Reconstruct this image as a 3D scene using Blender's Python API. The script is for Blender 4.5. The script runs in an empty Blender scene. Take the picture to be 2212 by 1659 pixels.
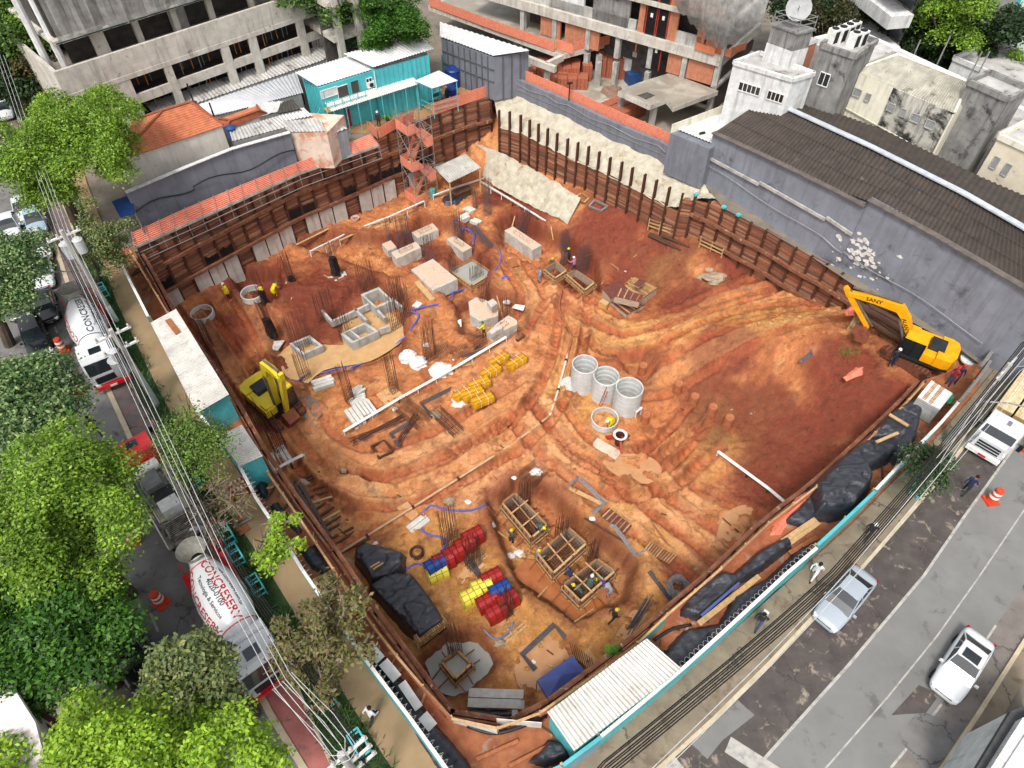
import bpy, math, random
EXPO=.66
import numpy as np
from mathutils import Vector, Matrix
from mathutils.geometry import tessellate_polygon
SC=bpy.context.scene; COL=SC.collection
R=random.Random(11)
F=1480.;CX,CY=1106.,829.5;TH=math.radians(49.6);H=34.
_c,_s=math.cos(TH),math.sin(TH)
def at(px,py,z=0.):
 u=-(py-CY)/F; x=(px-CX)/F
 d=(x,_c+u*_s,-_s+u*_c); t=(z-H)/d[2]
 return Vector((d[0]*t,d[1]*t,z))
def XY(px,py,z=0.):
 p=at(px,py,z); return (p.x,p.y)
XF={}
def setxf(o,loc,rz): XF[o.name]=(Vector(loc),rz)
def thing(name,label,cat,loc=(0,0,0),rz=0.,group=None,kind=None):
 o=bpy.data.objects.new(name,None); COL.objects.link(o); o.empty_display_size=.3
 o.location=loc; o.rotation_euler=(0,0,rz); setxf(o,loc,rz)
 tag(o,label,cat,group,kind); return o
def tag(o,label=None,cat=None,group=None,kind=None):
 if label:o['label']=label
 if cat:o['category']=cat
 if group:o['group']=group
 if kind:o['kind']=kind
 return o
def inv(parent):
 loc,rz=XF[parent.name]
 return (Matrix.Translation(loc)@Matrix.Rotation(rz,4,'Z')).inverted()
def copy_tree(o,parent=None):
 c=o.copy(); COL.objects.link(c)
 if parent is not None: c.parent=parent
 for ch in list(o.children): copy_tree(ch,c)
 return c
def dup(o,loc,rz=0.,label=None,s=None):
 c=copy_tree(o); c.location=loc; c.rotation_euler=(0,0,rz); setxf(c,loc,rz)
 if label:c['label']=label
 if s:c.scale=(s,s,s)
 return c
def npmesh(name,V,Fq,mats,smooth=False,col=None):
 """V (n,3) array, Fq (m,k) int array of faces with k corners each"""
 me=bpy.data.meshes.new(name); V=np.asarray(V,dtype=np.float32); Fq=np.asarray(Fq,dtype=np.int32)
 m,k=Fq.shape
 me.vertices.add(len(V)); me.vertices.foreach_set('co',V.ravel())
 me.loops.add(m*k); me.loops.foreach_set('vertex_index',Fq.ravel())
 me.polygons.add(m); me.polygons.foreach_set('loop_start',np.arange(m,dtype=np.int32)*k)
 me.polygons.foreach_set('loop_total',np.full(m,k,dtype=np.int32))
 if smooth: me.polygons.foreach_set('use_smooth',np.ones(m,dtype=bool))
 me.update(calc_edges=True)
 if col is not None:
  a=me.color_attributes.new('Col','FLOAT_COLOR','POINT'); a.data.foreach_set('color',np.asarray(col,dtype=np.float32).ravel())
 for x in (mats if isinstance(mats,(list,tuple)) else [mats]): me.materials.append(x)
 me.validate(); return me
def link(name,me,parent=None,loc=None,rz=0.):
 o=bpy.data.objects.new(name,me); COL.objects.link(o)
 if parent is not None: o.parent=parent; XF[o.name]=XF[parent.name]
 else:
  o.location=loc or (0,0,0); o.rotation_euler=(0,0,rz); setxf(o,loc or (0,0,0),rz)
 return o
class B:
 """collects shapes in world (or prototype) space and links them as one mesh"""
 def __init__(s): s.v=[];s.f=[];s.m=[];s.mi=0
 def add(s,vs,fs):
  n=len(s.v); s.v+=[tuple(v) for v in vs]
  for f in fs: s.f.append(tuple(n+i for i in f)); s.m.append(s.mi)
  return s
 def box(s,x,y,z,sx,sy,sz,rz=0.,taper=1.,ty=None):
  """centre x,y, bottom z"""
  c,sn=math.cos(rz),math.sin(rz); vs=[]
  ty=taper if ty is None else ty
  for k,zz in ((1.,z),(taper,z+sz)):
   k2=1. if zz==z else ty
   for a,b in ((-1,-1),(1,-1),(1,1),(-1,1)):
    u,w=a*sx/2*k,b*sy/2*k2; vs.append((x+u*c-w*sn,y+u*sn+w*c,zz))
  return s.add(vs,[(3,2,1,0),(4,5,6,7),(0,1,5,4),(1,2,6,5),(2,3,7,6),(3,0,4,7)])
 def beam(s,p,q,w=.1,h=None,up=(0,0,1)):
  p,q=Vector(p),Vector(q); h=w if h is None else h; d=q-p
  if d.length<1e-5: return s
  d.normalize(); up=Vector(up)
  if abs(d.dot(up))>.98: up=Vector((1,0,0)) if abs(d.x)<.9 else Vector((0,1,0))
  a=d.cross(up).normalized()*w/2; b=a.cross(d).normalized()*h/2
  vs=[c+x for c in (p,q) for x in (-a-b,a-b,a+b,-a+b)]
  return s.add(vs,[(0,3,2,1)[::-1],(4,7,6,5),(0,4,5,1),(1,5,6,2),(2,6,7,3),(3,7,4,0)][0:0]+[(0,1,2,3)[::-1],(4,5,6,7),(0,4,5,1)[::-1],(1,5,6,2)[::-1],(2,6,7,3)[::-1],(3,7,4,0)[::-1]])
 def cyl(s,p,q,r,r2=None,n=10,cap=True):
  p,q=Vector(p),Vector(q); r2=r if r2 is None else r2; d=(q-p)
  if d.length<1e-6: return s
  d.normalize(); up=Vector((0,0,1)) if abs(d.z)<.95 else Vector((1,0,0))
  a=d.cross(up).normalized(); b=d.cross(a)
  vs=[]
  for c,rr in ((p,r),(q,r2)):
   for i in range(n):
    t=2*math.pi*i/n; vs.append(c+(a*math.cos(t)+b*math.sin(t))*rr)
  fs=[(i,n+i,n+(i+1)%n,(i+1)%n)[::-1] for i in range(n)]
  if cap: fs+=[tuple(range(n)),tuple(range(n,2*n))[::-1]]
  return s.add(vs,fs)
 def tube(s,pts,r,n=6,cap=True):
  pts=[Vector(p) for p in pts]; rr=r if isinstance(r,(list,tuple)) else [r]*len(pts); vs=[];L=len(pts)
  a=None
  for i,p in enumerate(pts):
   d=(pts[min(i+1,L-1)]-pts[max(i-1,0)])
   if d.length<1e-6:d=Vector((0,0,1))
   d.normalize()
   if a is None:
    up=Vector((0,0,1)) if abs(d.z)<.9 else Vector((1,0,0)); a=d.cross(up).normalized()
   else: a=(a-d*a.dot(d)); a=a.normalized() if a.length>1e-4 else d.orthogonal().normalized()
   b=d.cross(a)
   for k in range(n):
    t=2*math.pi*k/n; vs.append(p+(a*math.cos(t)+b*math.sin(t))*rr[i])
  fs=[(i*n+k,i*n+(k+1)%n,(i+1)*n+(k+1)%n,(i+1)*n+k) for i in range(L-1) for k in range(n)]
  if cap: fs+=[tuple(range(n))[::-1],tuple(range((L-1)*n,L*n))]
  return s.add(vs,fs)
 def lathe(s,x,y,prof,n=24,cap=False):
  """prof list of (r,z)"""
  vs=[(x+r*math.cos(2*math.pi*k/n),y+r*math.sin(2*math.pi*k/n),z) for r,z in prof for k in range(n)]
  L=len(prof)
  fs=[(i*n+k,i*n+(k+1)%n,(i+1)*n+(k+1)%n,(i+1)*n+k) for i in range(L-1) for k in range(n)]
  if cap: fs+=[tuple(range((L-1)*n,L*n))]
  return s.add(vs,fs)
 def prism(s,pts,z0,z1):
  """pts 2D outline, z0/z1 numbers or lists per point (top may be uneven)"""
  n=len(pts); z0=z0 if isinstance(z0,(list,tuple)) else [z0]*n; z1=z1 if isinstance(z1,(list,tuple)) else [z1]*n
  area=sum(pts[i][0]*pts[(i+1)%n][1]-pts[(i+1)%n][0]*pts[i][1] for i in range(n))
  if area<0: pts=pts[::-1]; z0=z0[::-1]; z1=z1[::-1]
  vs=[(p[0],p[1],z) for p,z in zip(pts,z0)]+[(p[0],p[1],z) for p,z in zip(pts,z1)]
  fs=[(i,(i+1)%n,n+(i+1)%n,n+i) for i in range(n)]
  tri=tessellate_polygon([[Vector((p[0],p[1],0)) for p in pts]])
  for t in tri:
   a,b,c=t
   cr=(pts[b][0]-pts[a][0])*(pts[c][1]-pts[a][1])-(pts[b][1]-pts[a][1])*(pts[c][0]-pts[a][0])
   if cr<0:a,b,c=c,b,a
   fs+=[(n+a,n+b,n+c),(c,b,a)]
  return s.add(vs,fs)
 def quad(s,a,b,c,d): return s.add([a,b,c,d],[(0,1,2,3)])
 def slab(s,cs,t):
  """four (or more) 3D corners, thickness t downwards"""
  n=len(cs); cs=[Vector(c) for c in cs]
  nz=(cs[1]-cs[0]).cross(cs[2]-cs[0]).z
  if nz<0: cs=cs[::-1]
  vs=[c-Vector((0,0,t)) for c in cs]+cs
  return s.add(vs,[tuple(range(n))[::-1],tuple(range(n,2*n))]+[(i,(i+1)%n,n+(i+1)%n,n+i) for i in range(n)])
 def corr(s,a,b,c,d,n,amp=.04,t=.012):
  """corrugated sheet: a-b and d-c are the two edges across the ridges, ridges run from a-b edge to d-c edge; n waves along a->b"""
  a,b,c,d=map(Vector,(a,b,c,d)); nm=(b-a).cross(d-a).normalized()
  if nm.z<0:nm=-nm
  m=n*4; vs=[]
  for i in range(m+1):
   k=i/m; off=nm*amp*math.sin(2*math.pi*n*k)
   vs+=[a.lerp(b,k)+off,d.lerp(c,k)+off]
  vs+=[v-nm*t for v in vs]; o=2*(m+1)
  up=(b-a).cross(d-a).z>0
  fs=[]
  for i in range(m):
   q=(2*i,2*i+2,2*i+3,2*i+1); q2=(o+2*i,o+2*i+1,o+2*i+3,o+2*i+2)
   fs+=[q,q2] if up else [q[::-1],q2[::-1]]
  return s.add(vs,fs)
 def build(s,name,mats,parent=None,smooth=False,loc=None,rz=0.,col=None):
  vs=s.v
  if parent is not None: M=inv(parent)
  else:
   if loc is None:
    xs=[v[0] for v in vs];ys=[v[1] for v in vs];zs=[v[2] for v in vs]
    loc=((min(xs)+max(xs))/2,(min(ys)+max(ys))/2,min(zs))
   M=(Matrix.Translation(loc)@Matrix.Rotation(rz,4,'Z')).inverted()
  me=bpy.data.meshes.new(name); me.from_pydata([M@Vector(v) for v in vs],[],s.f)
  for x in (mats if isinstance(mats,(list,tuple)) else [mats]): me.materials.append(x)
  if any(s.m): me.polygons.foreach_set('material_index',s.m)
  if smooth: me.polygons.foreach_set('use_smooth',[True]*len(s.f))
  me.update()
  return link(name,me,parent,loc,rz)
MC={}
def mat(key,c1=None,c2=None,sc=2.,rough=.8,bump=0.,bsc=25.,metal=0.,stain=None,ssc=1.2,sth=.58,isl=None,spec=.4,stretch=None,bricks=None,lines=None,alpha=1.,grime=.12,trans=0.,vcol=False,coat=0.,streak=None,crack=None):
 if key in MC: return MC[key]
 m=bpy.data.materials.new(key); MC[key]=m; m.use_nodes=True; nt=m.node_tree; N=nt.nodes; L=nt.links; N.clear()
 out=N.new('ShaderNodeOutputMaterial'); bs=N.new('ShaderNodeBsdfPrincipled'); L.new(bs.outputs[0],out.inputs[0])
 bs.inputs['Roughness'].default_value=rough; bs.inputs['Metallic'].default_value=metal; bs.inputs['Specular IOR Level'].default_value=spec
 if coat: bs.inputs['Coat Weight'].default_value=coat; bs.inputs['Coat Roughness'].default_value=.05
 tc=N.new('ShaderNodeTexCoord'); src=tc.outputs['Object']
 if stretch:
  mp=N.new('ShaderNodeMapping'); mp.inputs['Scale'].default_value=stretch; L.new(src,mp.inputs[0]); src2=mp.outputs[0]
 else: src2=src
 def noise(scale,det=4,ro=.6,s=None,dist=0.):
  n=N.new('ShaderNodeTexNoise'); n.inputs['Scale'].default_value=scale; n.inputs['Detail'].default_value=det; n.inputs['Roughness'].default_value=ro; n.inputs['Distortion'].default_value=dist; L.new(s or src2,n.inputs['Vector']); return n
 def rng(sock,a,b,c=0.,d=1.):
  n=N.new('ShaderNodeMapRange'); n.inputs[1].default_value=a;n.inputs[2].default_value=b;n.inputs[3].default_value=c;n.inputs[4].default_value=d; L.new(sock,n.inputs[0]); return n.outputs[0]
 def mix(f,a,b,mode='MIX'):
  n=N.new('ShaderNodeMix'); n.data_type='RGBA'; n.blend_type=mode
  for sock,v in ((n.inputs[0],f),(n.inputs[6],a),(n.inputs[7],b)):
   if hasattr(v,'links'): L.new(v,sock)
   elif isinstance(v,(int,float)): sock.default_value=v
   else: sock.default_value=(*v,1)
  return n.outputs[2]
 c2=c2 or tuple(x*.72 for x in c1)
 if vcol:
  a=N.new('ShaderNodeAttribute'); a.attribute_name='Col'; colr=a.outputs['Color']
  colr=mix(rng(noise(7.,9,.8).outputs[0],.36,.64),mix(1.,colr,(.76,.69,.64),'MULTIPLY'),mix(1.,colr,(1.13,1.13,1.13),'MULTIPLY'))
 elif isl:
  g=N.new('ShaderNodeNewGeometry'); cr=N.new('ShaderNodeValToRGB'); cr.color_ramp.interpolation='LINEAR'; L.new(g.outputs['Random Per Island'],cr.inputs[0])
  el=cr.color_ramp.elements; k=len(isl)
  while len(el)<k: el.new(.5)
  for i,cc in enumerate(isl): el[i].position=i/(k-1); el[i].color=(*cc,1)
  colr=mix(rng(noise(sc).outputs[0],.3,.7),cr.outputs[0],mix(1.,cr.outputs[0],(.58,.58,.58),'MULTIPLY'))
 else: colr=mix(rng(noise(sc).outputs[0],.32,.68),c1,c2)
 if bricks:
  br=N.new('ShaderNodeTexBrick'); L.new(src2,br.inputs[0]); br.inputs['Scale'].default_value=bricks[0]
  br.inputs['Color1'].default_value=(1,1,1,1);br.inputs['Color2'].default_value=(.82,.82,.82,1);br.inputs['Mortar'].default_value=(bricks[1],)*3+(1,); br.inputs['Mortar Size'].default_value=.02
  colr=mix(1.,colr,br.outputs[0],'MULTIPLY')
 if lines:   # (axis, period, darkness)
  sx=N.new('ShaderNodeSeparateXYZ'); L.new(src,sx.inputs[0]); mth=N.new('ShaderNodeMath'); mth.operation='FRACT'; dv=N.new('ShaderNodeMath'); dv.operation='DIVIDE'; L.new(sx.outputs[lines[0]],dv.inputs[0]); dv.inputs[1].default_value=lines[1]; L.new(dv.outputs[0],mth.inputs[0])
  lt=N.new('ShaderNodeMath'); lt.operation='LESS_THAN'; lt.inputs[1].default_value=lines[3] if len(lines)>3 else .1; L.new(mth.outputs[0],lt.inputs[0])
  colr=mix(lt.outputs[0],colr,mix(1.,colr,(lines[2],)*3,'MULTIPLY'))
 if streak:  # (colour, strength) vertical rain streaks
  mp=N.new('ShaderNodeMapping'); mp.inputs['Scale'].default_value=(2.2,2.2,.22); L.new(src,mp.inputs[0])
  colr=mix(rng(noise(1.,6,.7,mp.outputs[0]).outputs[0],.5,.68,0.,streak[1]),colr,streak[0])
 if stain: colr=mix(rng(noise(ssc,7,.68,src,.4).outputs[0],sth,sth+.1),colr,stain)
 if crack:
  vo=N.new('ShaderNodeTexVoronoi'); vo.feature='DISTANCE_TO_EDGE'; vo.inputs['Scale'].default_value=crack[0]
  ad=N.new('ShaderNodeVectorMath'); ad.operation='MULTIPLY_ADD'; L.new(noise(1.6,5,.7,src).outputs['Color'],ad.inputs[0]); ad.inputs[1].default_value=(.9,.9,.9); L.new(src,ad.inputs[2]); L.new(ad.outputs[0],vo.inputs['Vector'])
  a_=rng(vo.outputs['Distance'],crack[1]*.4,crack[1],1.,0.); m2=N.new('ShaderNodeMath'); m2.operation='MULTIPLY'; L.new(a_,m2.inputs[0]); L.new(rng(noise(.35,3,.6,src).outputs[0],.42,.58,0.,.75),m2.inputs[1]); colr=mix(m2.outputs[0],colr,(.03,.028,.026))
 if grime: colr=mix(rng(noise(.6,5,.65,src).outputs[0],.35,.7,0.,grime),colr,tuple(x*.35 for x in c1) if c1 else (.1,.07,.05))
 L.new(colr,bs.inputs['Base Color'])
 if bump:
  bp=N.new('ShaderNodeBump'); bp.inputs['Strength'].default_value=min(1,bump); bp.inputs['Distance'].default_value=.14 if vcol else .06; L.new(noise(bsc,9 if vcol else 6,.75).outputs[0],bp.inputs['Height']); L.new(bp.outputs[0],bs.inputs['Normal'])
 if alpha<1: bs.inputs['Alpha'].default_value=alpha
 if trans:
  tr=N.new('ShaderNodeBsdfTranslucent'); L.new(colr,tr.inputs[0]); mx=N.new('ShaderNodeMixShader'); mx.inputs[0].default_value=trans; L.new(bs.outputs[0],mx.inputs[1]); L.new(tr.outputs[0],mx.inputs[2]); L.new(mx.outputs[0],out.inputs[0])
 return m
def S(r,g,b):
 f=lambda x:(x/255/12.92 if x/255<=.04045 else ((x/255+.055)/1.055)**2.4)
 return (f(r),f(g),f(b))
conc=mat('concrete',S(188,186,180),S(150,148,142),sc=1.2,rough=.85,bump=.15,streak=(S(95,90,82),.5))
concw=mat('pale_concrete',S(205,203,196),S(172,170,163),sc=2.,rough=.85,bump=.12,streak=(S(140,112,84),.45))
steelb=mat('rusty_steel',S(92,52,34),S(62,36,26),sc=5,rough=.75,bump=.2,grime=.3)
rebarm=mat('rebar_rust',S(98,62,48),S(66,44,38),sc=9,rough=.8,grime=0)
rebarg=mat('rebar_grey',S(92,90,94),S(66,62,66),sc=9,rough=.6,grime=0)
wood=mat('sawn_timber',isl=[S(200,160,105),S(170,122,74),S(216,180,130),S(150,100,62)],c1=S(190,150,100),sc=6,rough=.8)
woodr=mat('muddy_timber',isl=[S(160,96,60),S(140,78,46),S(178,112,70),S(116,70,46)],c1=S(150,90,60),sc=6,rough=.85)
woodd=mat('dark_timber',isl=[S(110,74,52),S(84,58,44),S(128,92,66)],c1=S(100,70,50),sc=6,rough=.85)
whitep=mat('white_paint',S(236,236,232),S(210,208,202),sc=3,rough=.6)
galv=mat('galvanised_tube',S(165,165,165),S(130,128,126),sc=8,rough=.4,metal=.4)
black=mat('black_plastic',S(30,31,34),S(18,18,20),sc=3,rough=.35,grime=0)
teal=mat('turquoise_paint',S(90,188,192),S(74,166,172),sc=1.5,rough=.65,streak=(S(80,130,130),.55),grime=.2)
glass=mat('dark_glass',S(36,44,48),S(24,28,32),sc=1,rough=.08,spec=.8,grime=0)
rubber=mat('rubber',S(34,33,33),S(24,24,24),rough=.8)
chrome=mat('chrome',S(200,200,205),S(180,180,185),rough=.15,metal=.9,grime=0)
# ================================================================ numpy value noise
def vn(x,y,sc,seed=0):
 rs=np.random.RandomState(seed); g=rs.rand(256,256)
 X=x/sc+71.3; Y=y/sc+37.7; xi=np.floor(X).astype(int); yi=np.floor(Y).astype(int); fx=X-xi; fy=Y-yi
 fx=fx*fx*(3-2*fx); fy=fy*fy*(3-2*fy)
 a=g[xi%256,yi%256];b=g[(xi+1)%256,yi%256];c=g[xi%256,(yi+1)%256];d=g[(xi+1)%256,(yi+1)%256]
 return (a*(1-fx)+b*fx)*(1-fy)+(c*(1-fx)+d*fx)*fy
def fbm(x,y,sc,seed=0,o=4,g=.55):
 t=0;a=1;s=0
 for i in range(o): t=t+a*vn(x,y,sc/2**i,seed+i); s+=a; a*=g
 return t/s
def seg(x,y,pts):
 """distance to polyline and arc length along it"""
 best=np.full(x.shape,1e9); arc=np.zeros(x.shape); side=np.zeros(x.shape); L=0
 for (ax,ay),(bx,by) in zip(pts[:-1],pts[1:]):
  dx,dy=bx-ax,by-ay; l=math.hypot(dx,dy); t=np.clip(((x-ax)*dx+(y-ay)*dy)/(l*l),0,1)
  d=np.hypot(x-ax-t*dx,y-ay-t*dy); k=d<best
  best=np.where(k,d,best); arc=np.where(k,L+t*l,arc); side=np.where(k,((x-ax)*dy-(y-ay)*dx)/l,side); L+=l
 return best,arc,side
def inpoly(x,y,P):
 ins=np.zeros(x.shape,bool); n=len(P)
 for i in range(n):
  x1,y1=P[i];x2,y2=P[(i+1)%n]
  if y1==y2: continue
  c=((y1>y)!=(y2>y))&(x<(x2-x1)*(y-y1)/(y2-y1)+x1); ins^=c
 return ins
def sm(t): t=np.clip(t,0,1); return t*t*(3-2*t)
def spl(pts,k=8):
 """catmull-rom through points (tuples of any length)"""
 P=[np.array(p,float) for p in pts]; P=[2*P[0]-P[1]]+P+[2*P[-1]-P[-2]]; o=[]
 for i in range(1,len(P)-2):
  for j in range(k):
   t=j/k; a,b,c,d=P[i-1:i+3]
   o.append(tuple(.5*((2*b)+(-a+c)*t+(2*a-5*b+4*c-d)*t*t+(-a+3*b-3*c+d)*t**3)))
 o.append(tuple(P[-2])); return o
# ================================================================ terrain of the pit
CTRL=[ # photo x, y, level
(395,655,-6.6),(470,615,-6.8),(573,566,-7),(660,528,-7),(761,478,-7.2),(850,445,-7.4),(940,420,-7.3),(1000,400,-7.2),(1050,390,-7.2),
(1100,400,-6.9),(1220,480,-6.6),(1170,460,-6.8),(1050,330,-5.),(1163,357,-4.6),(1240,400,-4.6),(1300,425,-4.7),(1332,447,-4.7),(1395,485,-4.9),(1456,520,-4.9),
(1530,560,-5.),(1595,606,-5.),(1700,640,-4.1),(1780,668,-3.3),(1270,440,-5.),(1310,520,-6.2),(1250,520,-6.9),(1400,560,-6.2),
(1450,600,-6.4),(1250,650,-7),(1440,640,-7.),(1500,660,-6.),(1650,690,-4.),(1800,700,-2.3),(1900,730,-1.3),(2000,770,-1.),(2080,800,-1.),(2050,860,-1.1),
(1950,810,-1.1),(1850,770,-2.),(1700,760,-3.1),(1550,740,-4.4),(1400,730,-6.7),(1300,720,-7),(1960,860,-1.9),(1900,900,-2.6),(1850,860,-2.6),(1750,860,-4.2),(1800,950,-4.6),
(1640,850,-5.6),(1700,980,-5.9),(1760,1040,-5.2),(1640,1010,-6.8),(1600,1100,-7),(1540,920,-6.8),(1480,860,-6.8),(1680,1080,-6.7),
(500,700,-7),(700,700,-7),(900,700,-7),(1100,650,-7),(1300,900,-7),(1100,1000,-7),(900,1100,-7),(1300,1200,-7),(1500,1150,-7),(700,1150,-7),(800,1300,-7),
(1000,1400,-7),(1200,1450,-7),(1450,1250,-7),(1060,1560,-7),(560,900,-7),(640,1000,-7),(450,780,-7),(950,560,-7),(850,1000,-7),(1150,850,-7)]
_P=np.array([(*XY(a,b,z),z) for a,b,z in CTRL])
def _u(r2): return np.where(r2>0,r2*np.log(r2+1e-12),0)*.5
def _tps():
 n=len(_P); d=((_P[:,None,:2]-_P[None,:,:2])**2).sum(2); K=_u(d)+np.eye(n)*2.5
 A=np.zeros((n+3,n+3)); A[:n,:n]=K; A[:n,n]=1; A[:n,n+1:]=_P[:,:2]; A[n,:n]=1; A[n+1:,:n]=_P[:,:2].T
 return np.linalg.solve(A,np.concatenate([_P[:,2],np.zeros(3)]))
_W=_tps()
HOLES=[ # dug pits: photo outline, depth
([(640,525),(700,500),(870,505),(905,455),(985,470),(1060,560),(1050,640),(985,660),(900,590),(850,600),(740,560)],1.1),
([(1075,470),(1110,455),(1240,520),(1290,560),(1300,620),(1240,625),(1160,560),(1080,520)],1.5),
([(500,600),(530,585),(600,580),(625,630),(590,660),(520,640)],1.5),
([(560,640),(740,640),(800,600),(880,650),(870,760),(660,830),(600,800),(590,740)],.55),
([(985,645),(1050,625),(1130,650),(1150,700),(1090,730),(1000,720)],.9),
([(1055,1080),(1110,1030),(1200,1060),(1250,1120),(1310,1150),(1370,1220),(1350,1300),(1240,1340),(1130,1260),(1070,1160)],1.5),
([(915,1430),(960,1370),(1040,1370),(1075,1430),(1010,1500),(950,1500)],.8),
([(1330,770),(1380,770),(1420,800),(1400,830),(1360,810)],.6),
([(1010,470),(1060,520),(1020,560),(960,540)],.5),
]
_HO=[([XY(a,b,-7.) for a,b in P],d) for P,d in HOLES]
MOUNDS=[(600,680,2.6,.9),(560,650,2.2,.5),(1545,600,2.,.7),(1340,900,1.6,.35),(700,640,2.4,.5),(1490,575,1.8,.6),(1180,1045,1.,.3),(1440,1240,2.2,.35),(1130,1300,1.5,.2),(940,390,2.,.3),(1060,440,2,.4),(1330,600,2.5,-.9),(1760,960,3,-.3),(1480,770,3,.8),(1690,800,2.8,.8),(1600,790,2.4,.4),(1420,880,2.5,-.35)]
_MO=[(*XY(a,b,-7.),r,h) for a,b,r,h in MOUNDS]
RUTS=[ # photo polyline at floor, half gauge, band width, depth
([(600,880),(650,960),(720,1035),(820,1065),(930,1040),(1040,985),(1130,930),(1200,840),(1230,740),(1240,650)],1.15,.42,.16),
([(640,880),(700,960),(780,1000),(880,985),(1000,930),(1100,870)],1.1,.4,.12),
([(1160,930),(1220,990),(1320,1040),(1420,1030),(1500,970)],1.15,.45,.14),
([(1200,900),(1260,970),(1340,1000),(1430,980),(1480,930)],1.,.4,.12),
([(1330,1080),(1420,1150),(1520,1230)],1.1,.5,.12),
([(1400,1010),(1500,1080),(1620,1140)],1.15,.5,.14),([(1380,1060),(1480,1130),(1560,1200)],1.,.4,.12),
([(1240,690),(1330,730),(1450,720),(1600,680),(1750,690),(1880,730)],1.2,.5,.14),
([(1250,660),(1360,690),(1480,680),(1620,650)],1.1,.45,.12),([(1300,800),(1400,830),(1500,810),(1650,760),(1800,740)],1.2,.45,.1),
([(430,690),(480,760),(540,850)],1.1,.4,.14),([(520,640),(560,700),(590,760)],.9,.35,.1),([(1120,700),(1150,640),(1110,560)],1.,.4,.08)]
_RU=[(spl([XY(a,b,-7. if b>800 or a<1300 else -6.2) for a,b in P],6),g,w,d) for P,g,w,d in RUTS]
def terr(x,y,detail=True):
 x=np.atleast_1d(np.asarray(x,float)); y=np.atleast_1d(np.asarray(y,float)); z=np.zeros(x.shape)+_W[-3]+_W[-2]*x+_W[-1]*y
 for i in range(len(_P)): z+=_W[i]*_u((x-_P[i,0])**2+(y-_P[i,1])**2)
 z=np.clip(z,-7.6,-.6)
 wob=(fbm(x,y,1.6,40)-.5)*1.4
 for P,d in _HO:
  ins=inpoly(x,y,P); D,_,_=seg(x,y,P+[P[0]]); sd=np.where(ins,D,-D)+wob*.6
  z-=d*sm((sd+.25)/.7); z+=.18*np.exp(-((sd+.55)/.5)**2)
 for mx,my,r,h in _MO: z+=h*np.exp(-((x-mx)**2+(y-my)**2)/(r*r))
 if detail:
  va=.3+1.4*sm((fbm(x,y,3.2,44,3)-.3)*2.2)
  for i_,(P,g,w,d) in enumerate(_RU):
   D,arc,side=seg(x,y,P); d=d*va*(.55 if 5<=i_<=9 else 1.)
   for gg in (g,-g):
    q=np.abs(side-gg); on=(D<g+1.2)
    z-=on*d*1.7*sm(1.25-q/w)*(1+.3*np.sin(arc*12)*sm(1.3-q/w)); z+=on*d*1.5*np.exp(-((q-w*1.3)/.18)**2)*(.5+vn(x,y,.7,5))
  z+=(fbm(x,y,3.,1)-.5)*.5+(fbm(x,y,.7,9,4,.7)-.5)*.24
  lump=fbm(x,y,.45,21,3,.6); z+=np.maximum(lump-.56,0)*.75
 return z
_gx=np.arange(-40,44,.25);_gy=np.arange(0,76,.25);_GX,_GY=np.meshgrid(_gx,_gy);_GZ=terr(_GX.ravel(),_GY.ravel(),False).reshape(_GX.shape)
def gz(x,y):
 u=min(max((x+40)/.25,0),len(_gx)-2.001);v=min(max(y/.25,0),len(_gy)-2.001);i=int(u);j=int(v);u-=i;v-=j
 return float((_GZ[j,i]*(1-u)+_GZ[j,i+1]*u)*(1-v)+(_GZ[j+1,i]*(1-u)+_GZ[j+1,i+1]*u)*v)
def G(px,py,dz=0.,near=None):
 """point of the pit floor seen at a photo coordinate"""
 z=-6.
 for _ in range(8): p=at(px,py,z); z=gz(p.x,p.y)
 p=at(px,py,z+dz); return Vector((p.x,p.y,z+dz))
LEFT_EDGE=[(298,545),(330,600),(372,680),(432,760),(500,860),(565,975),(640,1085),(728,1205),(810,1330),(885,1430),(970,1545)]
FRONT_EDGE=[(1103,1566),(1180,1528),(1285,1450),(1378,1379),(1450,1315),(1545,1235),(1659,1124),(1766,1043),(1850,965),(1949,873),(1994,822)]
def rim(pts,z=0.): return [XY(a,b,z) for a,b in pts]
RIGHT_PX=[(1125,250),(1183,279),(1249,308),(1319,340),(1394,378),(1475,419),(1563,450),(1656,498),(1754,555),(1850,620),(1960,690),(2060,745),(2115,785)]
BACK_PX=[(1060,212),(1000,226),(905,262),(835,283),(735,326),(620,371),(520,421),(400,481),(296,535)]
FOOT_PX=[(1066,208),(1106,204),(1181,237),(1226,257),(1318,302),(1418,345),(1513,390),(1545,430)]
POLY=rim(LEFT_EDGE)+rim(FRONT_EDGE)+[XY(2060,800,0),XY(2115,785,0)]+rim(RIGHT_PX[6:-1])[::-1]+rim(FOOT_PX[:-1])[::-1]+rim(BACK_PX[1:])
SHIFT=Vector((0,0))
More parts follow.
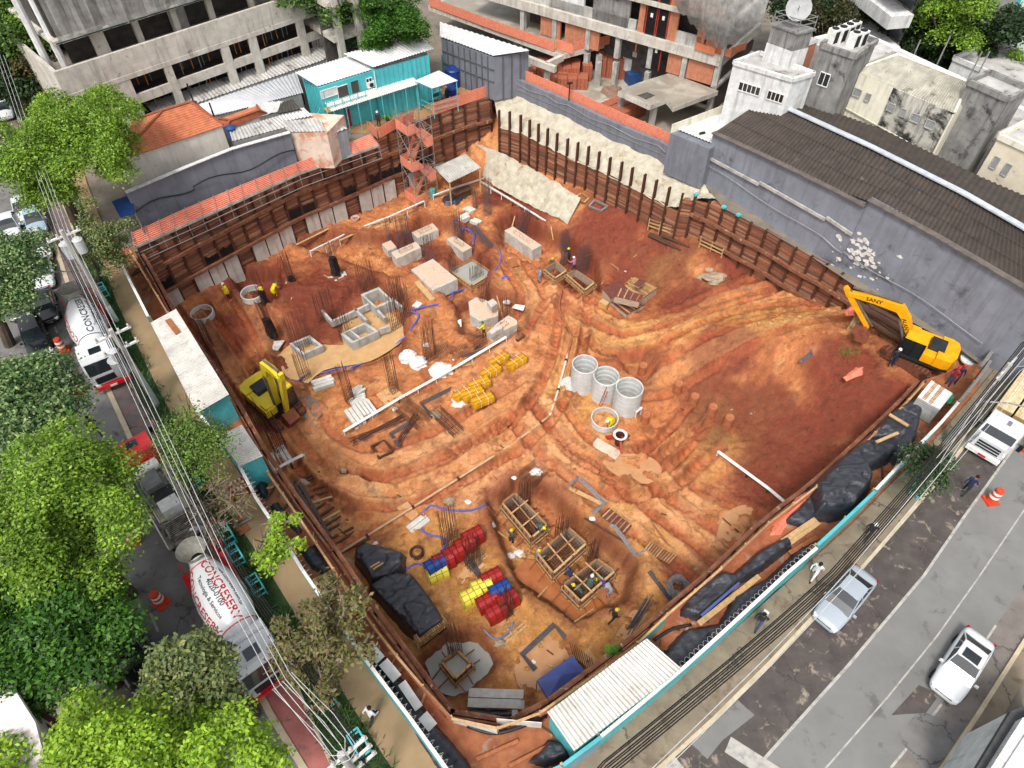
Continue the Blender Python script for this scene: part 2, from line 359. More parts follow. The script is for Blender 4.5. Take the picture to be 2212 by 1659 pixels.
def soil_cols(x,y,z):
 red=np.array(S(128,62,42));org=np.array(S(194,124,76));och=np.array(S(198,142,80));pale=np.array(S(228,176,118));brn=np.array(S(134,78,52));olive=np.array(S(150,118,68))
 n1=fbm(x,y,6,60);n2=fbm(x,y,2.2,70);n3=fbm(x,y,.8,80)
 def blob(px,py,r,z=-7.): a,b=XY(px,py,z); return np.exp(-((x-a)**2+(y-b)**2)/(r*r))
 w_red=np.zeros(x.shape)
 for a,b,r,q in ((690,650,5.2,-7),(560,620,4.5,-7),(480,720,3.5,-7),(1330,490,5,-6),(1400,570,5,-6),(1250,560,2.5,-7),(1600,560,4,-5),(1480,640,3,-6),(1820,850,4,-4),(1700,960,4,-6),(1880,880,3.5,-2.5),(1750,1030,4,-6),(1640,1060,3.,-7),(640,760,2,-7),(900,520,3,-7),(1010,560,2.6,-7),(1150,460,3,-7),(1060,420,2,-7),(1560,880,3,-6),(1560,760,3,-5),(1640,900,3.5,-6),(1460,1240,1.6,-7)):
  w_red=np.maximum(w_red,blob(a,b,r,q))
 w_och=np.zeros(x.shape)
 for a,b,r,q in ((1000,1400,6,-7),(1150,1330,6,-7),(1300,1380,5,-7),(900,1200,4,-7),(1350,720,3,-7),(1560,700,4,-5),(1700,700,3,-4),(1350,1150,4,-7),(1620,960,2.4,-7),(1440,560,2.5,-6),(650,830,2,-7),(1250,860,3,-7),(1500,1000,2,-7),(1450,1330,4,-7)):
  w_och=np.maximum(w_och,blob(a,b,r,q))
 w_red=sm(w_red*1.7+(n2-.5)*1.3-.25); w_och=sm(w_och*1.8+(n1-.5)*1.6-.3)
 c=org[None]*(1-w_och[:,None])+och[None]*w_och[:,None]
 c=c*(1-w_red[:,None])+red[None]*w_red[:,None]
 w=sm((n3-.5)*6)*(1-w_red)*.6; w=w*.7; c=c*(1-w[:,None])+pale[None]*w[:,None]
 w=sm((fbm(x,y,1.3,91)-.56)*6)*.6; c=c*(1-w[:,None])+brn[None]*w[:,None]
 D,_,_=seg(x,y,[XY(a,b,-7) for a,b in ((660,900),(720,990),(790,1050),(870,1090))]); w=sm(1-D/.8)*sm((fbm(x,y,.5,33)-.4)*5)*.7; c=c*(1-w[:,None])+np.array(S(170,160,128))[None]*w[:,None]
 D,_,_=seg(x,y,[XY(a,b,-7) for a,b in ((640,1040),(700,1130),(760,1230))]); w=sm(1-D/1.6)*sm((fbm(x,y,.6,34)-.42)*5)*.6; c=c*(1-w[:,None])+np.array(S(158,150,110))[None]*w[:,None]
 w=np.maximum(blob(1560,930,2.4,-6.8),blob(1440,590,1.8,-6.3))*.7*sm(n2*2-.4); c=c*(1-w[:,None])+olive[None]*w[:,None]
 w=np.maximum(blob(1490,990,1.3),blob(1400,950,.9))*sm((n3-.4)*4)*.8; c=c*(1-w[:,None])+np.array(S(196,66,44))[None]*w[:,None]
 for a,b_,r_ in ((1000,935,1.8),(1150,870,2.2),(1250,930,2),(1400,1120,2.4),(1320,1235,1.8),(1180,1000,2.4),(1120,760,2.2),(1180,640,2.),(1480,1080,2.6),(1060,1040,2.2),(760,1040,1.8),(900,1000,2),(1560,1180,2.2)):
  w=blob(a,b_,r_)*sm((fbm(x,y,.8,55,4)-.38)*6)*.75; c=c*(1-w[:,None])+np.array(S(228,170,122))[None]*w[:,None]
 for P,d in _HO:
  ins=inpoly(x,y,P); D,_,_=seg(x,y,P+[P[0]]); w=np.exp(-(D/.7)**2)*.75; c=c*(1-w[:,None])+(red*.85)[None]*w[:,None]
 for P,g,wd,d in _RU:
  D,arc,side=seg(x,y,P); q=np.minimum(np.abs(side-g),np.abs(side+g)); w=(D<g+1.2)*sm(1.4-q/wd)*.55*(.5+vn(x,y,.9,3)); c=c*(1-w[:,None])+np.array(S(176,96,60))[None]*w[:,None]; w=(D<g+1.2)*np.exp(-((q-wd*1.05)/.13)**2)*.75*(.4+.8*vn(x,y,.5,3)); w=w*sm((fbm(x,y,2.4,46,3)-.3)*2.5); c=c*(1-w[:,None])+(brn*.7)[None]*w[:,None]; w=(D<g-wd)*.2; c=c*(1-w[:,None])+pale[None]*w[:,None]
 g_=fbm(x,y,.32,95,3,.7); c=c*(.72+.6*g_)[:,None]; w=sm((fbm(x,y,.5,97,4,.7)-.6)*9)*.5; c=c*(1-w[:,None])+(brn*.75)[None]*w[:,None]
 return c
def build_pit():
 xs=np.arange(-34,38,.1); ys=np.arange(6,70,.1); X,Y=np.meshgrid(xs,ys); x=X.ravel();y=Y.ravel()
 D,_,_=seg(x,y,POLY+[POLY[0]]); keep=inpoly(x,y,POLY)|(D<2.2)
 idx=-np.ones(x.shape,int); idx[keep]=np.arange(keep.sum()); x2,y2=x[keep],y[keep]; z=terr(x2,y2)
 ins=inpoly(x2,y2,POLY); D2=D[keep]; z=np.where(~ins,np.minimum(z,-.12),z)
 c=soil_cols(x2,y2,z); I=idx.reshape(X.shape); q=np.stack([I[:-1,:-1],I[:-1,1:],I[1:,1:],I[1:,:-1]],-1).reshape(-1,4); q=q[(q>=0).all(1)]
 soil=mat('wet_soil',S(190,110,66),vcol=True,rough=.6,bump=1.,bsc=7,grime=0,spec=.35)
 me=npmesh('pit_ground',np.stack([x2,y2,z],1),q,soil,smooth=True,col=np.concatenate([c,np.ones((len(c),1))],1))
 tag(link('excavated_ground',me),'red and ochre mud floor of the excavation',None,None,'structure')
def clods():
 rs=np.random.RandomState(8); n=26000; x=rs.uniform(-30,36,n);y=rs.uniform(8,68,n); k=inpoly(x,y,POLY); x,y=x[k],y[k]
 near=np.full(x.shape,9.)
 for P,g,w,d in _RU: D,a,sd=seg(x,y,P); near=np.minimum(near,np.abs(np.abs(sd)-g-w)+(D>g+1.5)*9)
 keep=(rs.rand(len(x))<np.where(near<.45,1.,.18+.6*sm((fbm(x,y,2.5,71)-.5)*5))); x,y=x[keep],y[keep]; z=terr(x,y); s=rs.gamma(2.2,.024,len(x))+.018; m=len(x)
 o=np.array([(1,0,.1),(.3,.95,0),(-.8,.6,.15),(-.8,-.6,0),(.3,-.95,.1),(.1,.1,1.)]); V=o[None]*(1+rs.normal(0,.25,(m,6,3)))*s[:,None,None]; V[...,2]*=.75; V+=np.stack([x,y,z],1)[:,None]
 f=np.array([(0,1,5),(1,2,5),(2,3,5),(3,4,5),(4,0,5)]); Fq=(np.arange(m)[:,None,None]*6+f[None]).reshape(-1,3); c=soil_cols(x,y,z)*rs.uniform(.75,1.2,m)[:,None]; c=np.repeat(c,6,0)
 tag(link('soil_clods',npmesh('soil_clods',V.reshape(-1,3),Fq,MC['wet_soil'],col=np.concatenate([c,np.ones((len(c),1))],1))),'loose clods of red and ochre soil over the pit floor','soil clods',None,'stuff')
build_pit()
clods()
def sheet(name,pts,z,m,label=None,world=False):
 P=pts if world else [XY(a,b,0) for a,b in pts]
 b=B(); n=len(P); tri=tessellate_polygon([[Vector((p[0],p[1],0)) for p in P]])
 fs=[]
 for t in tri:
  a,bb,c=t; cr=(P[bb][0]-P[a][0])*(P[c][1]-P[a][1])-(P[bb][1]-P[a][1])*(P[c][0]-P[a][0]); fs.append(t if cr>0 else (c,bb,a))
 b.add([(p[0],p[1],z) for p in P],fs); o=b.build(name,m,loc=(0,0,0)); tag(o,label,None,None,'structure'); return o
def ground_sheet():
 o=[(-700,-300),(700,-300),(700,1200),(-700,1200)]; h=POLY
 V=[Vector((*p,0)) for p in o]+[Vector((*p,0)) for p in h]
 tri=tessellate_polygon([[Vector((*p,0)) for p in o],[Vector((*p,0)) for p in h]])
 b=B(); fs=[]
 for a,bb,c in tri: fs.append((a,bb,c) if (V[bb]-V[a]).cross(V[c]-V[a]).z>0 else (c,bb,a))
 b.add(V,fs); g=mat('dirt_ground',S(132,122,108),S(108,100,90),sc=.8,rough=.9,bump=.3,bsc=6)
 tag(b.build('ground',g,loc=(0,0,0)),'brown earth and paving around the building site',None,None,'structure')
ground_sheet()
def strip(name,a,b,z,m,label):
 """sheet between two photo polylines"""
 return sheet(name,a+b[::-1],z,m,label)
asph=mat('asphalt',S(120,118,116),S(98,96,94),sc=.7,rough=.85,bump=.25,bsc=30,stain=S(74,72,72),ssc=1.1,sth=.58,crack=(.55,.02))
asphd=mat('dark_asphalt',S(88,80,76),S(66,60,58),sc=1.1,rough=.8,bump=.3,bsc=30,stain=S(146,132,118),ssc=1.5,sth=.57,crack=(.4,.012))
asphl=mat('light_asphalt',S(124,123,120),S(112,111,108),sc=.5,rough=.85,bump=.25,bsc=30,stain=S(98,96,94),ssc=.7,sth=.57,streak=None)
asphb=mat('patched_asphalt',S(126,119,113),S(106,99,94),sc=.8,rough=.85,bump=.25,bsc=30,stain=S(84,77,73),ssc=1.9,sth=.57,crack=(.3,.02))
walk=mat('pavement_concrete',S(138,124,104),S(114,102,86),sc=.9,rough=.75,bump=.15,bsc=30,stain=S(106,90,72),ssc=.8,sth=.54,crack=(.3,.015))
walkt=mat('tan_pavement',S(158,132,100),S(144,118,88),sc=.8,rough=.85,bump=.1,stain=S(120,98,74),ssc=.6,sth=.6)
redlane=mat('red_cycle_lane',S(176,108,100),S(150,90,84),sc=1.2,rough=.85,bump=.1,stain=S(96,86,84),ssc=.9,sth=.55)
grassm=mat('dark_grass',S(52,74,34),S(36,56,24),sc=3,rough=.9,bump=.6,bsc=30)
redsoil=mat('red_soil_strip',S(168,104,68),S(132,76,50),sc=1.6,rough=.85,bump=.8,bsc=7,stain=S(148,134,118),ssc=1.3,sth=.57)
whitel=mat('road_paint',S(176,172,164),S(150,146,140),sc=3,rough=.8,stain=S(140,138,134),ssc=3,sth=.52,grime=0)
kerbm=mat('kerb_stone',S(196,182,156),S(172,156,130),sc=1.5,rough=.85,bump=.1,stain=S(150,140,124),ssc=2)
KL=[(-60,200),(60,380),(100,472),(160,652),(232,837),(282,947),(360,1110),(450,1290),(585,1544),(650,1650),(760,1830)]       # kerb between traffic lane and cycle lane
KR=[(-20,150),(95,350),(150,472),(212,652),(287,842),(345,937),(420,1075),(520,1270),(640,1480),(712,1640),(820,1830)]       # right kerb of the cycle lane
GE=[(20,110),(140,350),(190,472),(252,652),(332,820),(392,937),(465,1060),(560,1200),(753,1514),(840,1650),(960,1830)]      # edge of planted strip
LF=[(90,80),(190,400),(243,540),(322,692),(437,892),(490,980),(555,1080),(653,1234),(755,1385),(810,1454),(875,1539),(975,1670),(1100,1830)] # fence foot (left)
KLL=[(-900,300),(-330,600),(-150,700),(0,900),(60,1100),(150,1290),(330,1560),(420,1700),(560,1900)]
strip('left_street',KLL,KL,.004,asph,'grey cracked asphalt of the tree lined street')
strip('cycle_lane',KL[:8],KR[:8],.008,mat('worn_lane',S(120,106,102),S(100,90,88),sc=1.2,rough=.85,bump=.2,stain=S(148,92,86),ssc=1.1,sth=.57,crack=(.5,.02)),'worn dark cycle lane with reddish remains')
strip('cycle_lane',KL[7:],KR[7:],.008,redlane,'red cycle lane near the bottom edge')
strip('planted_strip',KR,GE,.1,grassm,'dark planted strip between lane and pavement')
strip('left_pavement',GE,LF,.12,walkt,'tan pavement along the turquoise hoarding')
strip('left_verge',LF[2:],[(285,535)]+LEFT_EDGE[1:]+[(1040,1640),(1150,1800)],.012,redsoil,'red soil strip behind the left hoarding')
RF=[(1080,1760),(1216,1664),(1300,1602),(1473,1462),(1696,1262),(1834,1138),(1931,1040),(2034,933),(2110,845),(2170,770),(2300,600)]
RK=[(1300,1770),(1425,1659),(1540,1555),(1659,1436),(1759,1330),(1859,1230),(2016,1050),(2059,994),(2150,870),(2212,790),(2400,560)]
RW=[(1540,1770),(1659,1630),(1830,1440),(1996,1243),(2080,1120),(2212,937),(2420,650)]
RL=[(1690,1770),(1784,1659),(1919,1504),(2024,1374),(2116,1244),(2212,1102),(2420,780)]
RM=[(1840,1770),(1924,1659),(2034,1521),(2126,1389),(2151,1351),(2212,1262),(2450,930)]
RE=[(1960,1770),(2034,1659),(2110,1545),(2212,1384),(2450,1020)]
RB=[(2020,1770),(2095,1659),(2150,1575),(2230,1430),(2500,1100)]
sheet('right_verge',[(1140,1790)]+RF[:9]+[(2125,800),(2115,785),(2060,800)]+FRONT_EDGE[::-1]+[(970,1545),(1040,1640)],.016,redsoil,'red soil and rubble strip behind the right hoarding')
strip('right_pavement',RF,RK,.12,walk,'stained concrete pavement along the road')
strip('parking_lane',RK,RW,.004,asphd,'dark patched asphalt lane by the kerb')
strip('right_road',RW,RM,.008,asphl,'light grey asphalt road')
strip('far_lane',RM,RE,.006,asphb,'brownish patched asphalt lane at the far kerb')
strip('far_pavement',RE,RB,.12,walk,'mossy pavement at the far side of the road')
def line3(pts,w,z,m,name,label,h=None,dash=None):
 b=B(); P=[at(a,c,0) for a,c in pts]
 for p,q in zip(P[:-1],P[1:]):
  d=(q-p).normalized(); n=Vector((-d.y,d.x,0))*w/2
  if h: b.add([p-n+Vector((0,0,z)),p+n+Vector((0,0,z)),q+n+Vector((0,0,z)),q-n+Vector((0,0,z)),p-n+Vector((0,0,z+h)),p+n+Vector((0,0,z+h)),q+n+Vector((0,0,z+h)),q-n+Vector((0,0,z+h))],[(3,2,1,0),(4,5,6,7)[::-1],(0,1,5,4)[::-1],(1,2,6,5)[::-1],(2,3,7,6)[::-1],(3,0,4,7)[::-1]])
  else: b.quad(p-n+Vector((0,0,z)),p+n+Vector((0,0,z)),q+n+Vector((0,0,z)),q-n+Vector((0,0,z)))
 o=b.build(name,m,loc=(0,0,0)); tag(o,label,None,None,'structure'); return o
line3(RK,.18,0,kerbm,'right_kerb','pale stone kerb of the right road',.135)
line3(RE,.18,0,kerbm,'far_kerb','stone kerb at the far side of the road',.135)
line3(KR,.15,0,kerbm,'left_kerb','pale kerb beside the cycle lane',.125)
line3(KL,.3,0,kerbm,'lane_divider','raised pale kerb between cycle lane and street',.06)
line3(RW,.13,.012,whitel,'edge_line','worn white line beside the parking lane')
line3(RL,.07,.012,whitel,'lane_line','thin white lane line on the road')
line3([(1924,1659),(1975,1597),(2034,1521)],.1,.013,whitel,'lane_line','short white lane line near the far kerb')
line3([(2126,1389),(2151,1351)],.1,.013,whitel,'lane_line','short white lane mark ahead of the car')
line3([(1572,1608),(1700,1690)],.75,.0165,whitel,'road_marking','broad white bar painted on the asphalt')
line3([(1462,1640),(1400,1700)],.9,.0165,whitel,'road_marking','broad white bar painted beside the kerb')
line3([(165,838),(178,870)],.12,.012,whitel,'lane_mark','short white dash on the left street')
line3([(325,1325),(342,1365)],.12,.012,whitel,'lane_mark','white dash on the street near the cones')
line3([(118,705),(124,720)],.12,.012,whitel,'lane_mark','small white dash between the parked cars')
sheet('road_patch',[(1530,1575),(1585,1505),(1630,1545),(1560,1600),(1528,1640),(1490,1605)],.0135,asphl,'lighter repair patch in the dark asphalt')
sheet('road_patch',[(1935,1590),(1985,1535),(2085,1570),(2060,1600),(2100,1650),(2020,1690)],.0137,asph,'grey repair patch by the far kerb')
sheet('road_patch',[(1925,1545),(1985,1480),(2030,1500),(2000,1540)],.0139,asphd,'dark skidded asphalt patch ahead of the white car')
water=mat('muddy_water',S(196,158,110),S(180,140,94),sc=1.5,rough=.12,spec=.5,grime=0)
waterp=mat('milky_puddle',S(190,142,98),S(176,126,84),sc=1.5,rough=.1,spec=.6,grime=0)
wcem=mat('cement_slurry',S(158,158,150),S(146,146,138),sc=1.,rough=.3,grime=.05)
def puddle(name,pts,dz,m,label,z=None):
 P=[G(a,b) for a,b in pts]; zz=(sum(p.z for p in P)/len(P)+dz) if z is None else z
 P=[XY(a,b,zz) for a,b in pts]; Q=spl([*P,P[0]],4)[:-1]
 b=B(); n=len(Q); cx=sum(p[0] for p in Q)/n; cy=sum(p[1] for p in Q)/n
 tri=tessellate_polygon([[Vector((p[0],p[1],0)) for p in Q]])
 fs=[t if ((Q[t[1]][0]-Q[t[0]][0])*(Q[t[2]][1]-Q[t[0]][1])-(Q[t[1]][1]-Q[t[0]][1])*(Q[t[2]][0]-Q[t[0]][0]))>0 else t[::-1] for t in tri]
 b.add([(p[0],p[1],zz) for p in Q],fs); tag(b.build(name,m,loc=(0,0,0)),label,None,None,'structure')
puddle('puddle',[(598,770),(640,740),(740,745),(860,718),(870,735),(800,780),(700,800),(640,850),(610,820)],0,water,'broad pool of tan water beside the blue hose',z=-7.34)
puddle('puddle',[(740,690),(800,655),(860,690),(870,730),(800,770),(745,750)],0,water,'tan water between the concrete ground beams',z=-7.36)
puddle('puddle',[(1300,990),(1340,980),(1400,985),(1430,1015),(1400,1045),(1340,1030),(1310,1010)],0,waterp,'pale muddy puddle inside the wheel tracks',z=-7.02)
puddle('puddle',[(1560,1110),(1610,1090),(1655,1110),(1650,1150),(1600,1200),(1545,1190)],0,waterp,'pale shiny puddle next to the orange fence',z=-6.98)
puddle('puddle',[(1460,1220),(1500,1205),(1540,1240),(1500,1290),(1465,1260)],0,waterp,'milky puddle near the coil of wire',z=-6.97)
puddle('puddle',[(1120,1400),(1180,1370),(1230,1420),(1190,1480),(1130,1490),(1110,1440)],0,waterp,'shallow puddle around the bent bars',z=-6.97)
puddle('puddle',[(1100,1240),(1160,1210),(1310,1310),(1250,1345),(1190,1300)],0,mat('brown_water',S(170,104,60),S(150,88,50),rough=.12,grime=0),'brown water at the bottom of the formwork pit',z=-8.2)
puddle('slurry_pool',[(918,1432),(958,1378),(1040,1375),(1070,1435),(1010,1498),(950,1494)],0,wcem,'grey cement slurry around the square form',z=-7.45)
puddle('puddle',[(850,600),(905,590),(900,620),(860,625)],0,mat('orange_water',S(200,110,66),S(180,94,54),rough=.15,grime=0),'orange water in the pit of the pile caps',z=-7.95)
# ================================================================ retaining walls
lagm=mat('timber_lagging',isl=[S(136,84,60),S(172,112,82),S(112,72,56),S(196,146,112),S(150,90,64),S(104,78,70)],c1=S(120,80,60),sc=5,rough=.9,bump=.3,stretch=(1,1,3),grime=.2)
panelm=mat('stained_panel',S(196,192,184),S(176,170,160),sc=1.6,rough=.85,streak=(S(150,96,66),.6),bump=.1)
walerm=mat('mud_stained_beam',S(140,92,66),S(104,62,44),sc=2.5,rough=.85,bump=.25,stain=S(196,180,160),ssc=2.2,sth=.6)
shot=mat('shotcrete',S(196,188,168),S(164,156,138),sc=1.8,rough=.95,bump=1.,bsc=7,stain=S(150,124,92),ssc=.8,sth=.58)
meshm=mat('orange_mesh',S(236,146,116),S(218,122,94),sc=4,rough=.8,lines=(2,.16,.74,.28),grime=.15)
meshs=mat('orange_sheeting',S(236,150,124),S(220,124,100),sc=2,rough=.7,grime=.2,streak=(S(190,150,130),.3))
def hpile(b,x,y,z0,z1,ang,w=.2):
 c,s=math.cos(ang),math.sin(ang)
 for o in (-w/2,w/2): b.box(x-s*o,y+c*o,z0,w,.03,z1-z0,ang)
 b.box(x,y,z0,.025,w,z1-z0,ang)
def along(pts,step):
 """points every step along a 2D polyline: (x,y,angle)"""
 L=[0]
 for p,q in zip(pts[:-1],pts[1:]): L.append(L[-1]+math.dist(p,q))
 n=max(1,round(L[-1]/step)); o=[]
 for i in range(n+1):
  s=L[-1]*i/n
  for k in range(len(pts)-1):
   if s<=L[k+1]+1e-6: break
  t=(s-L[k])/max(1e-6,L[k+1]-L[k]); p,q=pts[k],pts[k+1]
  o.append((p[0]+(q[0]-p[0])*t,p[1]+(q[1]-p[1])*t,math.atan2(q[1]-p[1],q[0]-p[0])))
 return o
def lagging(b,p,q,z0,z1,zt2=None,off=.12,ph=.2):
 """planks between two piles; inward normal is left of p->q times off"""
 d=Vector((q[0]-p[0],q[1]-p[1],0)); l=d.length; d.normalize(); n=Vector((-d.y,d.x,0)); zz=z0
 a0=Vector((p[0],p[1],0));ang=math.atan2(d.y,d.x)
 zt2=z1 if zt2 is None else zt2
 while zz<max(z1,zt2):
  h=ph*R.uniform(.6,1.15)
  if zz+h*.5<min(z1,zt2)+R.uniform(0,.1):
   m=a0+d*l/2-n*(off+R.uniform(-.03,.03)); b.box(m.x,m.y,zz,l-.04,.08,h-.015,ang+R.uniform(-.01,.01))
  zz+=h
def ret_wall(label,pts,ztop,step,zlag=None,piles=None,wz=(),extra=None,zb=None):
 rp=[(x,y) for x,y in pts]; mid=rp[len(rp)//2]
 root=thing('retaining_wall',label,'retaining wall',(mid[0],mid[1],0))
 P=piles or along(rp,step); lg=B(); Z=[]
 for i,(x,y,a) in enumerate(P):
  nx,ny=-math.sin(a),math.cos(a)
  z0=(zb if zb is not None else gz(x+nx*.6,y+ny*.6))-.5; Z.append(z0)
  pb=B(); hpile(pb,x,y,z0,ztop[i] if isinstance(ztop,list) else ztop+R.uniform(-.05,.12),a); pb.build('soldier_pile',steelb,root)
 for i in range(len(P)-1):
  zt=zlag[i] if zlag else ztop
  lagging(lg,P[i],P[i+1],min(Z[i],Z[i+1]),(zt if not isinstance(zt,list) else zt))
 lg.build('plank_infill',lagm,root)
 eb=B()
 for i in range(len(P)-1):
  p,q=P[i],P[i+1]; zt=(zlag[i] if zlag else ztop)-.08; nx,ny=-math.sin(p[2])*.32,math.cos(p[2])*.32
  eb.prism([(p[0]-nx*.6,p[1]-ny*.6),(q[0]-nx*.6,q[1]-ny*.6),(q[0]-nx*2,q[1]-ny*2),(p[0]-nx*2,p[1]-ny*2)],min(Z[i],Z[i+1]),zt)
 eb.build('earth_backing',redsoil,root)
 for z,i0,i1 in wz:
  wb=B()
  for i in range(i0,min(i1,len(P)-1)):
   p,q=P[i],P[i+1]; n=Vector((-math.sin(p[2]),math.cos(p[2]),0))*.24; za=z[i] if isinstance(z,(list,tuple)) else z; zc=z[i+1] if isinstance(z,(list,tuple)) else z
   wb.beam(Vector((p[0],p[1],za))+n,Vector((q[0],q[1],zc))+n,.24,.26)
  wb.build('waler_beam',walerm,root)
 return root,P,Z
BK=[XY(a,b,0) for a,b in BACK_PX]       # runs right to left: inward normal is to the left
root,P,Z=ret_wall('high timber and steel pile wall below the long orange tray',BK,-.05,1.45,wz=[(-2.3,0,99),(-4.75,4,99)])
for i in range(4,len(P)-1):
 p,q=P[i],P[i+1]; a=p[2]; l=math.dist(p[:2],q[:2]); n=(-math.sin(a),math.cos(a)); mx,my=(p[0]+q[0])/2,(p[1]+q[1])/2
 if i%4!=3:
  z0=min(Z[i],Z[i+1])+.35; b=B(); b.box(mx+n[0]*.12,my+n[1]*.12,z0,l-.14,.1,-4.95-z0-R.uniform(0,.15),a); b.build('concrete_panel',panelm,root)
 if R.random()<.5:
  b=B(); N=6; zt=[-3.7+R.uniform(-.3,.15) for _ in range(N+1)]; zt2=-4.6
  for k in range(N):
   x0=-l/2+.1+(l-.2)*k/N;x1=-l/2+.1+(l-.2)*(k+1)/N
   A=Vector((mx,my,0))+Vector((n[0],n[1],0))*(.06+R.uniform(0,.05)); D=Vector((math.cos(a),math.sin(a),0))
   b.quad(A+D*x0+Vector((0,0,zt2)),A+D*x1+Vector((0,0,zt2)),A+D*x1+Vector((0,0,zt[k+1])),A+D*x0+Vector((0,0,zt[k])))
  b.build('black_sheet',black,root)
RP=[(1078,238),(1101,243)]+[(1125,250),(1144.5,260),(1163.5,270),(1183.5,279),(1204,289),(1227,299),(1249,308),(1272,318),(1295,330),(1319,340),(1344,352),(1367,363),(1394,378),(1419,390),(1447,405),(1475,419),(1503,423),(1533,435),(1563,450),(1595,467),(1623,482),(1656,498),(1688,516),(1720,536),(1754,555),(1787,572),(1820,592),(1850,610),(1880,630)][0:]
W=[XY(a,b,0) for a,b in RP]; RPl=[]
for i,(x,y) in enumerate(W):
 j=min(i,len(W)-2); a=math.atan2(W[j][1]-W[j+1][1],W[j][0]-W[j+1][0]); RPl.append((x,y,a))
RPl=RPl[::-1]   # from right end to the corner: inward normal is left
tops=[0.05+R.uniform(-.08,.08)]*len(RPl); n_=len(RPl)
lagz=[(-.1 if i<11 else (-.6 if i<13 else -1.95+R.uniform(-.1,.1))) for i in range(n_)]
w1=[-1.9-.03*i for i in range(n_)]; w2=[-4.1]*n_
root2,_,_=ret_wall('long pile and plank wall with tall bare piles below the grey hoarding',[p[:2] for p in RPl],[0.05+R.uniform(-.08,.08) for _ in range(n_)],1.5,zlag=lagz,piles=RPl,wz=[([-1.75]*n_,0,12),([-3.6]*n_,0,11)])
for i,(a,b) in enumerate([(1503,423),(1563,450),(1595,467)]):
 x,y=XY(a,b,0); q=B(); q.box(x,y,.05,.34,.34,.16,.6); q.build('pile_cap',teal,root2)
LW=[XY(a,b,0) for a,b in LEFT_EDGE][::-1]; FW=[XY(a,b,0) for a,b in FRONT_EDGE][::-1]
LWr=[p for p in LW][::-1]
def side_wall(label,pts):
 r,P_,Z_=ret_wall(label,pts,0.,2.1,wz=[(-.35,0,99)])
 cb=B()
 for i in range(len(P_)-1):
  p,q=P_[i],P_[i+1]; n=Vector((math.sin(p[2]),-math.cos(p[2]),0))*.16
  cb.beam(Vector((p[0],p[1],.02))+n,Vector((q[0],q[1],.02))+n,.08,.3)
 cb.build('capping_channel',steelb,r); return r
side_wall('rusty steel channel topped wall beside the left hoarding',LWr)
side_wall('retaining wall below the orange fence on the road side',FW[::-1])
_a=XY(970,1545,0);_b=XY(1103,1566,0); side_wall('short retaining wall closing the near corner of the pit',[_a,_b])
_a=XY(1820,592,0);
def loft(name,topl,botl,nu,nv,amp,m,label,kind='structure',sag=0):
 def res(pts,n):
  A=[Vector(p) for p in pts]; L=[0]
  for p,q in zip(A[:-1],A[1:]): L.append(L[-1]+(q-p).length)
  o=[]
  for i in range(n+1):
   s=L[-1]*i/n; k=0
   while k<len(A)-2 and s>L[k+1]: k+=1
   o.append(A[k].lerp(A[k+1],(s-L[k])/max(1e-6,L[k+1]-L[k])))
  return o
 t=np.array([tuple(v) for v in res(topl,nu)]); bt=np.array([tuple(v) for v in res(botl,nu)])
 k=np.linspace(0,1,nv+1)[:,None,None]; V=t[None]*(1-k)+bt[None]*k; V[...,2]-=sag*np.sin(k[...,0]*math.pi)
 x,y=V[...,0],V[...,1]; V[...,2]+=(fbm(x,y,1.2,7,4,.6)-.5)*amp
 V=V.reshape(-1,3); i=np.arange((nu+1)*(nv+1)).reshape(nv+1,nu+1); q=np.stack([i[:-1,:-1],i[1:,:-1],i[1:,1:],i[:-1,1:]],-1).reshape(-1,4)
 return tag(link(name,npmesh(name,V,q,m,smooth=False)),label,None,None,kind)
foot=[(*XY(a,b,0),.06) for a,b in FOOT_PX]; lt=[(x,y,-1.9) for x,y in W[:17]]+[(W[17][0],W[17][1],-1.2),(W[18][0],W[18][1],-.3)]
loft('shotcrete_slope',foot,lt,220,16,.5,shot,'rough pale concrete slope above the tall bare piles')
ap_t=[tuple(at(a,b,z)) for a,b,z in ((1012,312,-4.8),(1050,315,-4.4),(1106,342,-4.3),(1173,378,-4.3),(1255,425,-4.5))]
ap_b=[tuple(at(a,b,z)) for a,b,z in ((1016,345,-6.8),(1046,385,-6.9),(1106,424,-6.8),(1160,452,-6.7),(1226,484,-6.5))]
loft('shotcrete_slope',ap_t,ap_b,150,40,.7,shot,'rough pale concrete apron below the corner of the pit')
# ================================================================ fences
def mesh_fence(label,pts,h=1.1,z=0.,step=2.,m=meshm,name='mesh_fence',post=wood,cat='fence',rail=True,group=None,gap=.05):
 P=along(pts,step); mid=P[len(P)//2]; r=thing(name,label,cat,(mid[0],mid[1],z),group=group)
 b=B()
 for p,q in zip(P[:-1],P[1:]):
  d=math.dist(p[:2],q[:2])
  b.box((p[0]+q[0])/2,(p[1]+q[1])/2,z+gap,d,.03,h-gap,p[2])
 b.build('mesh_panel',m,r)
 for x,y,a in P:
  b=B(); b.box(x-.06*math.sin(a),y+.06*math.cos(a),z,.07,.07,h+.06,a); b.build('post',post,r)
 if rail:
  b=B()
  for p,q in zip(P[:-1],P[1:]): b.beam((p[0],p[1],z+h),(q[0],q[1],z+h),.11,.05)
  b.build('top_rail',post,r)
 return r
def fpx(pts,z=0.,h=0.): return [XY(a,b,z+h) for a,b in pts]
mesh_fence('orange mesh fence from the back corner towards the long shed',fpx([(280,540),(318,604),(362,676)],0,1.),1.)
mesh_fence('orange mesh fence with pale top rail curving to the near corner',fpx([(645,1117),(728,1242),(800,1345),(880,1447),(973,1549)],0,1.),1.)
mesh_fence('turquoise topped fence panel beside the white pipe',fpx([(505,935),(565,1002),(645,1117)],0,1.),1.,m=teal)
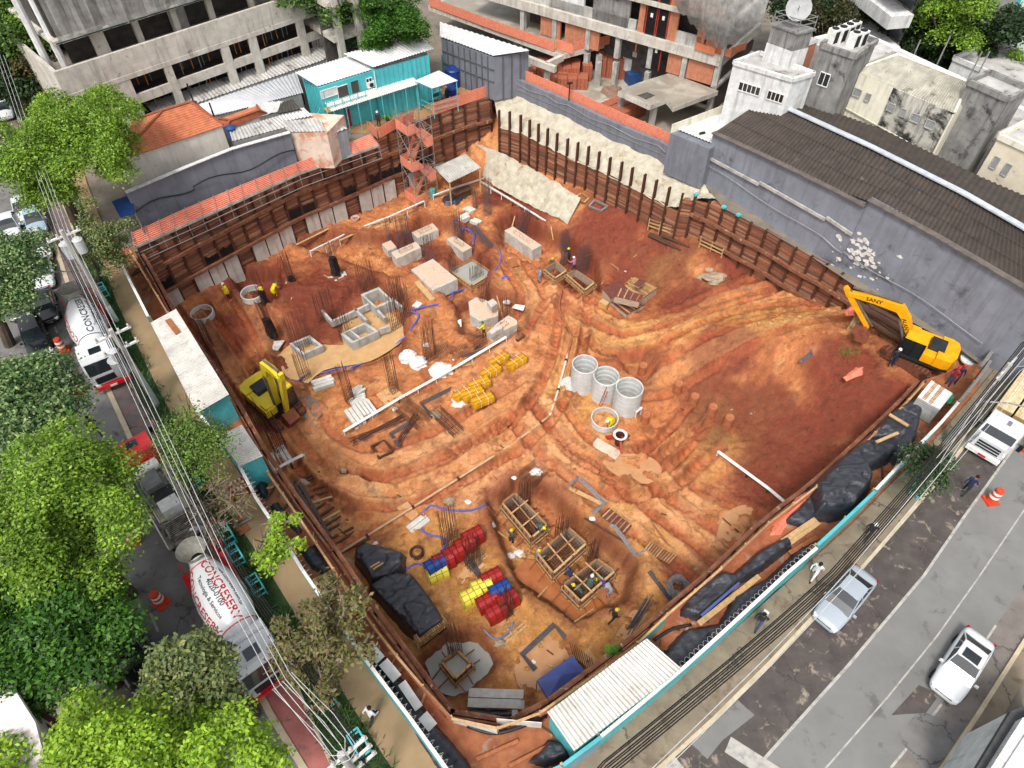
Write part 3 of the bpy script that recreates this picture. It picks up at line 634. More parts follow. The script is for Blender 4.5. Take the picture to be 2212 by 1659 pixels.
mesh_fence('white boarded fence at the near corner of the pit',fpx([(975,1551),(1040,1569),(1107,1575),(1168,1539)],0,1.),.9,m=mat('white_boards',S(226,222,212),S(196,190,180),sc=2,lines=(2,.16,.7,.12)))
mesh_fence('long orange fence beside the white roofed site shed',fpx([(1168,1539),(1280,1462),(1378,1389)],0,1.),1.)
mesh_fence('corrugated turquoise fence panel past the white roofed shed',fpx([(1378,1389),(1443,1327)],0,1.3),1.3,m=mat('teal_corrugated',S(96,208,204),S(80,190,190),lines=(2,.14,.7,.3)))
mesh_fence('orange fence between the puddles and the black tarps',fpx([(1443,1327),(1545,1240),(1659,1132),(1766,1050)],0,1.),1.)
mesh_fence('orange timber railed fence above the deep red slope',fpx([(1766,1050),(1860,965),(1949,880),(1996,828)],0,.8),.8)
def tray():
 hi=[(285,503),(400,450),(520,400),(640,352),(800,290)]; lo=[(290,533),(405,482),(525,428),(645,374),(818,313)]
 r=thing('safety_tray','long orange sheeted safety tray along the top of the back wall','safety tray',tuple(at(520,400,0)))
 H1=[at(a,b,1.1) for a,b in hi]; L0=[at(a,b,.12) for a,b in lo]; b=B()
 for i in range(len(hi)-1):
  n=Vector((0,0,.03)); m=14
  b.corr(H1[i],L0[i],L0[i+1],H1[i+1],7,.035,.01)
 b.build('sheeting',meshs,r)
 b=B()
 for i in range(len(hi)-1): b.beam(L0[i]-Vector((0,0,.08)),L0[i+1]-Vector((0,0,.08)),.12,.2)
 b.build('edge_board',conc,r)
 k=0
 for t in range(17):
  u=t/16*(len(hi)-1.001); i=int(u); f=u-i; p=L0[i].lerp(L0[i+1],f); q=H1[i].lerp(H1[i+1],f)
  b=B(); b.tube([p+Vector((.15,-.25,-1.2)),p+Vector((.1,-.18,.1)),q+Vector((0,0,.15))],.028,5); b.tube([p+Vector((.15,-.25,-1.2)),p+(q-p)*.1+Vector((0,0,-.1))],.022,5); b.build('bracket',galv,r)
 for dz,o in ((-.45,.35),(-1.1,.5)):
  b=B(); b.tube([p+Vector((.5*o,-.8*o,dz)) for p in L0],.03,6); b.build('tube_rail',galv,r)
tray()
mesh_fence('orange fence along the yard of the turquoise site office',fpx([(795,283),(812,300),(860,272),(900,262)],0,.2),1.1,rail=False)
mesh_fence('orange fence between the stair tower and the back corner',fpx([(935,245),(985,228),(1050,206)],0,.2),1.2,rail=False)
# ================================================================ things on the pit floor
def pj(p):
 dz=p[2]-H; f=p[1]*_c-dz*_s; u=p[1]*_s+dz*_c; return (CX+F*p[0]/f,CY-F*u/f)
def hsolve(p,ty,hi=14):
 a,b=0.,hi
 for _ in range(30):
  m=(a+b)/2
  if pj((p[0],p[1],p[2]+m))[1]>ty:a=m
  else:b=m
 return (a+b)/2
A1=.70   # the site's main axis
rods_d=rebarm
def grid_rods(b,c,w,d,nx,ny,z0,z1,rz,r=.016,jit=.03,lean=0.):
 cs,sn=math.cos(rz),math.sin(rz)
 for i in range(nx):
  for j in range(ny):
   if 0<i<nx-1 and 0<j<ny-1: continue
   u=(i/(max(1,nx-1))-.5)*w; v=(j/(max(1,ny-1))-.5)*d
   x=c[0]+u*cs-v*sn;y=c[1]+u*sn+v*cs
   b.cyl((x,y,z0),(x+R.uniform(-jit,jit)*3+lean,y+R.uniform(-jit,jit)*3,z1+R.uniform(-.25,.15)),r,n=4,cap=False)
def ties(b,c,w,d,z0,z1,rz,step=.3,r=.012):
 z=z0; cs,sn=math.cos(rz),math.sin(rz)
 while z<z1:
  P=[(c[0]+u*cs-v*sn,c[1]+u*sn+v*cs,z) for u,v in ((-w/2,-d/2),(w/2,-d/2),(w/2,d/2),(-w/2,d/2),(-w/2,-d/2))]
  for p,q in zip(P[:-1],P[1:]): b.cyl(p,q,r,n=4,cap=False)
  z+=step
def cage(px,py,ty,w,d,nx,ny,label,wrap=0.,rz=A1,tie=.5,lean=0.,m=None,tz=.35,z=None):
 p=G(px,py) if z is None else at(px,py,z); h=hsolve(p,ty); r=thing('starter_bars',label,'rebar column',p,group='vertical starter bars on the pit floor')
 b=B(); grid_rods(b,p,w,d,nx,ny,p.z-.1,p.z+h,rz,lean=lean); ties(b,p,w,d,p.z+.1,p.z+h*tie,rz,tz)
 b.build('bars',m or rebarm,r)
 if wrap:
  b=B(); prof=[]
  n=10; rings=[]
  for k in range(6):
   zz=p.z+wrap*k/5; s=1.25-.3*k/5; rr=[]
   for i in range(n):
    t=2*math.pi*i/n; q=R.uniform(.85,1.15)*s; rr.append((p.x+math.cos(t)*w*.62*q,p.y+math.sin(t)*max(d,.3)*.62*q,zz))
   rings.append(rr)
  b.add([v for rr in rings for v in rr],[(k*n+i,k*n+(i+1)%n,(k+1)*n+(i+1)%n,(k+1)*n+i) for k in range(5) for i in range(n)]+[tuple(range(5*n,6*n))])
  b.build('black_wrap',black,r)
 return r
def pcap(quad,bot,label,stub=0,m=None,soilt=True,name='pile_cap_block'):
 i=max(range(len(quad)),key=lambda k:quad[k][1]); p=G(*bot); h=hsolve(p,quad[i][1]); zt=p.z+h
 P=[XY(a,b,zt) for a,b in quad]; cx=sum(q[0] for q in P)/len(P); cy=sum(q[1] for q in P)/len(P)
 r=thing(name,label,'concrete block',(cx,cy,p.z)); b=B(); b.prism(P,p.z-.9,zt); b.build('block',m or concw,r)
 if soilt:
  b=B(); b.prism([(cx+(x-cx)*.93,cy+(y-cy)*.93) for x,y in P],zt+.001,zt+.006); b.build('muddy_top',mat('mud_on_concrete',S(206,168,134),S(190,180,166),sc=2.2,rough=.7,stain=S(176,110,72),ssc=2,sth=.6),r)
 if stub:
  b=B(); L=math.dist(P[0],P[1]); Wd=math.dist(P[1],P[2]); e=0 if L>Wd else 1; a=math.atan2(P[e+1][1]-P[e][1],P[e+1][0]-P[e][0])
  grid_rods(b,(cx,cy),max(L,Wd)*.55,min(L,Wd)*.35,12,3,zt,zt+stub,a,r=.014,jit=.01); b.build('starter_rods',rebarg,r)
 return r,P,zt
pcap([(825,527),(844,519),(857,534),(838,542)],(838,557),'smallest cube shaped concrete cap in the back pit')
pcap([(845,545),(898,522),(909,535),(857,559)],(859,579),'long concrete cap with a row of rods in front of the small cube',.35)
pcap([(889,502),(934,482),(947,496),(902,514)],(903,531),'rearmost concrete cap in the back pit',.3)
pcap([(964,516),(983,509),(1019,534),(1000,545)],(1003,566),'concrete cap with a plank lying on top by the blue hose',.25)
pcap([(1090,498),(1108,489),(1170,530),(1151,540)],(1151,563),'longest concrete cap with a mud covered top near the white rail',.3)
pcap([(888,582),(935,559),(988,603),(935,627)],(935,634),'low mud covered slab heaped with planks',0)
pcap([(1012,652),(1028,642),(1050,648),(1076,670),(1076,682),(1039,694),(1015,680)],(1040,714),'many sided concrete cap with a tiled heap on top',0)
pcap([(1051,720),(1072,700),(1098,681),(1116,692),(1117,700),(1066,725)],(1066,738),'angular concrete cap beside the white board',.2)
for q,l in (([(1052,652),(1065,645),(1075,655),(1062,664)],'small stack of white slabs on the many sided cap'),([(1055,715),(1080,701),(1086,708),(1062,722)],'grey framed grate resting on the angular cap')):
 z=-5.6; P=[XY(a,b,z) for a,b in q]; b=B(); b.prism(P,z-.5,z); tag(b.build('slab_stack',panelm),l,'slab stack')
def basin(quad,bot,label,cross=None,wt=.16):
 i=max(range(4),key=lambda k:quad[k][1]); p=G(*bot); h=hsolve(p,quad[i][1]); zt=p.z+h; P=[Vector((*XY(a,b,zt),0)) for a,b in quad]; c=sum(P,Vector())/4
 r=thing('concrete_basin',label,'concrete basin',(c.x,c.y,p.z)); b=B(); Q=[c+(x-c)*(1-2*wt/((x-c).length)) for x in P]
 for k in range(4):
  a,d=P[k],P[(k+1)%4]; e,f=Q[(k+1)%4],Q[k]; b.prism([(a.x,a.y),(d.x,d.y),(e.x,e.y),(f.x,f.y)],p.z-.4,zt+.002*(k%2))
 b.build('walls',conc,r)
 if cross:
  a=P[0].lerp(P[1],cross);d=P[3].lerp(P[2],cross); b=B(); b.beam((a.x,a.y,zt-.45),(d.x,d.y,zt-.45),.16,.88); b.build('cross_wall',conc,r)
 return r,zt
basin([(779,636),(818,620),(849,649),(812,667)],(812,690),'square open concrete basin between the ground beams')
_,zt=basin([(735,720),(790,696),(818,715),(760,742)],(762,762),'wide concrete basin split in two by a cross wall',.35)
basin([(625,742),(669,724),(698,747),(653,767)],(655,784),'concrete basin crowded with tall rods beside the tan pool')
for a,bb,l in (((719,699),(797,662),'long concrete ground beam between rods and the square basin'),((769,674),(793,697),'short concrete beam joining the two basins'),((814,672),(832,692),'concrete beam running from the square basin into the water'),((719,700),(697,675),'concrete beam carrying a row of rods'),((820,716),(842,709),'short concrete beam at the edge of the tan pool'),((847,649),(870,669),'concrete beam to the right of the square basin')):
 z=-6.75; b=B(); b.beam(at(*a,z),at(*bb,z),.22,.6); tag(b.build('ground_beam',conc),l,'ground beam',group='concrete ground beams')
CG=[ # base x,y, top y, w,d,nx,ny,wrap,label
(630,606,545,.5,.35,4,3,.45,'thin rods rising from a black wrap near the excavated hole'),
(728,597,520,.6,.4,5,3,2.2,'rods in a tall black wrap on a small concrete pad'),
(573,656,588,.5,.3,4,3,1.4,'black wrapped rods closest to the ring in the hole'),
(590,728,645,.6,.35,5,3,2.1,'tall black wrapped rods at the edge of the deep red soil'),
(655,748,680,1.5,1.1,9,5,0,'dense rods standing in the basin beside the pool'),
(662,822,758,.9,.3,8,2,0,'tall rods in front of the basin near the yellow digger'),
(797,632,565,1.5,.5,10,3,0,'wide comb of rods behind the square basin'),
(858,662,598,1.2,.3,10,2,0,'rods right of the square basin'),
(868,702,622,1.9,.4,12,2,0,'broad grid of rods beside the blue hose'),
(708,690,628,1.6,.25,12,2,0,'row of rods along the left ground beam'),
(748,732,668,.9,.5,7,3,0,'rods in the corner of the split basin'),
(930,776,700,1.1,.4,9,3,0,'rods rising from stacked boards by the white bags'),
(990,522,455,.8,.4,7,3,0,'rods above the cap with the plank'),
(1027,452,408,.4,.4,4,4,0,'slim rods beside the slab stacks'),
(1053,463,385,.6,.5,6,4,0,'dark dense rods near the white rail corner'),
(875,532,465,1.4,.5,9,3,0,'tall rods between the caps of the back pit'),
(930,580,508,.9,.5,7,3,0,'rods behind the plank heaped slab'),
(840,515,470,.4,.3,4,2,0,'few thin rods behind the small cube'),
(980,598,560,.8,.3,6,2,0,'short rods by the formed slab'),
(1047,664,612,.9,.4,7,3,0,'rods on the many sided cap'),
(1093,692,640,.7,.4,6,3,0,'rods behind the angular cap'),
(852,846,765,.6,.5,5,4,0,'twisted brown rods standing in a plywood tray'),
(757,868,790,.6,.5,6,4,0,'dark brown rods beside the pale post stack'),
(607,972,898,.9,.5,8,4,0,'dense dark rods next to the loose pale posts'),
(566,935,868,.9,.4,7,3,0,'dark rods close to the site shed roof'),
(450,742,690,.5,1.2,4,8,0,'long grey rods behind the first white roofed shed'),
(474,800,748,.5,1.,4,6,0,'brown rods wrapped with white sheets by the shed'),
(973,1174,1102,1.1,.4,9,2,0,'bare rods standing beside the red forms'),
(1023,1222,1160,.9,.5,8,3,0,'rods rising behind the split red stack'),
(1218,572,498,.7,.5,7,4,0,'tall grey violet rods above the far formwork'),
(1257,592,530,1.,.6,7,4,0,'rods right of the tall violet bundle'),
(1130,508,452,1.3,.5,9,3,0,'rods above the longest concrete cap'),
(1030,610,572,1.4,.3,10,2,0,'low row of rods on the formed slab'),
(1095,1330,1275,.5,.5,6,3,0,'rods beside the last red form near the pallet'),
(1132,1095,1040,.8,.4,8,3,0,'rods rising inside the largest formwork box'),
(1210,1170,1120,.8,.4,8,3,0,'rods rising inside the middle formwork box'),
(1278,1215,1172,.6,.4,6,3,0,'rods rising inside the near formwork box'),
(985,1420,1352,.7,.5,6,3,0,'thin bent rods behind the square form in the slurry'),
]
for x,y,ty,w,d,nx,ny,wr,l in CG: cage(x,y,ty,w,d,nx,ny,l,wrap=wr,m=rebarg if y<600 else None,tie=.35 if ny<3 else .55)
plyd=mat('dark_plywood',S(104,78,62),S(84,62,50),sc=4,rough=.7)
plyl=mat('pale_formwork',S(168,150,132),S(140,122,106),sc=4,rough=.8)
def formwork(quad,bot,label,struts=True,mats=True,deep=0.,fill=None,wall=plyl):
 i=max(range(4),key=lambda k:quad[k][1]); p=G(*bot); h=hsolve(p,quad[i][1]); zt=p.z+h; z0=p.z-deep; P=[Vector((*XY(a,b,zt),0)) for a,b in quad]; c=sum(P,Vector())/4
 if (P[1]-P[0]).cross(P[2]-P[0]).z<0: P=P[::-1]
 r=thing('formwork_box',label,'formwork',(c.x,c.y,z0)); bw=B(); bs=B(); bt=B(); bst=B()
 for k in range(4):
  a,d=P[k],P[(k+1)%4]; n=Vector(((d-a).y,-(d-a).x,0)).normalized()
  bw.beam((a.x,a.y,(z0+zt)/2),(d.x,d.y,(z0+zt)/2),.05,zt-z0)
  bt.beam((a.x+n.x*.05,a.y+n.y*.05,zt+.03),(d.x+n.x*.05,d.y+n.y*.05,zt+.03),.14,.07)
  for zz in (z0+.25*h,z0+.62*h): e=(d-a).normalized()*.25; bt.beam((a.x+n.x*.16-e.x,a.y+n.y*.16-e.y,zz),(d.x+n.x*.16+e.x,d.y+n.y*.16+e.y,zz),.08,.09)
  m=max(3,int((d-a).length/.4))
  for j in range(m+1):
   q=a.lerp(d,j/m)+n*.09; bs.box(q.x,q.y,z0,.06,.06,zt-z0+R.uniform(-.02,.3 if R.random()<.15 else .02),math.atan2(n.y,n.x))
   if struts and j%2==0: bst.beam((q.x+n.x*.05,q.y+n.y*.05,z0+.6*h),(q.x+n.x*R.uniform(.7,1.),q.y+n.y*.85,z0+R.uniform(.1,.35)*h),.06)
 bw.build('side_boards',wall,r); bt.build('waler_rail',wood,r); bs.build('stud',woodr,r)
 if struts: bst.build('strut',woodr,r)
 if mats:
  bm=B(); ex=P[1]-P[0]; ey=P[3]-P[0]; nx=int(ex.length/.17); ny=int(ey.length/.17)
  for zz in (zt-.35,zt-1.0):
   for j in range(1,nx):
    a=P[0]+ex*j/nx; d=a+ey; bm.cyl((a.x,a.y,zz),(d.x,d.y,zz),.013,n=4,cap=False)
   for j in range(1,ny):
    a=P[0]+ey*j/ny; d=a+ex; bm.cyl((a.x,a.y,zz+.02),(d.x,d.y,zz+.02),.013,n=4,cap=False)
  for j in range(14):
   a=P[0]+ex*R.uniform(.1,.9)+ey*R.uniform(.1,.9); d=P[0]+ex*R.uniform(.1,.9)+ey*R.uniform(.1,.9); bm.cyl((a.x,a.y,zt-.2),(d.x,d.y,zt-1.2),.012,n=4,cap=False)
  bm.build('rebar_mat',rebarm,r)
  cb=B()
  for t in (.3,.68):
   L=ex if ex.length>ey.length else ey; O=ey if ex.length>ey.length else ex
   a=P[0]+L*t-O*.12; d=P[0]+L*t+O*1.12; cb.beam((a.x,a.y,zt+.11),(d.x,d.y,zt+.11),.09,.07)
  a=P[0]+O*.5+L*.05;d=P[0]+O*.5+L*.95; cb.beam((a.x,a.y,zt+.17),(d.x,d.y,zt+.17),.08,.05)
  cb.build('cross_batten',wood,r)
 if fill is not None:
  b=B(); b.prism([(c.x+(q.x-c.x)*.95,c.y+(q.y-c.y)*.95) for q in P],z0,zt-fill); b.build('poured_concrete',wcem,r)
 return r,zt,c
formwork([(1087,1087),(1112,1067),(1179,1134),(1148,1160)],(1150,1182),'largest timber formwork box with a worker bending inside')
formwork([(1165,1198),(1228,1142),(1264,1174),(1195,1236)],(1198,1257),'middle timber formwork box with two cross battens')
formwork([(1220,1263),(1290,1210),(1325,1234),(1254,1297)],(1255,1318),'near timber formwork box with workers standing on its rebar')
formwork([(1177,583),(1201,567),(1222,585),(1199,600)],(1199,612),'small open form left of the tall violet rods',mats=False)
formwork([(1225,593),(1243,585),(1282,611),(1263,626)],(1263,638),'long narrow open form right of the pouring pipe',mats=False)
formwork([(957,1430),(988,1408),(1015,1434),(983,1463)],(985,1480),'square timber form half filled with concrete in the grey slurry',mats=False,fill=.35)
formwork([(973,585),(1020,562),(1063,590),(1018,617)],(1018,626),'shallow framed slab form with poured concrete',struts=False,mats=False,fill=.05)
ringm=mat('precast_ring',S(206,208,206),S(184,186,184),sc=1.6,rough=.8,streak=(S(160,140,120),.3),lines=(2,.5,.72,.06))
def ringstack(px,py,rad,h,n,label,z=None,group='stacked precast manhole rings',steps=True):
 p=G(px,py) if z is None else at(px,py,z); r=thing('precast_ring_stack' if n>1 else 'precast_ring',label,'concrete ring',p,group=group if n>1 else None); hh=h/n
 for k in range(n):
  b=B(); z0=p.z+k*hh; t=.07; N=36
  prof=[(rad,z0),(rad+.012,z0+.03),(rad+.012,z0+hh-.06),(rad-.01,z0+hh-.004),(rad-t,z0+hh-.004),(rad-t-.02,z0+hh-.05),(rad-t,z0+.05),(rad-t-.02,z0),(rad,z0)]
  b.lathe(p.x,p.y,prof,N); b.build('ring',ringm,r,smooth=False)
 return r,p
ringstack(1258,834,.98,2.6,5,'rearmost of the three tall ring stacks')
ringstack(1303,855,.98,2.4,5,'middle ring stack with a small ladder leaning on it')
ringstack(1351,882,1.02,2.5,5,'ring stack with a mud stained rim nearest the worker in yellow')
ringstack(1305,912,1.02,.6,1,'single low ring with a yellow clad worker inside')
ringstack(440,684,.95,.55,1,'lone ring lying near the corner of the back wall')
ringstack(548,642,.95,.6,1,'ring half sunk in the red hole near two yellow raincoats')
for k,(x,y) in enumerate(((1234,826),(1240,829),(1246,832))):
 p=G(x,y+16); b=B(); N=18; vs=[]; a=.25
 for s_ in (0,.09):
  for i in range(N+1):
   t=math.pi*i/N; vs.append((p.x+.95*math.cos(t)*.95,p.y-.95*math.cos(t)*.3+s_+.35*math.sin(t),p.z+1.02*math.sin(t)))
 n=N+1; b.add(vs,[tuple(range(n)),tuple(range(n,2*n))[::-1]]+[(i,n+i,n+(i+1)%n,(i+1)%n) for i in range(n)])
 tag(b.build('half_lid',ringm),'half round concrete lid leaning beside the rear ring stack','ring lid',group='half lids leaning by the rings')
def ladder(p,q,w,m,label,n=7,name='ladder'):
 p,q=Vector(p),Vector(q); d=(q-p); s=Vector((d.y,-d.x,0)); s=(s.normalized() if s.length>.01 else Vector((1,0,0)))*w/2; r=thing(name,label,'ladder',p)
 for e in (-1,1): b=B(); b.beam(p+s*e,q+s*e,.05,.03); b.build('rail',m,r)
 b=B()
 for k in range(1,n): t=p.lerp(q,k/n); b.beam(t-s,t+s,.03,.03)
 b.build('rungs',m,r); return r
redst=mat('red_paint_metal',S(178,62,44),S(150,50,38),rough=.55)
p=G(1294,882); _q=G(1303,862); ladder(p,(_q.x,_q.y-.9,p.z+2.2),.4,redst,'small red ladder leaning on the middle ring stack')
ladder(G(604,612),G(612,580,.6)+Vector((0,0,1.6)),.4,redst,'red ladder standing in the hole by two yellow raincoats')
p=G(1336,958); r=thing('concreting_funnel','stubby rusty funnel pipe with pale rim and three red fins','funnel',p)
b=B(); b.lathe(p.x,p.y,[(.3,p.z),(.3,p.z+.9),(.5,p.z+1.),(.5,p.z+1.06),(.34,p.z+1.06),(.28,p.z+.9),(.28,p.z+.2)],20); b.build('pipe',steelb,r)
b=B(); b.lathe(p.x,p.y,[(.5,p.z+1.062),(.52,p.z+1.09),(.36,p.z+1.09),(.34,p.z+1.062)],20); b.build('rim',whitep,r)
for k in range(3):
 t=2.1*k+.6; b=B(); b.beam((p.x+.3*math.cos(t),p.y+.3*math.sin(t),p.z+.7),(p.x+.95*math.cos(t),p.y+.95*math.sin(t),p.z+.15),.16,.3); b.build('fin',redst,r)
p=G(1312,975); b=B(); b.beam(p+Vector((-.9,.75,.12)),p+Vector((.75,-.5,.12)),.85,.14); tag(b.build('steel_plate',mat('muddy_white_plate',S(214,196,176),S(190,168,146),sc=2,stain=S(160,120,90),ssc=2,sth=.6)),'mud stained white plate leaning against the funnel pipe','plate')
for x,y,l in ((1386,806,'pale round pile stub sticking out of the slope by the rings'),(1462,845,'round pile stub on the red slope, highest of the muddy three'),(1496,872,'round pile stub with a flat clay top'),(1570,918,'leaning pile stub streaked with white'),(1392,912,'broken mud covered pile head by the short white board'),(1535,895,'half buried pile head with a blue scrap')):
 p=G(x,y); b=B(); b.lathe(p.x,p.y,[(.36,p.z-.5),(.35,p.z+.5),(.34,p.z+.95),(.28,p.z+1.02),(0.02,p.z+1.0)],14); tag(b.build('pile_stub',mat('muddy_pile',S(184,116,76),S(150,84,54),sc=3,rough=.8,bump=.4,stain=S(206,190,174),ssc=2.2,sth=.6)),l,'pile stub')
def batter(pts,label,h=.75,w=.16,step=1.6,floor=None,vert=.14,m=None):
 P=[]
 for a,b_ in pts:
  z=floor if floor is not None else gz(*XY(a,b_+12,-7.)); P.append(at(a,b_,z+h))
 r=thing('batter_board',label,'setting out rail',P[0]-Vector((0,0,h)),group='white setting out rails'); b=B(); pb=B()
 for p,q in zip(P[:-1],P[1:]):
  b.beam(p,q,w,.03); b.beam(p-Vector((0,0,.1)),q-Vector((0,0,.1)),.03,vert)
  n=max(1,int((q-p).length/step))
  for k in range(n+1):
   t=p.lerp(q,k/n); pb=B(); pb.box(t.x+.03,t.y+.03,t.z-h-.3,.07,.07,h+.28); pb.build('stake',m or whitep,r)
 b.build('board',m or whitep,r)
batter([(669,543),(760,498),(840,468),(916,434)],'long white setting out rail in front of the concrete panels')
batter([(935,422),(990,402),(1045,384)],'white setting out rail in front of the open shelter')
batter([(1037,391),(1106,432),(1160,465),(1215,500)],'white setting out rail below the pale apron')
batter([(1215,500),(1275,540),(1335,580)],'mud brown rail continuing towards the plywood stacks',m=wood)
batter([(742,932),(860,862),(980,795),(1093,728)],'longest white rail crossing between rods and cages',h=.6,w=.22)
batter([(592,1015),(625,997),(655,982)],'short white rail by the loose pale posts',h=.6,w=.22)
batter([(1551,975),(1615,1022),(1660,1055),(1702,1090)],'white rail on the deep red slope towards the orange fence',h=.6,w=.24)
batter([(1374,890),(1386,880)],'tiny white board stub right of the near ring stack',h=.9,w=.2)
def pipe(pts,r_,m,name,label,cat,lift=.12,collars=None,sm_=5,z=None):
 P=spl(pts,sm_); V=[]
 for a,b_ in P: q=G(a,b_) if z is None else at(a,b_,z); V.append(q+Vector((0,0,lift)))
 for _ in range(3): V=[V[0]]+[Vector((V[i].x,V[i].y,(V[i-1].z+V[i].z*2+V[i+1].z)/4)) for i in range(1,len(V)-1)]+[V[-1]]
 if collars:
  r=thing(name,label,cat,V[0]-Vector((0,0,lift))); b=B(); b.tube(V,r_,8); b.build('pipe',m,r,smooth=True); b=B(); L=0
  for p,q in zip(V[:-1],V[1:]):
   L+=(q-p).length
   if L>3.: L=0; d=(q-p).normalized(); b.cyl(p-d*.09,p+d*.09,r_*1.5,n=10)
  b.build('coupling',collars,r); return r
 b=B(); b.tube(V,r_,6); return tag(b.build(name,m,smooth=True),label,cat)
pipem=mat('muddy_pipe',S(206,172,140),S(184,144,110),sc=3,rough=.7,grime=.2); whpipe=mat('white_pipe',S(222,212,200),S(200,184,168),sc=2)
pipe([(728,1203),(860,1120),(990,1038),(1106,963),(1186,903)],.09,pipem,'pouring_pipe','long straight pipe carrying concrete across the mud','pipe',.25,steelb,4)
pipe([(1187,902),(1200,865),(1211,826),(1226,768)],.09,whpipe,'pouring_pipe','white middle length of the concrete pipe','pipe',.25,steelb,4)
pipe([(1226,768),(1234,735),(1226,710),(1208,670),(1214,628),(1222,588)],.1,mat('brown_hose',S(160,100,66),S(140,84,56)),'pouring_hose','thick brown hose curving up to the far formwork','hose',.2,None,6)
bl=mat('blue_hose',S(84,104,196),S(66,84,170),sc=3,rough=.5,grime=.15)
pipe([(700,836),(778,790),(853,750),(892,705),(905,682),(890,671),(953,655),(1015,618),(1052,600),(1075,578),(1083,560),(1078,540)],.075,bl,'blue_hose','long blue hose curving across the pit floor','hose',.08)
pipe([(748,775),(762,781),(753,792),(713,802),(678,812),(640,826)],.07,bl,'blue_hose','short blue hose at the edge of the tan pool','hose',.08)
pipe([(983,477),(1000,492),(1024,508),(1022,530)],.07,bl,'blue_hose','blue hose beside the cap with the plank','hose',.08)
pipe([(1053,1089),(1015,1104),(963,1102),(930,1094),(908,1122),(918,1152),(953,1162),(965,1174),(952,1192)],.07,bl,'blue_hose','blue hose looping around the bare rods','hose',.08)
pipe([(928,1224),(898,1219),(880,1230),(862,1236)],.07,bl,'blue_hose','blue hose end by the black tarp','hose',.08)
pipe([(1042,1360),(1070,1382),(1095,1370),(1110,1345)],.06,mat('grey_blue_hose',S(112,130,170),S(96,112,150)),'blue_hose','faded hose beside the pallet','hose',.1)
def barbundle(pts,label,m=rebarg,n=7,r_=.03,spread=.28,name='bent_bars'):
 P=[G(a,b_) for a,b_ in pts]; r=thing(name,label,'rebar bundle',P[0],group='bundles of bent bars on the mud'); b=B()
 for k in range(n):
  o=(k/(n-1)-.5)*spread; V=[]
  for i,p in enumerate(P):
   d=(P[min(i+1,len(P)-1)]-P[max(i-1,0)]); nn=Vector((-d.y,d.x,0)).normalized(); V.append(p+nn*o+Vector((0,0,.1+R.uniform(0,.12))))
  b.tube(V,r_,5)
 b.build('bars',m,r); return r
barg=mat('bar_grey_light',S(150,148,150),S(112,108,110),sc=9,rough=.5,grime=0)
barbundle([(1228,1049),(1250,1035),(1306,1089),(1280,1110)],'bright grey bent bars like a long bracket by the brown panel',barg)
barbundle([(1318,1137),(1328,1141),(1373,1202),(1391,1192)],'second bright grey bent bars near the ribbed panel',barg,spread=.2)
barbundle([(1221,1379),(1196,1352),(1128,1416),(1156,1449)],'dark bent bars framing the shallow puddle')
barbundle([(993,862),(975,842),(910,874),(935,904)],'dark grey bent bars beside the yellow props')
barbundle([(884,915),(845,940),(862,966)],'grey bent bars next to the rust coloured cage')
barbundle([(1402,1236),(1450,1302),(1480,1280)],'bent bars around the coil of wire near the orange fence')
for (a,c,e,f,l,n,sp) in ((1018,490,1062,538,'grey brown rods lying on the clay by the blue hose',12,.8),(985,1190,1105,1325,'long dark steel profiles lying beside the coloured forms',5,.35),(1010,1200,1060,1290,'brown rods lying beside the dark profiles',8,.6),(860,960,900,900,'rusty rods lying behind the bent bars',9,.7),(765,955,870,905,'mud brown rods spread below the long white rail',14,.7),(1359,1366,1405,1292,'dark fan of rods leaning towards the orange fence',12,.5),(1080,720,1030,760,'grey rods heaped near the yellow props',10,.6),(1000,775,1075,745,'light grey rods heaped behind the yellow props',9,.5)):
 P=[G(a,c),G(e,f)]; b=B(); r=thing('rod_bundle',l,'rebar bundle',P[0],group='rods lying on the pit floor')
 d=(P[1]-P[0]).normalized(); nn=Vector((-d.y,d.x,0))
 for k in range(n):
  o=nn*R.uniform(-.5,.5)*sp; o2=nn*R.uniform(-.5,.5)*sp; b.cyl(P[0]+o+Vector((0,0,R.uniform(.06,.3)))+d*R.uniform(-.3,.3),P[1]+o2+Vector((0,0,R.uniform(.06,.3)))+d*R.uniform(-.3,.3),.028,n=5)
 b.build('rods',rebarg if ('grey' in l or 'dark' in l) else rebarm,r)
p=G(1262,1440); b=B()
for k in range(10): b.cyl(p+Vector((-.55+k*.13,.3-k*.1,.1)),p+Vector((-.9+k*.13,.9-k*.1,1.5)),.02,n=5)
tag(b.build('leaning_rods',rebarm),'comb of brown rods leaning behind the blue canopy','rebar bundle')
def coil(px,py,rad,label,m,n=9,name='wire_coil',rough=.12):
 p=G(px,py); b=B()
 for k in range(n):
  rr=rad*R.uniform(.78,1.08); ph=R.uniform(0,6); z=.06+.035*k; b.tube([p+Vector((rr*math.cos(ph+i*.35)+R.uniform(-rough,rough)*.4,rr*math.sin(ph+i*.35)+R.uniform(-rough,rough)*.4,z+R.uniform(-.03,.03))) for i in range(19)],.022,4)
 return tag(b.build(name,m),label,'wire coil')
coil(1461,1275,.62,'tangled coil of grey wire beside the orange fence',barg,26,rough=.3)
coil(901,1197,.42,'round coil of rusty wire on the tan mud',rebarm,12,rough=.04)
coil(768,474,.4,'coil of pale tube by the concrete panels',mat('pale_tube',S(214,196,190),S(196,176,170)),6,rough=.05)
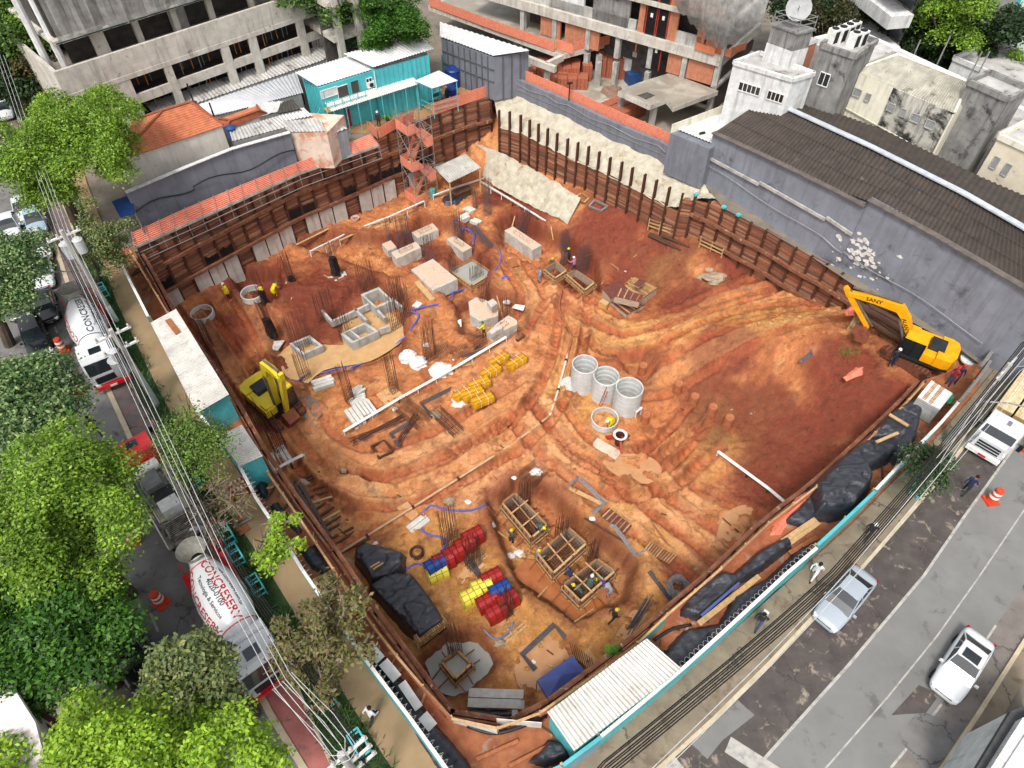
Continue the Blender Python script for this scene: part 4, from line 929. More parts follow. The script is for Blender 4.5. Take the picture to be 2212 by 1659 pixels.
def lying_cage(px,py,L,w,h,rz,label,m=rebarm,step=.14,nb=4):
 p=G(px,py); r=thing('rebar_cage',label,'rebar cage',p,rz,group='rebar cages on the pit floor'); b=B(); c,s=math.cos(rz),math.sin(rz)
 def W_(u,v,z): return (p.x+u*c-v*s,p.y+u*s+v*c,p.z+.05+z)
 n=int(L/step)
 for i in range(n+1):
  u=-L/2+L*i/n; Q=[W_(u,-w/2,0),W_(u,w/2,0),W_(u,w/2,h),W_(u,-w/2,h),W_(u,-w/2,0)]
  for a,d in zip(Q[:-1],Q[1:]): b.cyl(a,d,.011,n=4,cap=False)
 for j in range(nb+1):
  for z in (0,h): b.cyl(W_(-L/2,-w/2+w*j/nb,z),W_(L/2,-w/2+w*j/nb,z),.013,n=4,cap=False)
 for j in range(1,nb):
  for v in (-w/2,w/2): b.cyl(W_(-L/2,v,h*j/nb),W_(L/2,v,h*j/nb),.013,n=4,cap=False)
 b.build('cage',m,r)
lying_cage(890,900,2.6,1.2,.9,-.75,'largest rust coloured cage across the bent bars')
lying_cage(966,915,2.8,.9,.5,-.85,'low thin cage right of the bent bars')
lying_cage(1033,742,1.2,.9,1.2,.6,'upright cage beside the worker with the green helmet')
lying_cage(958,765,1.2,.9,.8,.5,'small cage close to the white bags')
lying_cage(998,765,1.1,.8,.7,.4,'small cage between the rods and the upright cage')
lying_cage(1152,1030,1.5,1.3,.7,.75,'boxy cage with white cloth on top')
ST=[((635,1044),(692,1020)),((646,1050),(680,1030)),((654,1068),(702,1050)),((664,1078),(708,1062)),((668,1090),(718,1074)),((678,1105),(718,1078)),((686,1120),(728,1092)),((692,1131),(736,1104)),((696,1141),(744,1112)),((706,1149),(752,1124)),((706,1171),(764,1140)),((714,1185),(766,1150)),((728,1200),(800,1165))]
for i,(a,c) in enumerate(ST):
 P,Q=G(*a)+Vector((0,0,.1)),G(*c)+Vector((0,0,.06)); b=B(); b.beam(P,Q,.14,.12); tag(b.build('round_timber',wood if i in (4,7) else woodd),'muddy timber strut lying in a row below the left wall','timber',group='row of timbers below the left wall')
for i,(a,c) in enumerate((((640,1052),(706,1166)),((650,1050),(716,1165)),((634,1062),(690,1150)))):
 P,Q=G(*a)+Vector((0,0,.32)),G(*c)+Vector((0,0,.32)); b=B()
 for o in (-.1,.1): b.beam(P+Vector((0,0,o)),Q+Vector((0,0,o)),.2,.03)
 b.beam(P,Q,.03,.2); tag(b.build('steel_beam',mat('grey_steel',S(96,88,86),S(76,68,66))),'grey steel beam lying over the row of timbers','steel beam',group='steel beams on the timbers')
pst=mat('pale_posts',S(210,208,200),S(186,182,172),sc=3,stain=S(120,190,210),ssc=1.3,sth=.68)
def poststack(px,py,n,lev,L,w,rz,label,cross=0):
 p=G(px,py); r=thing('post_stack',label,'concrete posts',p,rz); c,s=math.cos(rz),math.sin(rz)
 for l in range(lev):
  for k in range(n):
   v=(k-(n-1)/2)*(w+.05); j=R.uniform(-.12,.12); b=B(); b.box(p.x+j*c-v*s,p.y+j*s+v*c,p.z+l*.17,L,w,.15,rz); b.build('post',pst,r)
 return r
poststack(768,905,3,3,1.7,.28,-.95,'stack of pale concrete posts against the long white rail')
poststack(790,890,5,3,1.5,.22,-.95,'wider stack of pale concrete posts behind the first')
poststack(778,872,6,2,1.2,.16,.55,'pale posts laid crosswise on top of the stack')
poststack(612,985,3,1,1.9,.24,-.95,'loose pale posts fanned out behind the short white rail')
poststack(590,1000,2,1,1.7,.22,-1.1,'two pale posts beside the fanned ones')
poststack(775,850,4,3,.9,.14,.8,'small heap of pale slabs behind the post stack')
poststack(1072,1512,2,2,3.,.48,-.03,'two thick grey concrete beams behind the near corner')
poststack(1112,1545,1,1,1.9,.35,1.5,'grey concrete beam standing alone by the near corner')
poststack(905,1132,2,1,1.5,.35,.75,'pair of white boards fanned on the mud')
poststack(940,600,2,1,1.2,.35,-.7,'white boards on the plank heaped slab')
poststack(957,615,3,3,1.4,.22,-.7,'white boards stacked beside the formed slab')
poststack(1014,460,3,3,.8,.28,.7,'small tower of muddy slabs near the dark rods')
poststack(1005,475,2,3,.9,.35,.7,'low stack of muddy slabs near the shelter')
poststack(1028,482,2,2,.9,.3,-.6,'flat grey slabs beside the dark rods')
poststack(700,830,3,2,1.6,.3,.45,'mud splashed white boards beside the yellow digger')
def plank(a,c,label,w=.2,m=wood,t=.05,lift=.06,name='plank',cat='plank',group=None):
 P,Q=G(*a)+Vector((0,0,lift)),G(*c)+Vector((0,0,lift)); b=B(); b.beam(P,Q,w,t); return tag(b.build(name,m),label,cat,group)
plank((1230,1055),(1305,1092),'broad pale plank lying inside the bright bent bars',.3)
plank((1280,1060),(1375,1135),'long thin batten beside the bright bent bars',.1)
plank((1085,1110),(1120,1150),'pole lying left of the largest formwork',.1) ; plank((1020,1112),(1098,1165),'long batten pointing at the largest formwork',.12)
plank((1105,1180),(1135,1205),'thick offcut lying near the white bags',.2)
plank((640,530),(710,495),'plank lying along the white rail',.18); plank((735,520),(800,490),'board lying below the white rail',.2); plank((785,505),(870,468),'long pale board on the white rail stakes',.22)
plank((895,560),(925,600),'brown batten on the low slab',.12,woodr); plank((900,575),(950,612),'brown lath on the low slab',.12,woodr)
plank((900,610),(935,650),'lath bundle on the orange clay',.5,wood,.12); plank((880,540),(915,560),'short brown board behind the clay heap',.2,woodr)
plank((1098,520),(1120,440),'pole propped over the pit of the longest cap',.1); plank((1090,700),(1073,640),'thin pole beside the many sided cap',.08)
plank((1180,1435),(1205,1445),'white rag topped lath by the canopy',.08); plank((1240,1345),(1290,1310),'pole crossing the formwork pit',.1)
plank((1130,1325),(1190,1260),'long plank left of the near formwork',.12); plank((1445,1180),(1400,1120),'long lath beside the ribbed panel',.1,woodr)
plank((1262,1120),(1350,1172),'dark board edge by the brown panel',.12,woodd); plank((1050,1010),(1085,1050),'thin lath in the middle of the clay',.06,woodr)
plank((1545,1170),(1562,1190),'half sunk post by the pale puddle',.12,woodd);plank((1560,1120),(1595,1150),'thin stick beside the pale puddle',.08,woodd)
plank((560,780),(530,850),'long rusty pole by the first shed',.1,woodd); plank((1190,490),(1195,520),'short post right of the longest cap',.08)
def panel(quad,label,m,ribs=6,lift=.1,name='shutter_board'):
 P=[G(*q)+Vector((0,0,lift)) for q in quad]; r=thing(name,label,'shutter panel',P[0]); b=B(); b.slab(P,.05); b.build('sheet',m,r); b=B()
 for k in range(ribs):
  t=(k+.5)/ribs; b.beam(P[0].lerp(P[1],t)+Vector((0,0,.04)),P[3].lerp(P[2],t)+Vector((0,0,.04)),.09,.07)
 b.build('ribs',wood,r)
mar=mat('maroon_plywood',S(118,66,56),S(92,52,46),sc=3,rough=.55,stain=S(176,120,84),ssc=2,sth=.6)
panel([(1303,1122),(1366,1150),(1352,1172),(1296,1112)][0:0] or [(1315,1098),(1365,1137),(1350,1155),(1297,1115)],'brown ribbed shutter panel beside the bright bent bars',mar,6)
panel([(1402,1172),(1462,1203),(1446,1220),(1388,1190)],'brown shutter panel with close ribs near the milky puddle',mar,11)
def flat(quad,label,m,lift=.08,t=.06,name='board',cat='board'):
 P=[G(*q)+Vector((0,0,lift)) for q in quad]; zz=sum(p.z for p in P)/len(P); P=[Vector((*XY(a,b_,zz),zz)) for a,b_ in quad]; b=B(); b.slab(P,t); return tag(b.build(name,m),label,cat)
whb=mat('white_board',S(232,230,226),S(214,210,204),sc=2); tanb=mat('tan_board',S(206,160,112),S(188,140,96),sc=3,stain=S(170,110,72),ssc=2)
flat([(982,695),(996,689),(997,705),(981,709)],'small white board lying left of the angular cap',whb)
flat([(1106,664),(1113,657),(1134,660),(1130,671)],'white board lying right of the many sided cap',whb)
flat([(1098,560),(1112,557),(1122,573),(1104,578)],'brown board lying above the blue crumpled sheet',woodr)
flat([(1178,617),(1202,616),(1204,626),(1180,628)],'white splashed board below the small open form',tanb)
flat([(1048,1140),(975,1240),(1010,1265),(1075,1180)][0:0] or [(977,1242),(1030,1205),(1048,1220),(998,1262)],'tan sheet lying between the two groups of coloured forms',tanb)
flat([(857,1098),(880,1083),(905,1110),(890,1125)],'tan mud covered sheet beside the long pipe',tanb)
flat([(812,852),(850,830),(878,862),(842,885)],'plywood tray around the twisted brown rods',tanb)
flat([(1215,1255),(1232,1248),(1245,1290),(1225,1296)],'dark blue plate beside the near formwork',mat('slate_plate',S(78,88,100),S(64,72,84)),.5)
flat([(1285,1278),(1308,1262),(1332,1285),(1308,1305)],'plywood platform right of the near formwork',woodr,.9)
flat([(1330,1372),(1385,1290),(1405,1320),(1355,1385)],'tan slab beneath the dark leaning rods',tanb)
flat([(1245,1420),(1270,1400),(1295,1430),(1275,1450)],'tan slab behind the blue canopy',tanb)
flat([(850,1290),(1,1),(1,1)][0:0] or [(1051,1130),(1063,1122),(1072,1137),(1055,1145)],'grey foil sheet left of the largest formwork',galv)
flat([(707,600),(745,585),(752,600),(722,608)],'concrete pad under the tall black wrapped rods',concw)
flat([(580,738),(615,735),(600,757),(590,755)],'concrete pad under the black wrapped rods near the tan pool',concw)
flat([(890,660),(900,650),(912,655),(903,665)],'crumpled white sheet on the orange clay',whb,.12,.15,'white_sheet','sheet')
def frame(quad,label,m=steelb,w=.14):
 P=[G(*q)+Vector((0,0,.15)) for q in quad]; r=thing('square_frame',label,'frame',P[0]); b=B()
 for k in range(4):
  for o in (0,.12): b.beam(P[k]+Vector((0,0,o)),P[(k+1)%4]+Vector((0,0,o)),w,.08)
 b.build('bars',m,r)
frame([(803,968),(832,956),(850,978),(820,994)],'dark square steel frame with red bars inside')
frame([(1272,450),(1284,437),(1312,450),(1298,460)],'grey square frame lying below the bare piles',galv)
frame([(1243,430),(1255,422),(1272,432),(1262,442)],'tan square frame lying below the bare piles',wood)
frame([(1117,745),(1133,733),(1158,752),(1140,768)][0:0] or [(1098,727),(1112,716),(1132,728),(1118,740)],'wooden tray frame right of the angular cap',woodd)
for q,l in (([(1400,475),(1449,492),(1446,512),(1399,496)],'yellow timber guard rail standing by the dark boards'),([(1511,513),(1560,537),(1557,558),(1509,535)],'yellow timber guard rail on the waler of the plank wall')):
 A,Bq=G(*q[3]),G(*q[2]); r=thing('guard_rail',l,'guard rail',A)
 for t in (0,.5,1): p=A.lerp(Bq,t); b=B(); b.box(p.x,p.y,p.z-.1,.09,.09,1.35); b.build('post',wood,r)
 b=B()
 for zz in (.5,.85,1.2): b.beam(A+Vector((0,-.07,zz)),Bq+Vector((0,-.07,zz)),.05,.12)
 b.build('rails',wood,r)
for k,(a,c) in enumerate((((1403,507),(1500,552)),((1400,512),(1470,545)),((1430,515),(1505,548)))):
 plank(a,c,'long dark weathered board below the plank wall',.3,woodd,.1,.15+.1*k,group='dark boards below the plank wall')
# ================================================================ stacks, forms, tarps, machines on the pit floor
plank_end=mat('stack_side',S(196,176,156),S(160,138,120),sc=3,lines=(2,.07,.62,.22),rough=.85)
def pstack(quad,bot,label,top,parts_ribs=0,side=plank_end):
 i=max(range(len(quad)),key=lambda k:quad[k][1]); p=G(*bot) if len(bot)==2 else at(*bot); h=hsolve(p,quad[i][1]); zt=p.z+h
 P=[Vector((*XY(a,b,zt),0)) for a,b in quad]; c=sum(P,Vector())/len(P); r=thing('shutter_stack',label,'panel stack',(c.x,c.y,p.z),group='stacks of formwork panels'); b=B(); b.prism([(q.x,q.y) for q in P],p.z,zt-.04); b.build('stack',side,r)
 b=B(); b.prism([(c.x+(q.x-c.x)*1.01,c.y+(q.y-c.y)*1.01) for q in P],zt-.04,zt); b.build('top_sheet',top,r)
 if parts_ribs:
  b=B()
  for k in range(parts_ribs):
   t=(k+.5)/parts_ribs; a=P[0].lerp(P[1],t);d=P[3].lerp(P[2],t); e=R.uniform(-.15,.15); a=a+(d-a)*e*.5; b.beam((a.x,a.y,zt+.04),(d.x,d.y,zt+.04),.09,.08)
  b.build('battens',wood,r)
def Z3(q): return [(1042.3+.1984*a,466.3+.1984*b) for a,b in q]
pstack(Z3([(1540,770),(1640,662),(1905,785),(1740,905)]),Z3([(1745,985)])[0],'widest panel stack topped with pale timber strips',mar,14)
pstack(Z3([(1310,800),(1480,700),(1570,780),(1395,900)]),Z3([(1390,1000)])[0],'panel stack with a dark maroon top on the left',mar,0)
pstack(Z3([(1385,925),(1560,900),(1755,975),(1570,1075)]),Z3([(1575,1112)])[0],'lowest front panel stack of dark boards',mar,3)
pstack(Z3([(1480,782),(1752,862),(1705,935),(1440,875)]),(*Z3([(1700,1002)])[0],-5.9),'panel stack lying askew on top of the front one',mar,4)
pstack(Z3([(1265,935),(1310,900),(1382,940),(1350,975)]),Z3([(1350,1035)])[0],'small block of golden timber at the corner of the panel stacks',wood,0,mat('gold_timber',S(206,160,96),S(184,136,76),lines=(2,.1,.7,.15)))
pstack(Z3([(1645,745),(1715,680),(1780,710),(1700,775)]),(*Z3([(1700,790)])[0],-5.6),'dark panel tilted on top of the widest stack',mar,0)
def forms():
 prot={}
 for nm,c1,c2 in (('red',S(168,36,32),S(140,28,28)),('yellow',S(236,222,84),S(212,196,66)),('blue',S(30,74,150),S(24,60,128))):
  m=mat(nm+'_plastic_form',c1,c2,sc=1.5,rough=.4,grime=.15); md=mat(nm+'_form_edge',tuple(x*.5 for x in c1),rough=.6)
  r=thing('column_form_stack','x','plastic form',(0,0,0),group='stacks of half round plastic forms')
  b=B(); L=1.35; N=14
  for k in range(9):
   z=k*.075; rad=.52; vs=[]
   for e in (-L/2,L/2):
    for rr in (rad,rad-.05):
     vs+=[(rr*math.cos(math.pi*i/N),e,z+rr*.95*math.sin(math.pi*i/N)) for i in range(N+1)]
   n=N+1; fs=[]
   for i in range(N): fs+=[(i,2*n+i,2*n+i+1,i+1)[::-1],(n+i,n+i+1,3*n+i+1,3*n+i)[::-1],(i,i+1,n+i+1,n+i)[::-1],(2*n+i,3*n+i,3*n+i+1,2*n+i+1)[::-1]]
   b.add(vs,fs)
  b.build('shells',m,r)
  b=B(); z=8*.075
  for e in (-L/2+.03,-.2,.22,L/2-.03):
   b.tube([(.545*math.cos(math.pi*i/N),e,z+.53*math.sin(math.pi*i/N)) for i in range(N+1)],.022,4)
  for t in (.9,math.pi/2,2.2): b.beam((.54*math.cos(t),-L/2,z+.525*math.sin(t)),(.54*math.cos(t),L/2,z+.525*math.sin(t)),.03)
  b.build('ribs',md,r); prot[nm]=r
 used=set()
 for c,x,y,l,up in (('red',1022,1168,'red form stack highest on the slope of the upper group',0),('red',1006,1186,'red form stack behind the bare rods',0),('red',981,1205,'red form stack in the middle of the upper group',0),('red',960,1219,'red form stack beside the blue one of the upper group',0),('yellow',941,1238,'low yellow shells under the blue form',-1),('blue',943,1229,'blue form stack at the end of the upper group',.0),
  ('red',1062,1258,'red form stack at the top of the near group',0),('yellow',1041,1276,'yellow form stack touching the top red one',0),('yellow',1019,1296,'yellow form stack at the left end',0),('blue',1080,1284,'blue form stack in the near group',0),('red',1053,1308,'red form stack between yellow and blue ones',0),('red',1096,1305,'smaller red form stack right of the blue one',0),('red',1072,1330,'red form stack nearest the pallet',0)):
  p=G(x,y); rz=math.radians(-62+R.uniform(-5,5))
  if up==-1: p=p+Vector((.15,-.1,-.35))
  if c not in used: used.add(c); o=prot[c]; o.location=p; o.rotation_euler=(0,0,rz); setxf(o,p,rz); o['label']=l
  else: o=dup(prot[c],p,rz,l)
forms()
def pallet(px,py,rz,label,L=1.2,w=1.,m=wood,p=None):
 p=p or G(px,py); r=thing('pallet',label,'pallet',p,rz); c,s=math.cos(rz),math.sin(rz); b=B()
 for k in range(7): v=(k/6-.5)*w; b.box(p.x-v*s,p.y+v*c,p.z+.11,L,.1,.025,rz)
 b.build('deck',m,r); b=B()
 for u in (-.45,0,.45): b.box(p.x+u*L*c,p.y+u*L*s,p.z,.09,w,.108,rz)
 b.build('bearers',m,r); return r
pallet(1095,1358,.7,'pale pallet in front of the last red forms',2.,1.3); pallet(1028,1202,.7,'pallet under the split red stack'); pallet(1012,780,.3,'pallet under the grey rods')
yel=mat('yellow_steel',isl=[S(244,186,30),S(214,140,14),S(250,200,50),S(180,110,10)],c1=S(240,176,24),sc=4,rough=.5)
def props():
 proto=thing('prop_bundle','x','steel props',(0,0,0),group='bundles of yellow scaffold props'); b=B()
 for i in range(9):
  for j in range(5): x=(i-4)*.085+R.uniform(-.01,.01); z=.06+j*.14; b.cyl((x,-.85+R.uniform(-.05,.05),z),(x,.85+R.uniform(-.05,.05),z),.034,n=6)
 for j in range(5): b.box(0,-.6,.0+j*.14,.8,.05,.05); b.box(0,.6,.0+j*.14,.8,.05,.05)
 b.build('tubes',yel,proto); b=B()
 for y in (-.3,.3): b.tube([(-.4,y,0),(-.4,y,.74),(.4,y,.74),(.4,y,0)],.014,4)
 b.build('bands',whitep,proto)
 b=B()
 for j in range(5):
  for i in range(0,9,2): b.box((i-4)*.085,.87,.02+j*.14,.1,.02,.1)
 b.build('end_plates',mat('dark_end',S(120,70,20)),proto)
 for k,(x,y,l,dz) in enumerate(((1116,790,'yellow prop bundle farthest from the digger, alone on the right',0),(1078,785,'yellow prop bundle at the far end of the row',0),(1060,812,'yellow prop bundle second in the row',.1),(1036,838,'yellow prop bundle in the middle of the row',.1),(1002,858,'yellow prop bundle at the near left of the heap',0),(1022,860,'yellow prop bundle in the middle of the heap',.15),(1043,875,'yellow prop bundle nearest the white bag',.25))):
  p=G(x,y)+Vector((0,0,dz)); rz=math.radians(-55+R.uniform(-8,8))
  if k==0: proto.location=p; proto.rotation_euler=(0,0,rz); proto['label']=l
  else: dup(proto,p,rz,l)
props()
tarpm=mat('black_tarp',S(58,60,68),S(34,35,40),sc=2.2,rough=.34,bump=1.,bsc=1.6,spec=.6,grime=0,stretch=(.8,3.2,1),stain=S(104,98,94),ssc=1.4,sth=.6)
def snap(x,y,P,k):
 x=x.copy();y=y.copy();bd=np.full(x.shape,1e9);bx=x.copy();by=y.copy()
 for i in range(len(P)):
  (ax,ay),(cx,cy)=P[i],P[(i+1)%len(P)]; dx,dy=cx-ax,cy-ay; t=np.clip(((x-ax)*dx+(y-ay)*dy)/(dx*dx+dy*dy),0,1); qx,qy=ax+t*dx,ay+t*dy; d=np.hypot(x-qx,y-qy); u=d<bd
  bd=np.where(u,d,bd);bx=np.where(u,qx,bx);by=np.where(u,qy,by)
 return np.where(k,bx,x),np.where(k,by,y)
def tarp(pts,h,label,z=None,m=None,edge=.5,wr=.22,cell=.09,seed=0,gr=1.08,flat_=.0,name='black_tarp',cat='tarp'):
 h*=.85; wr*=.62
 if z is None:
  cx=sum(p[0] for p in pts)/len(pts);cy=sum(p[1] for p in pts)/len(pts); z=G(cx,cy).z+.02
 zh=z+h*.6; mx=sum(p[0] for p in pts)/len(pts);my=sum(p[1] for p in pts)/len(pts); P=[XY(mx+(a-mx)*gr,my+(b-my)*gr,zh) for a,b in pts]; edge=edge*.6; xs=np.array([p[0] for p in P]);ys=np.array([p[1] for p in P])
 X,Y=np.meshgrid(np.arange(xs.min()-.1,xs.max()+.2,cell),np.arange(ys.min()-.1,ys.max()+.2,cell)); x=X.ravel();y=Y.ravel()
 ins=inpoly(x,y,P); D,_,_=seg(x,y,P+[P[0]]); sd=np.where(ins,D,-D)+(fbm(x,y,.9,seed+3)-.5)*.12; keep=sd>-cell*.9
 x,y=snap(x,y,P,keep&(sd<0)&~ins)
 box_=np.floor(fbm(x,y,1.6,seed+11,2)*5)/5
 Zz=z+h*sm(sd/edge)*(.72+.5*box_)+sm(sd/.3)*((1-np.abs(2*fbm((x*.8+y*.6)*.45,(y*.8-x*.6)*2.,.7,seed+5,3,.6)-1))-.7)*wr*1.3+sm(sd/.2)*(fbm(x*2.2+y,(y-x*.5)*.5,.6,seed+8,2,.6)-.5)*wr*.7; Zz=np.maximum(Zz,z)
 idx=-np.ones(x.shape,int); idx[keep]=np.arange(keep.sum()); I=idx.reshape(X.shape); q=np.stack([I[:-1,:-1],I[:-1,1:],I[1:,1:],I[1:,:-1]],-1).reshape(-1,4); q=q[(q>=0).all(1)]
 V=np.stack([x[keep],y[keep],Zz[keep]],1); c=V.mean(0); loc=(float(c[0]),float(c[1]),z); V=V-np.array(loc)
 return tag(link(name,npmesh(name,V,q,m or tarpm,smooth=True),None,loc),label,cat)
tarp([(765,1188),(790,1172),(845,1186),(872,1195),(872,1228),(852,1250),(800,1258),(790,1240),(766,1210)],1.5,'black tarp heap topped with two sticks beside the left wall',seed=1)
tarp([(795,1272),(850,1238),(892,1243),(922,1280),(965,1345),(905,1388),(870,1355),(830,1310)],1.5,'large black tarp over a panel stack with timber ends showing',seed=2,wr=.14)
tarp([(1000,1535),(1020,1527),(1060,1532),(1105,1532),(1106,1552),(1050,1556),(1004,1550)],.4,'crumpled black sheet in the near corner of the pit',seed=3)
b=B()
for k in range(16):
 for j in range(3):
  a=at(906+k*3.9,1400-k*3.1-j*5,-6.2+j*.2); b.beam(a,a+Vector((-.35,.45,0)),.09,.08)
tag(b.build('timber_ends',wood),'pale sawn timber ends sticking out under the large black tarp','timber')
for a,c,l in (((800,1226),(820,1214),'short stick lying on the black tarp heap'),((806,1230),(828,1216),'second stick lying on the black tarp heap')):
 b=B(); b.beam(at(*a,-5.4),at(*c,-5.4),.1,.07); tag(b.build('stick',wood),l,'stick')
RT=[([(1766,1046),(1824,989),(1866,1004),(1881,1042),(1866,1070),(1849,1092),(1809,1102),(1774,1098)],1.7,'largest smooth black tarp next to the turquoise hoarding',.04,.7),
([(1826,987),(1866,957),(1924,947),(1938,969),(1916,992),(1884,1006),(1866,1004)],1.,'black tarp with a tan scrap behind the largest one',.1,.5),
([(1884,945),(1909,914),(1931,892),(1969,905),(1981,914),(1974,949),(1946,988),(1930,975),(1922,947)],1.3,'black tarp carrying two crossed planks',.12,.5),
([(1936,884),(1979,860),(2001,877),(1981,907)],.9,'black tarp beside the white slab stack',.1,.4),
([(1486,1291),(1526,1251),(1556,1239),(1596,1251),(1560,1290),(1516,1326),(1483,1316)],.8,'black tarp edged with a blue strip behind the orange fence',.14,.4),
([(1575,1250),(1600,1225),(1640,1190),(1690,1165),(1700,1185),(1650,1225),(1600,1255)],.7,'ridged black tarp between orange fence and long plank',.14,.4),
([(1496,1351),(1556,1341),(1581,1294),(1640,1262),(1700,1205),(1722,1218),(1655,1290),(1581,1356),(1481,1434),(1463,1437),(1443,1419),(1456,1394)],.6,'long black tarp lying along the turquoise hoarding',.14,.4),
([(1149,1640),(1186,1599),(1218,1604),(1230,1636),(1181,1650)],.7,'black plastic bag heap below the large white roof',.2,.4),
([(1700,1120),(1745,1078),(1765,1085),(1778,1105),(1740,1130)],.5,'small crumpled black tarp left of the largest one',.2,.3)]
for i,(p,h,l,w_,e) in enumerate(RT): tarp(p,h,l,.02,seed=20+i,wr=w_+.08,edge=e,gr=1.24)
LT=[([(771,1394),(795,1389),(828,1414),(880,1480),(936,1556),(1000,1630),(1030,1690),(965,1690),(905,1600),(850,1500),(803,1430)],.55,'long black tarp along the left hoarding under the razor wire'),
([(552,1050),(560,1030),(575,1040),(577,1068),(565,1072),(553,1062)],.5,'crumpled black bag beside the turquoise topped fence'),
([(583,1092),(600,1084),(618,1105),(650,1140),(642,1152),(620,1130),(595,1112)],.4,'straggling black plastic behind the left hoarding'),
([(648,1190),(680,1175),(712,1225),(700,1240),(672,1225)],.35,'dark sheet under the small bright green tree')]
for i,(p,h,l) in enumerate(LT): tarp(p,h,l,.02,seed=50+i,edge=.35)
tarp([(605,865),(630,850),(690,860),(705,880),(680,905),(645,900),(620,890)],.1,'grey plastic sheet trodden into the mud',seed=60,m=mat('trodden_sheet',S(128,120,112),S(96,90,84),rough=.5,stain=S(190,110,66),ssc=2,sth=.5),wr=.25,name='plastic_sheet',cat='sheet')
def lay(a,c,z,w,t,m,label,name='plank',cat='plank'):
 b=B(); b.beam(at(*a,z),at(*c,z),w,t); return tag(b.build(name,m),label,cat)
for a,c,z,w,m,l in (((1509,1348),(1640,1245),.25,.28,wood,'long orange plank between two black tarps'),((1921,895),(1962,920),1.4,.2,wood,'upper plank lying on the black tarp'),((1893,955),(1940,935),1.4,.18,wood,'lower plank lying on the black tarp'),((1690,1170),(1762,1122),.35,.3,wood,'thick yellow beam beside the turquoise hoarding'),((1698,1178),(1768,1128),.3,.3,wood,'second thick yellow beam beside the hoarding'),((1705,1195),(1765,1160),.2,.25,woodr,'reddish plank in the road side verge'),((828,1430),(858,1466),.7,.5,whb,'white splashed board on the left tarp'),((868,1475),(905,1530),.7,.4,whb,'long white board on the left tarp'),((800,1400),(822,1426),.7,.5,whb,'upper white board on the left tarp'),((913,1545),(935,1572),.6,.5,whb,'last white board on the left tarp'),((1030,1640),(1120,1600),.15,.15,woodr,'muddy pole lying in the near verge'),((1100,1655),(1190,1608),.2,.15,woodr,'muddy pole below the white roof'),((1515,1330),(1597,1259),.85,.12,mat('blue_strip',S(70,90,150)),'blue strip along the edge of the tarp')):
 lay(a,c,z,w,.08,m,l)
pm=mat('black_pipe',S(40,38,38),S(28,27,27),rough=.5)
pipe([(1010,1570),(1060,1585),(1110,1577),(1180,1548)],.09,pm,'black_pipe','black pipe curving past the near corner of the pit','pipe',.15,None,5,z=.02)
pipe([(1412,1385),(1450,1362),(1492,1352)],.08,pm,'black_pipe','black pipe between the white roof and the tarp','pipe',.15,None,5,z=.02)
q=[(1160,1469),(1237,1416),(1263,1450),(1183,1509)]; z=-4.9; C=[at(a,b,z) for a,b in q]; ap=at(1213,1458,z+.25); r=thing('blue_canopy','blue pop up canopy with a white square behind the orange fence','canopy',(ap.x,ap.y,-7))
b=B(); b.add([*C,ap],[(0,1,4),(1,2,4),(2,3,4),(3,0,4)]); b.add([c-Vector((0,0,.25)) for c in C]+C,[(0,1,5,4),(1,2,6,5),(2,3,7,6),(3,0,4,7)]); b.build('cloth',mat('blue_cloth',S(72,88,150),S(58,72,130),sc=1.5,rough=.6),r)
for c in C: b=B(); b.cyl((c.x,c.y,-7.1),(c.x,c.y,z-.02),.03); b.build('leg',galv,r)
q=[(938,362),(1005,332),(1039,362),(970,395)]; z=-4.6; C=[at(*q[0],z+.2),at(*q[1],z+.2),at(*q[2],z-.1),at(*q[3],z-.1)]; c=sum(C,Vector())/4; r=thing('work_shelter','open work shelter with a grey corrugated roof beside the stair tower','shelter',(c.x,c.y,gz(c.x,c.y)))
rfm=mat('grey_roof_sheet',S(196,194,186),S(168,166,158),sc=1.5,rough=.6,metal=.1,grime=.3,streak=(S(130,120,104),.4)); b=B(); b.corr(C[0],C[1],C[2],C[3],16,.035); b.build('roof',rfm,r)
for p in C: p=p.lerp(c,.06); b=B(); b.box(p.x,p.y,gz(p.x,p.y)-.2,.12,.12,p.z-gz(p.x,p.y)+.1); b.build('post',wood,r)
b=B(); p=c; b.box(p.x+.3,p.y-.6,gz(p.x,p.y)+.7,2.2,.9,.08,.6); b.box(p.x+.3,p.y-.6,gz(p.x,p.y),1.9,.7,.7,.6); b.build('bench',woodd,r)
tarp([(955,425),(990,412),(1010,420),(985,438),(960,440)],.5,'dark pipes and sheets heaped under the shelter edge',seed=77,name='pipe_heap',cat='heap')
p=G(935,425); b=B(); b.cyl(p,p+Vector((0,0,.9)),.3,n=14); tag(b.build('water_barrel',teal),'turquoise barrel at the foot of the stair tower','barrel')
bagm=mat('white_bag',S(228,224,220),S(204,198,194),sc=4,rough=.8,bump=.4,bsc=8,grime=.2); rockm=mat('rock',S(176,158,134),S(132,112,94),sc=3,bump=.5)
def blobm(name,p,sx,sy,sz,m,label,cat,seed=0,n=9,rough=.18,group=None):
 rs=random.Random(seed); b=B(); rings=[]
 for k in range(n//2+2):
  t=(k/(n//2+1))*math.pi*.5
  for i in range(n):
   a=2*math.pi*i/n; q=1+rs.uniform(-rough,rough); rings.append((p.x+sx*math.cos(a)*math.cos(t)*q,p.y+sy*math.sin(a)*math.cos(t)*q,p.z-.05+sz*math.sin(t)*(1+rs.uniform(-rough,rough)*.5)))
 m_=n//2+1; b.add(rings,[(k*n+i,k*n+(i+1)%n,(k+1)*n+(i+1)%n,(k+1)*n+i) for k in range(m_) for i in range(n)]); return tag(b.build(name,m),label,cat,group)
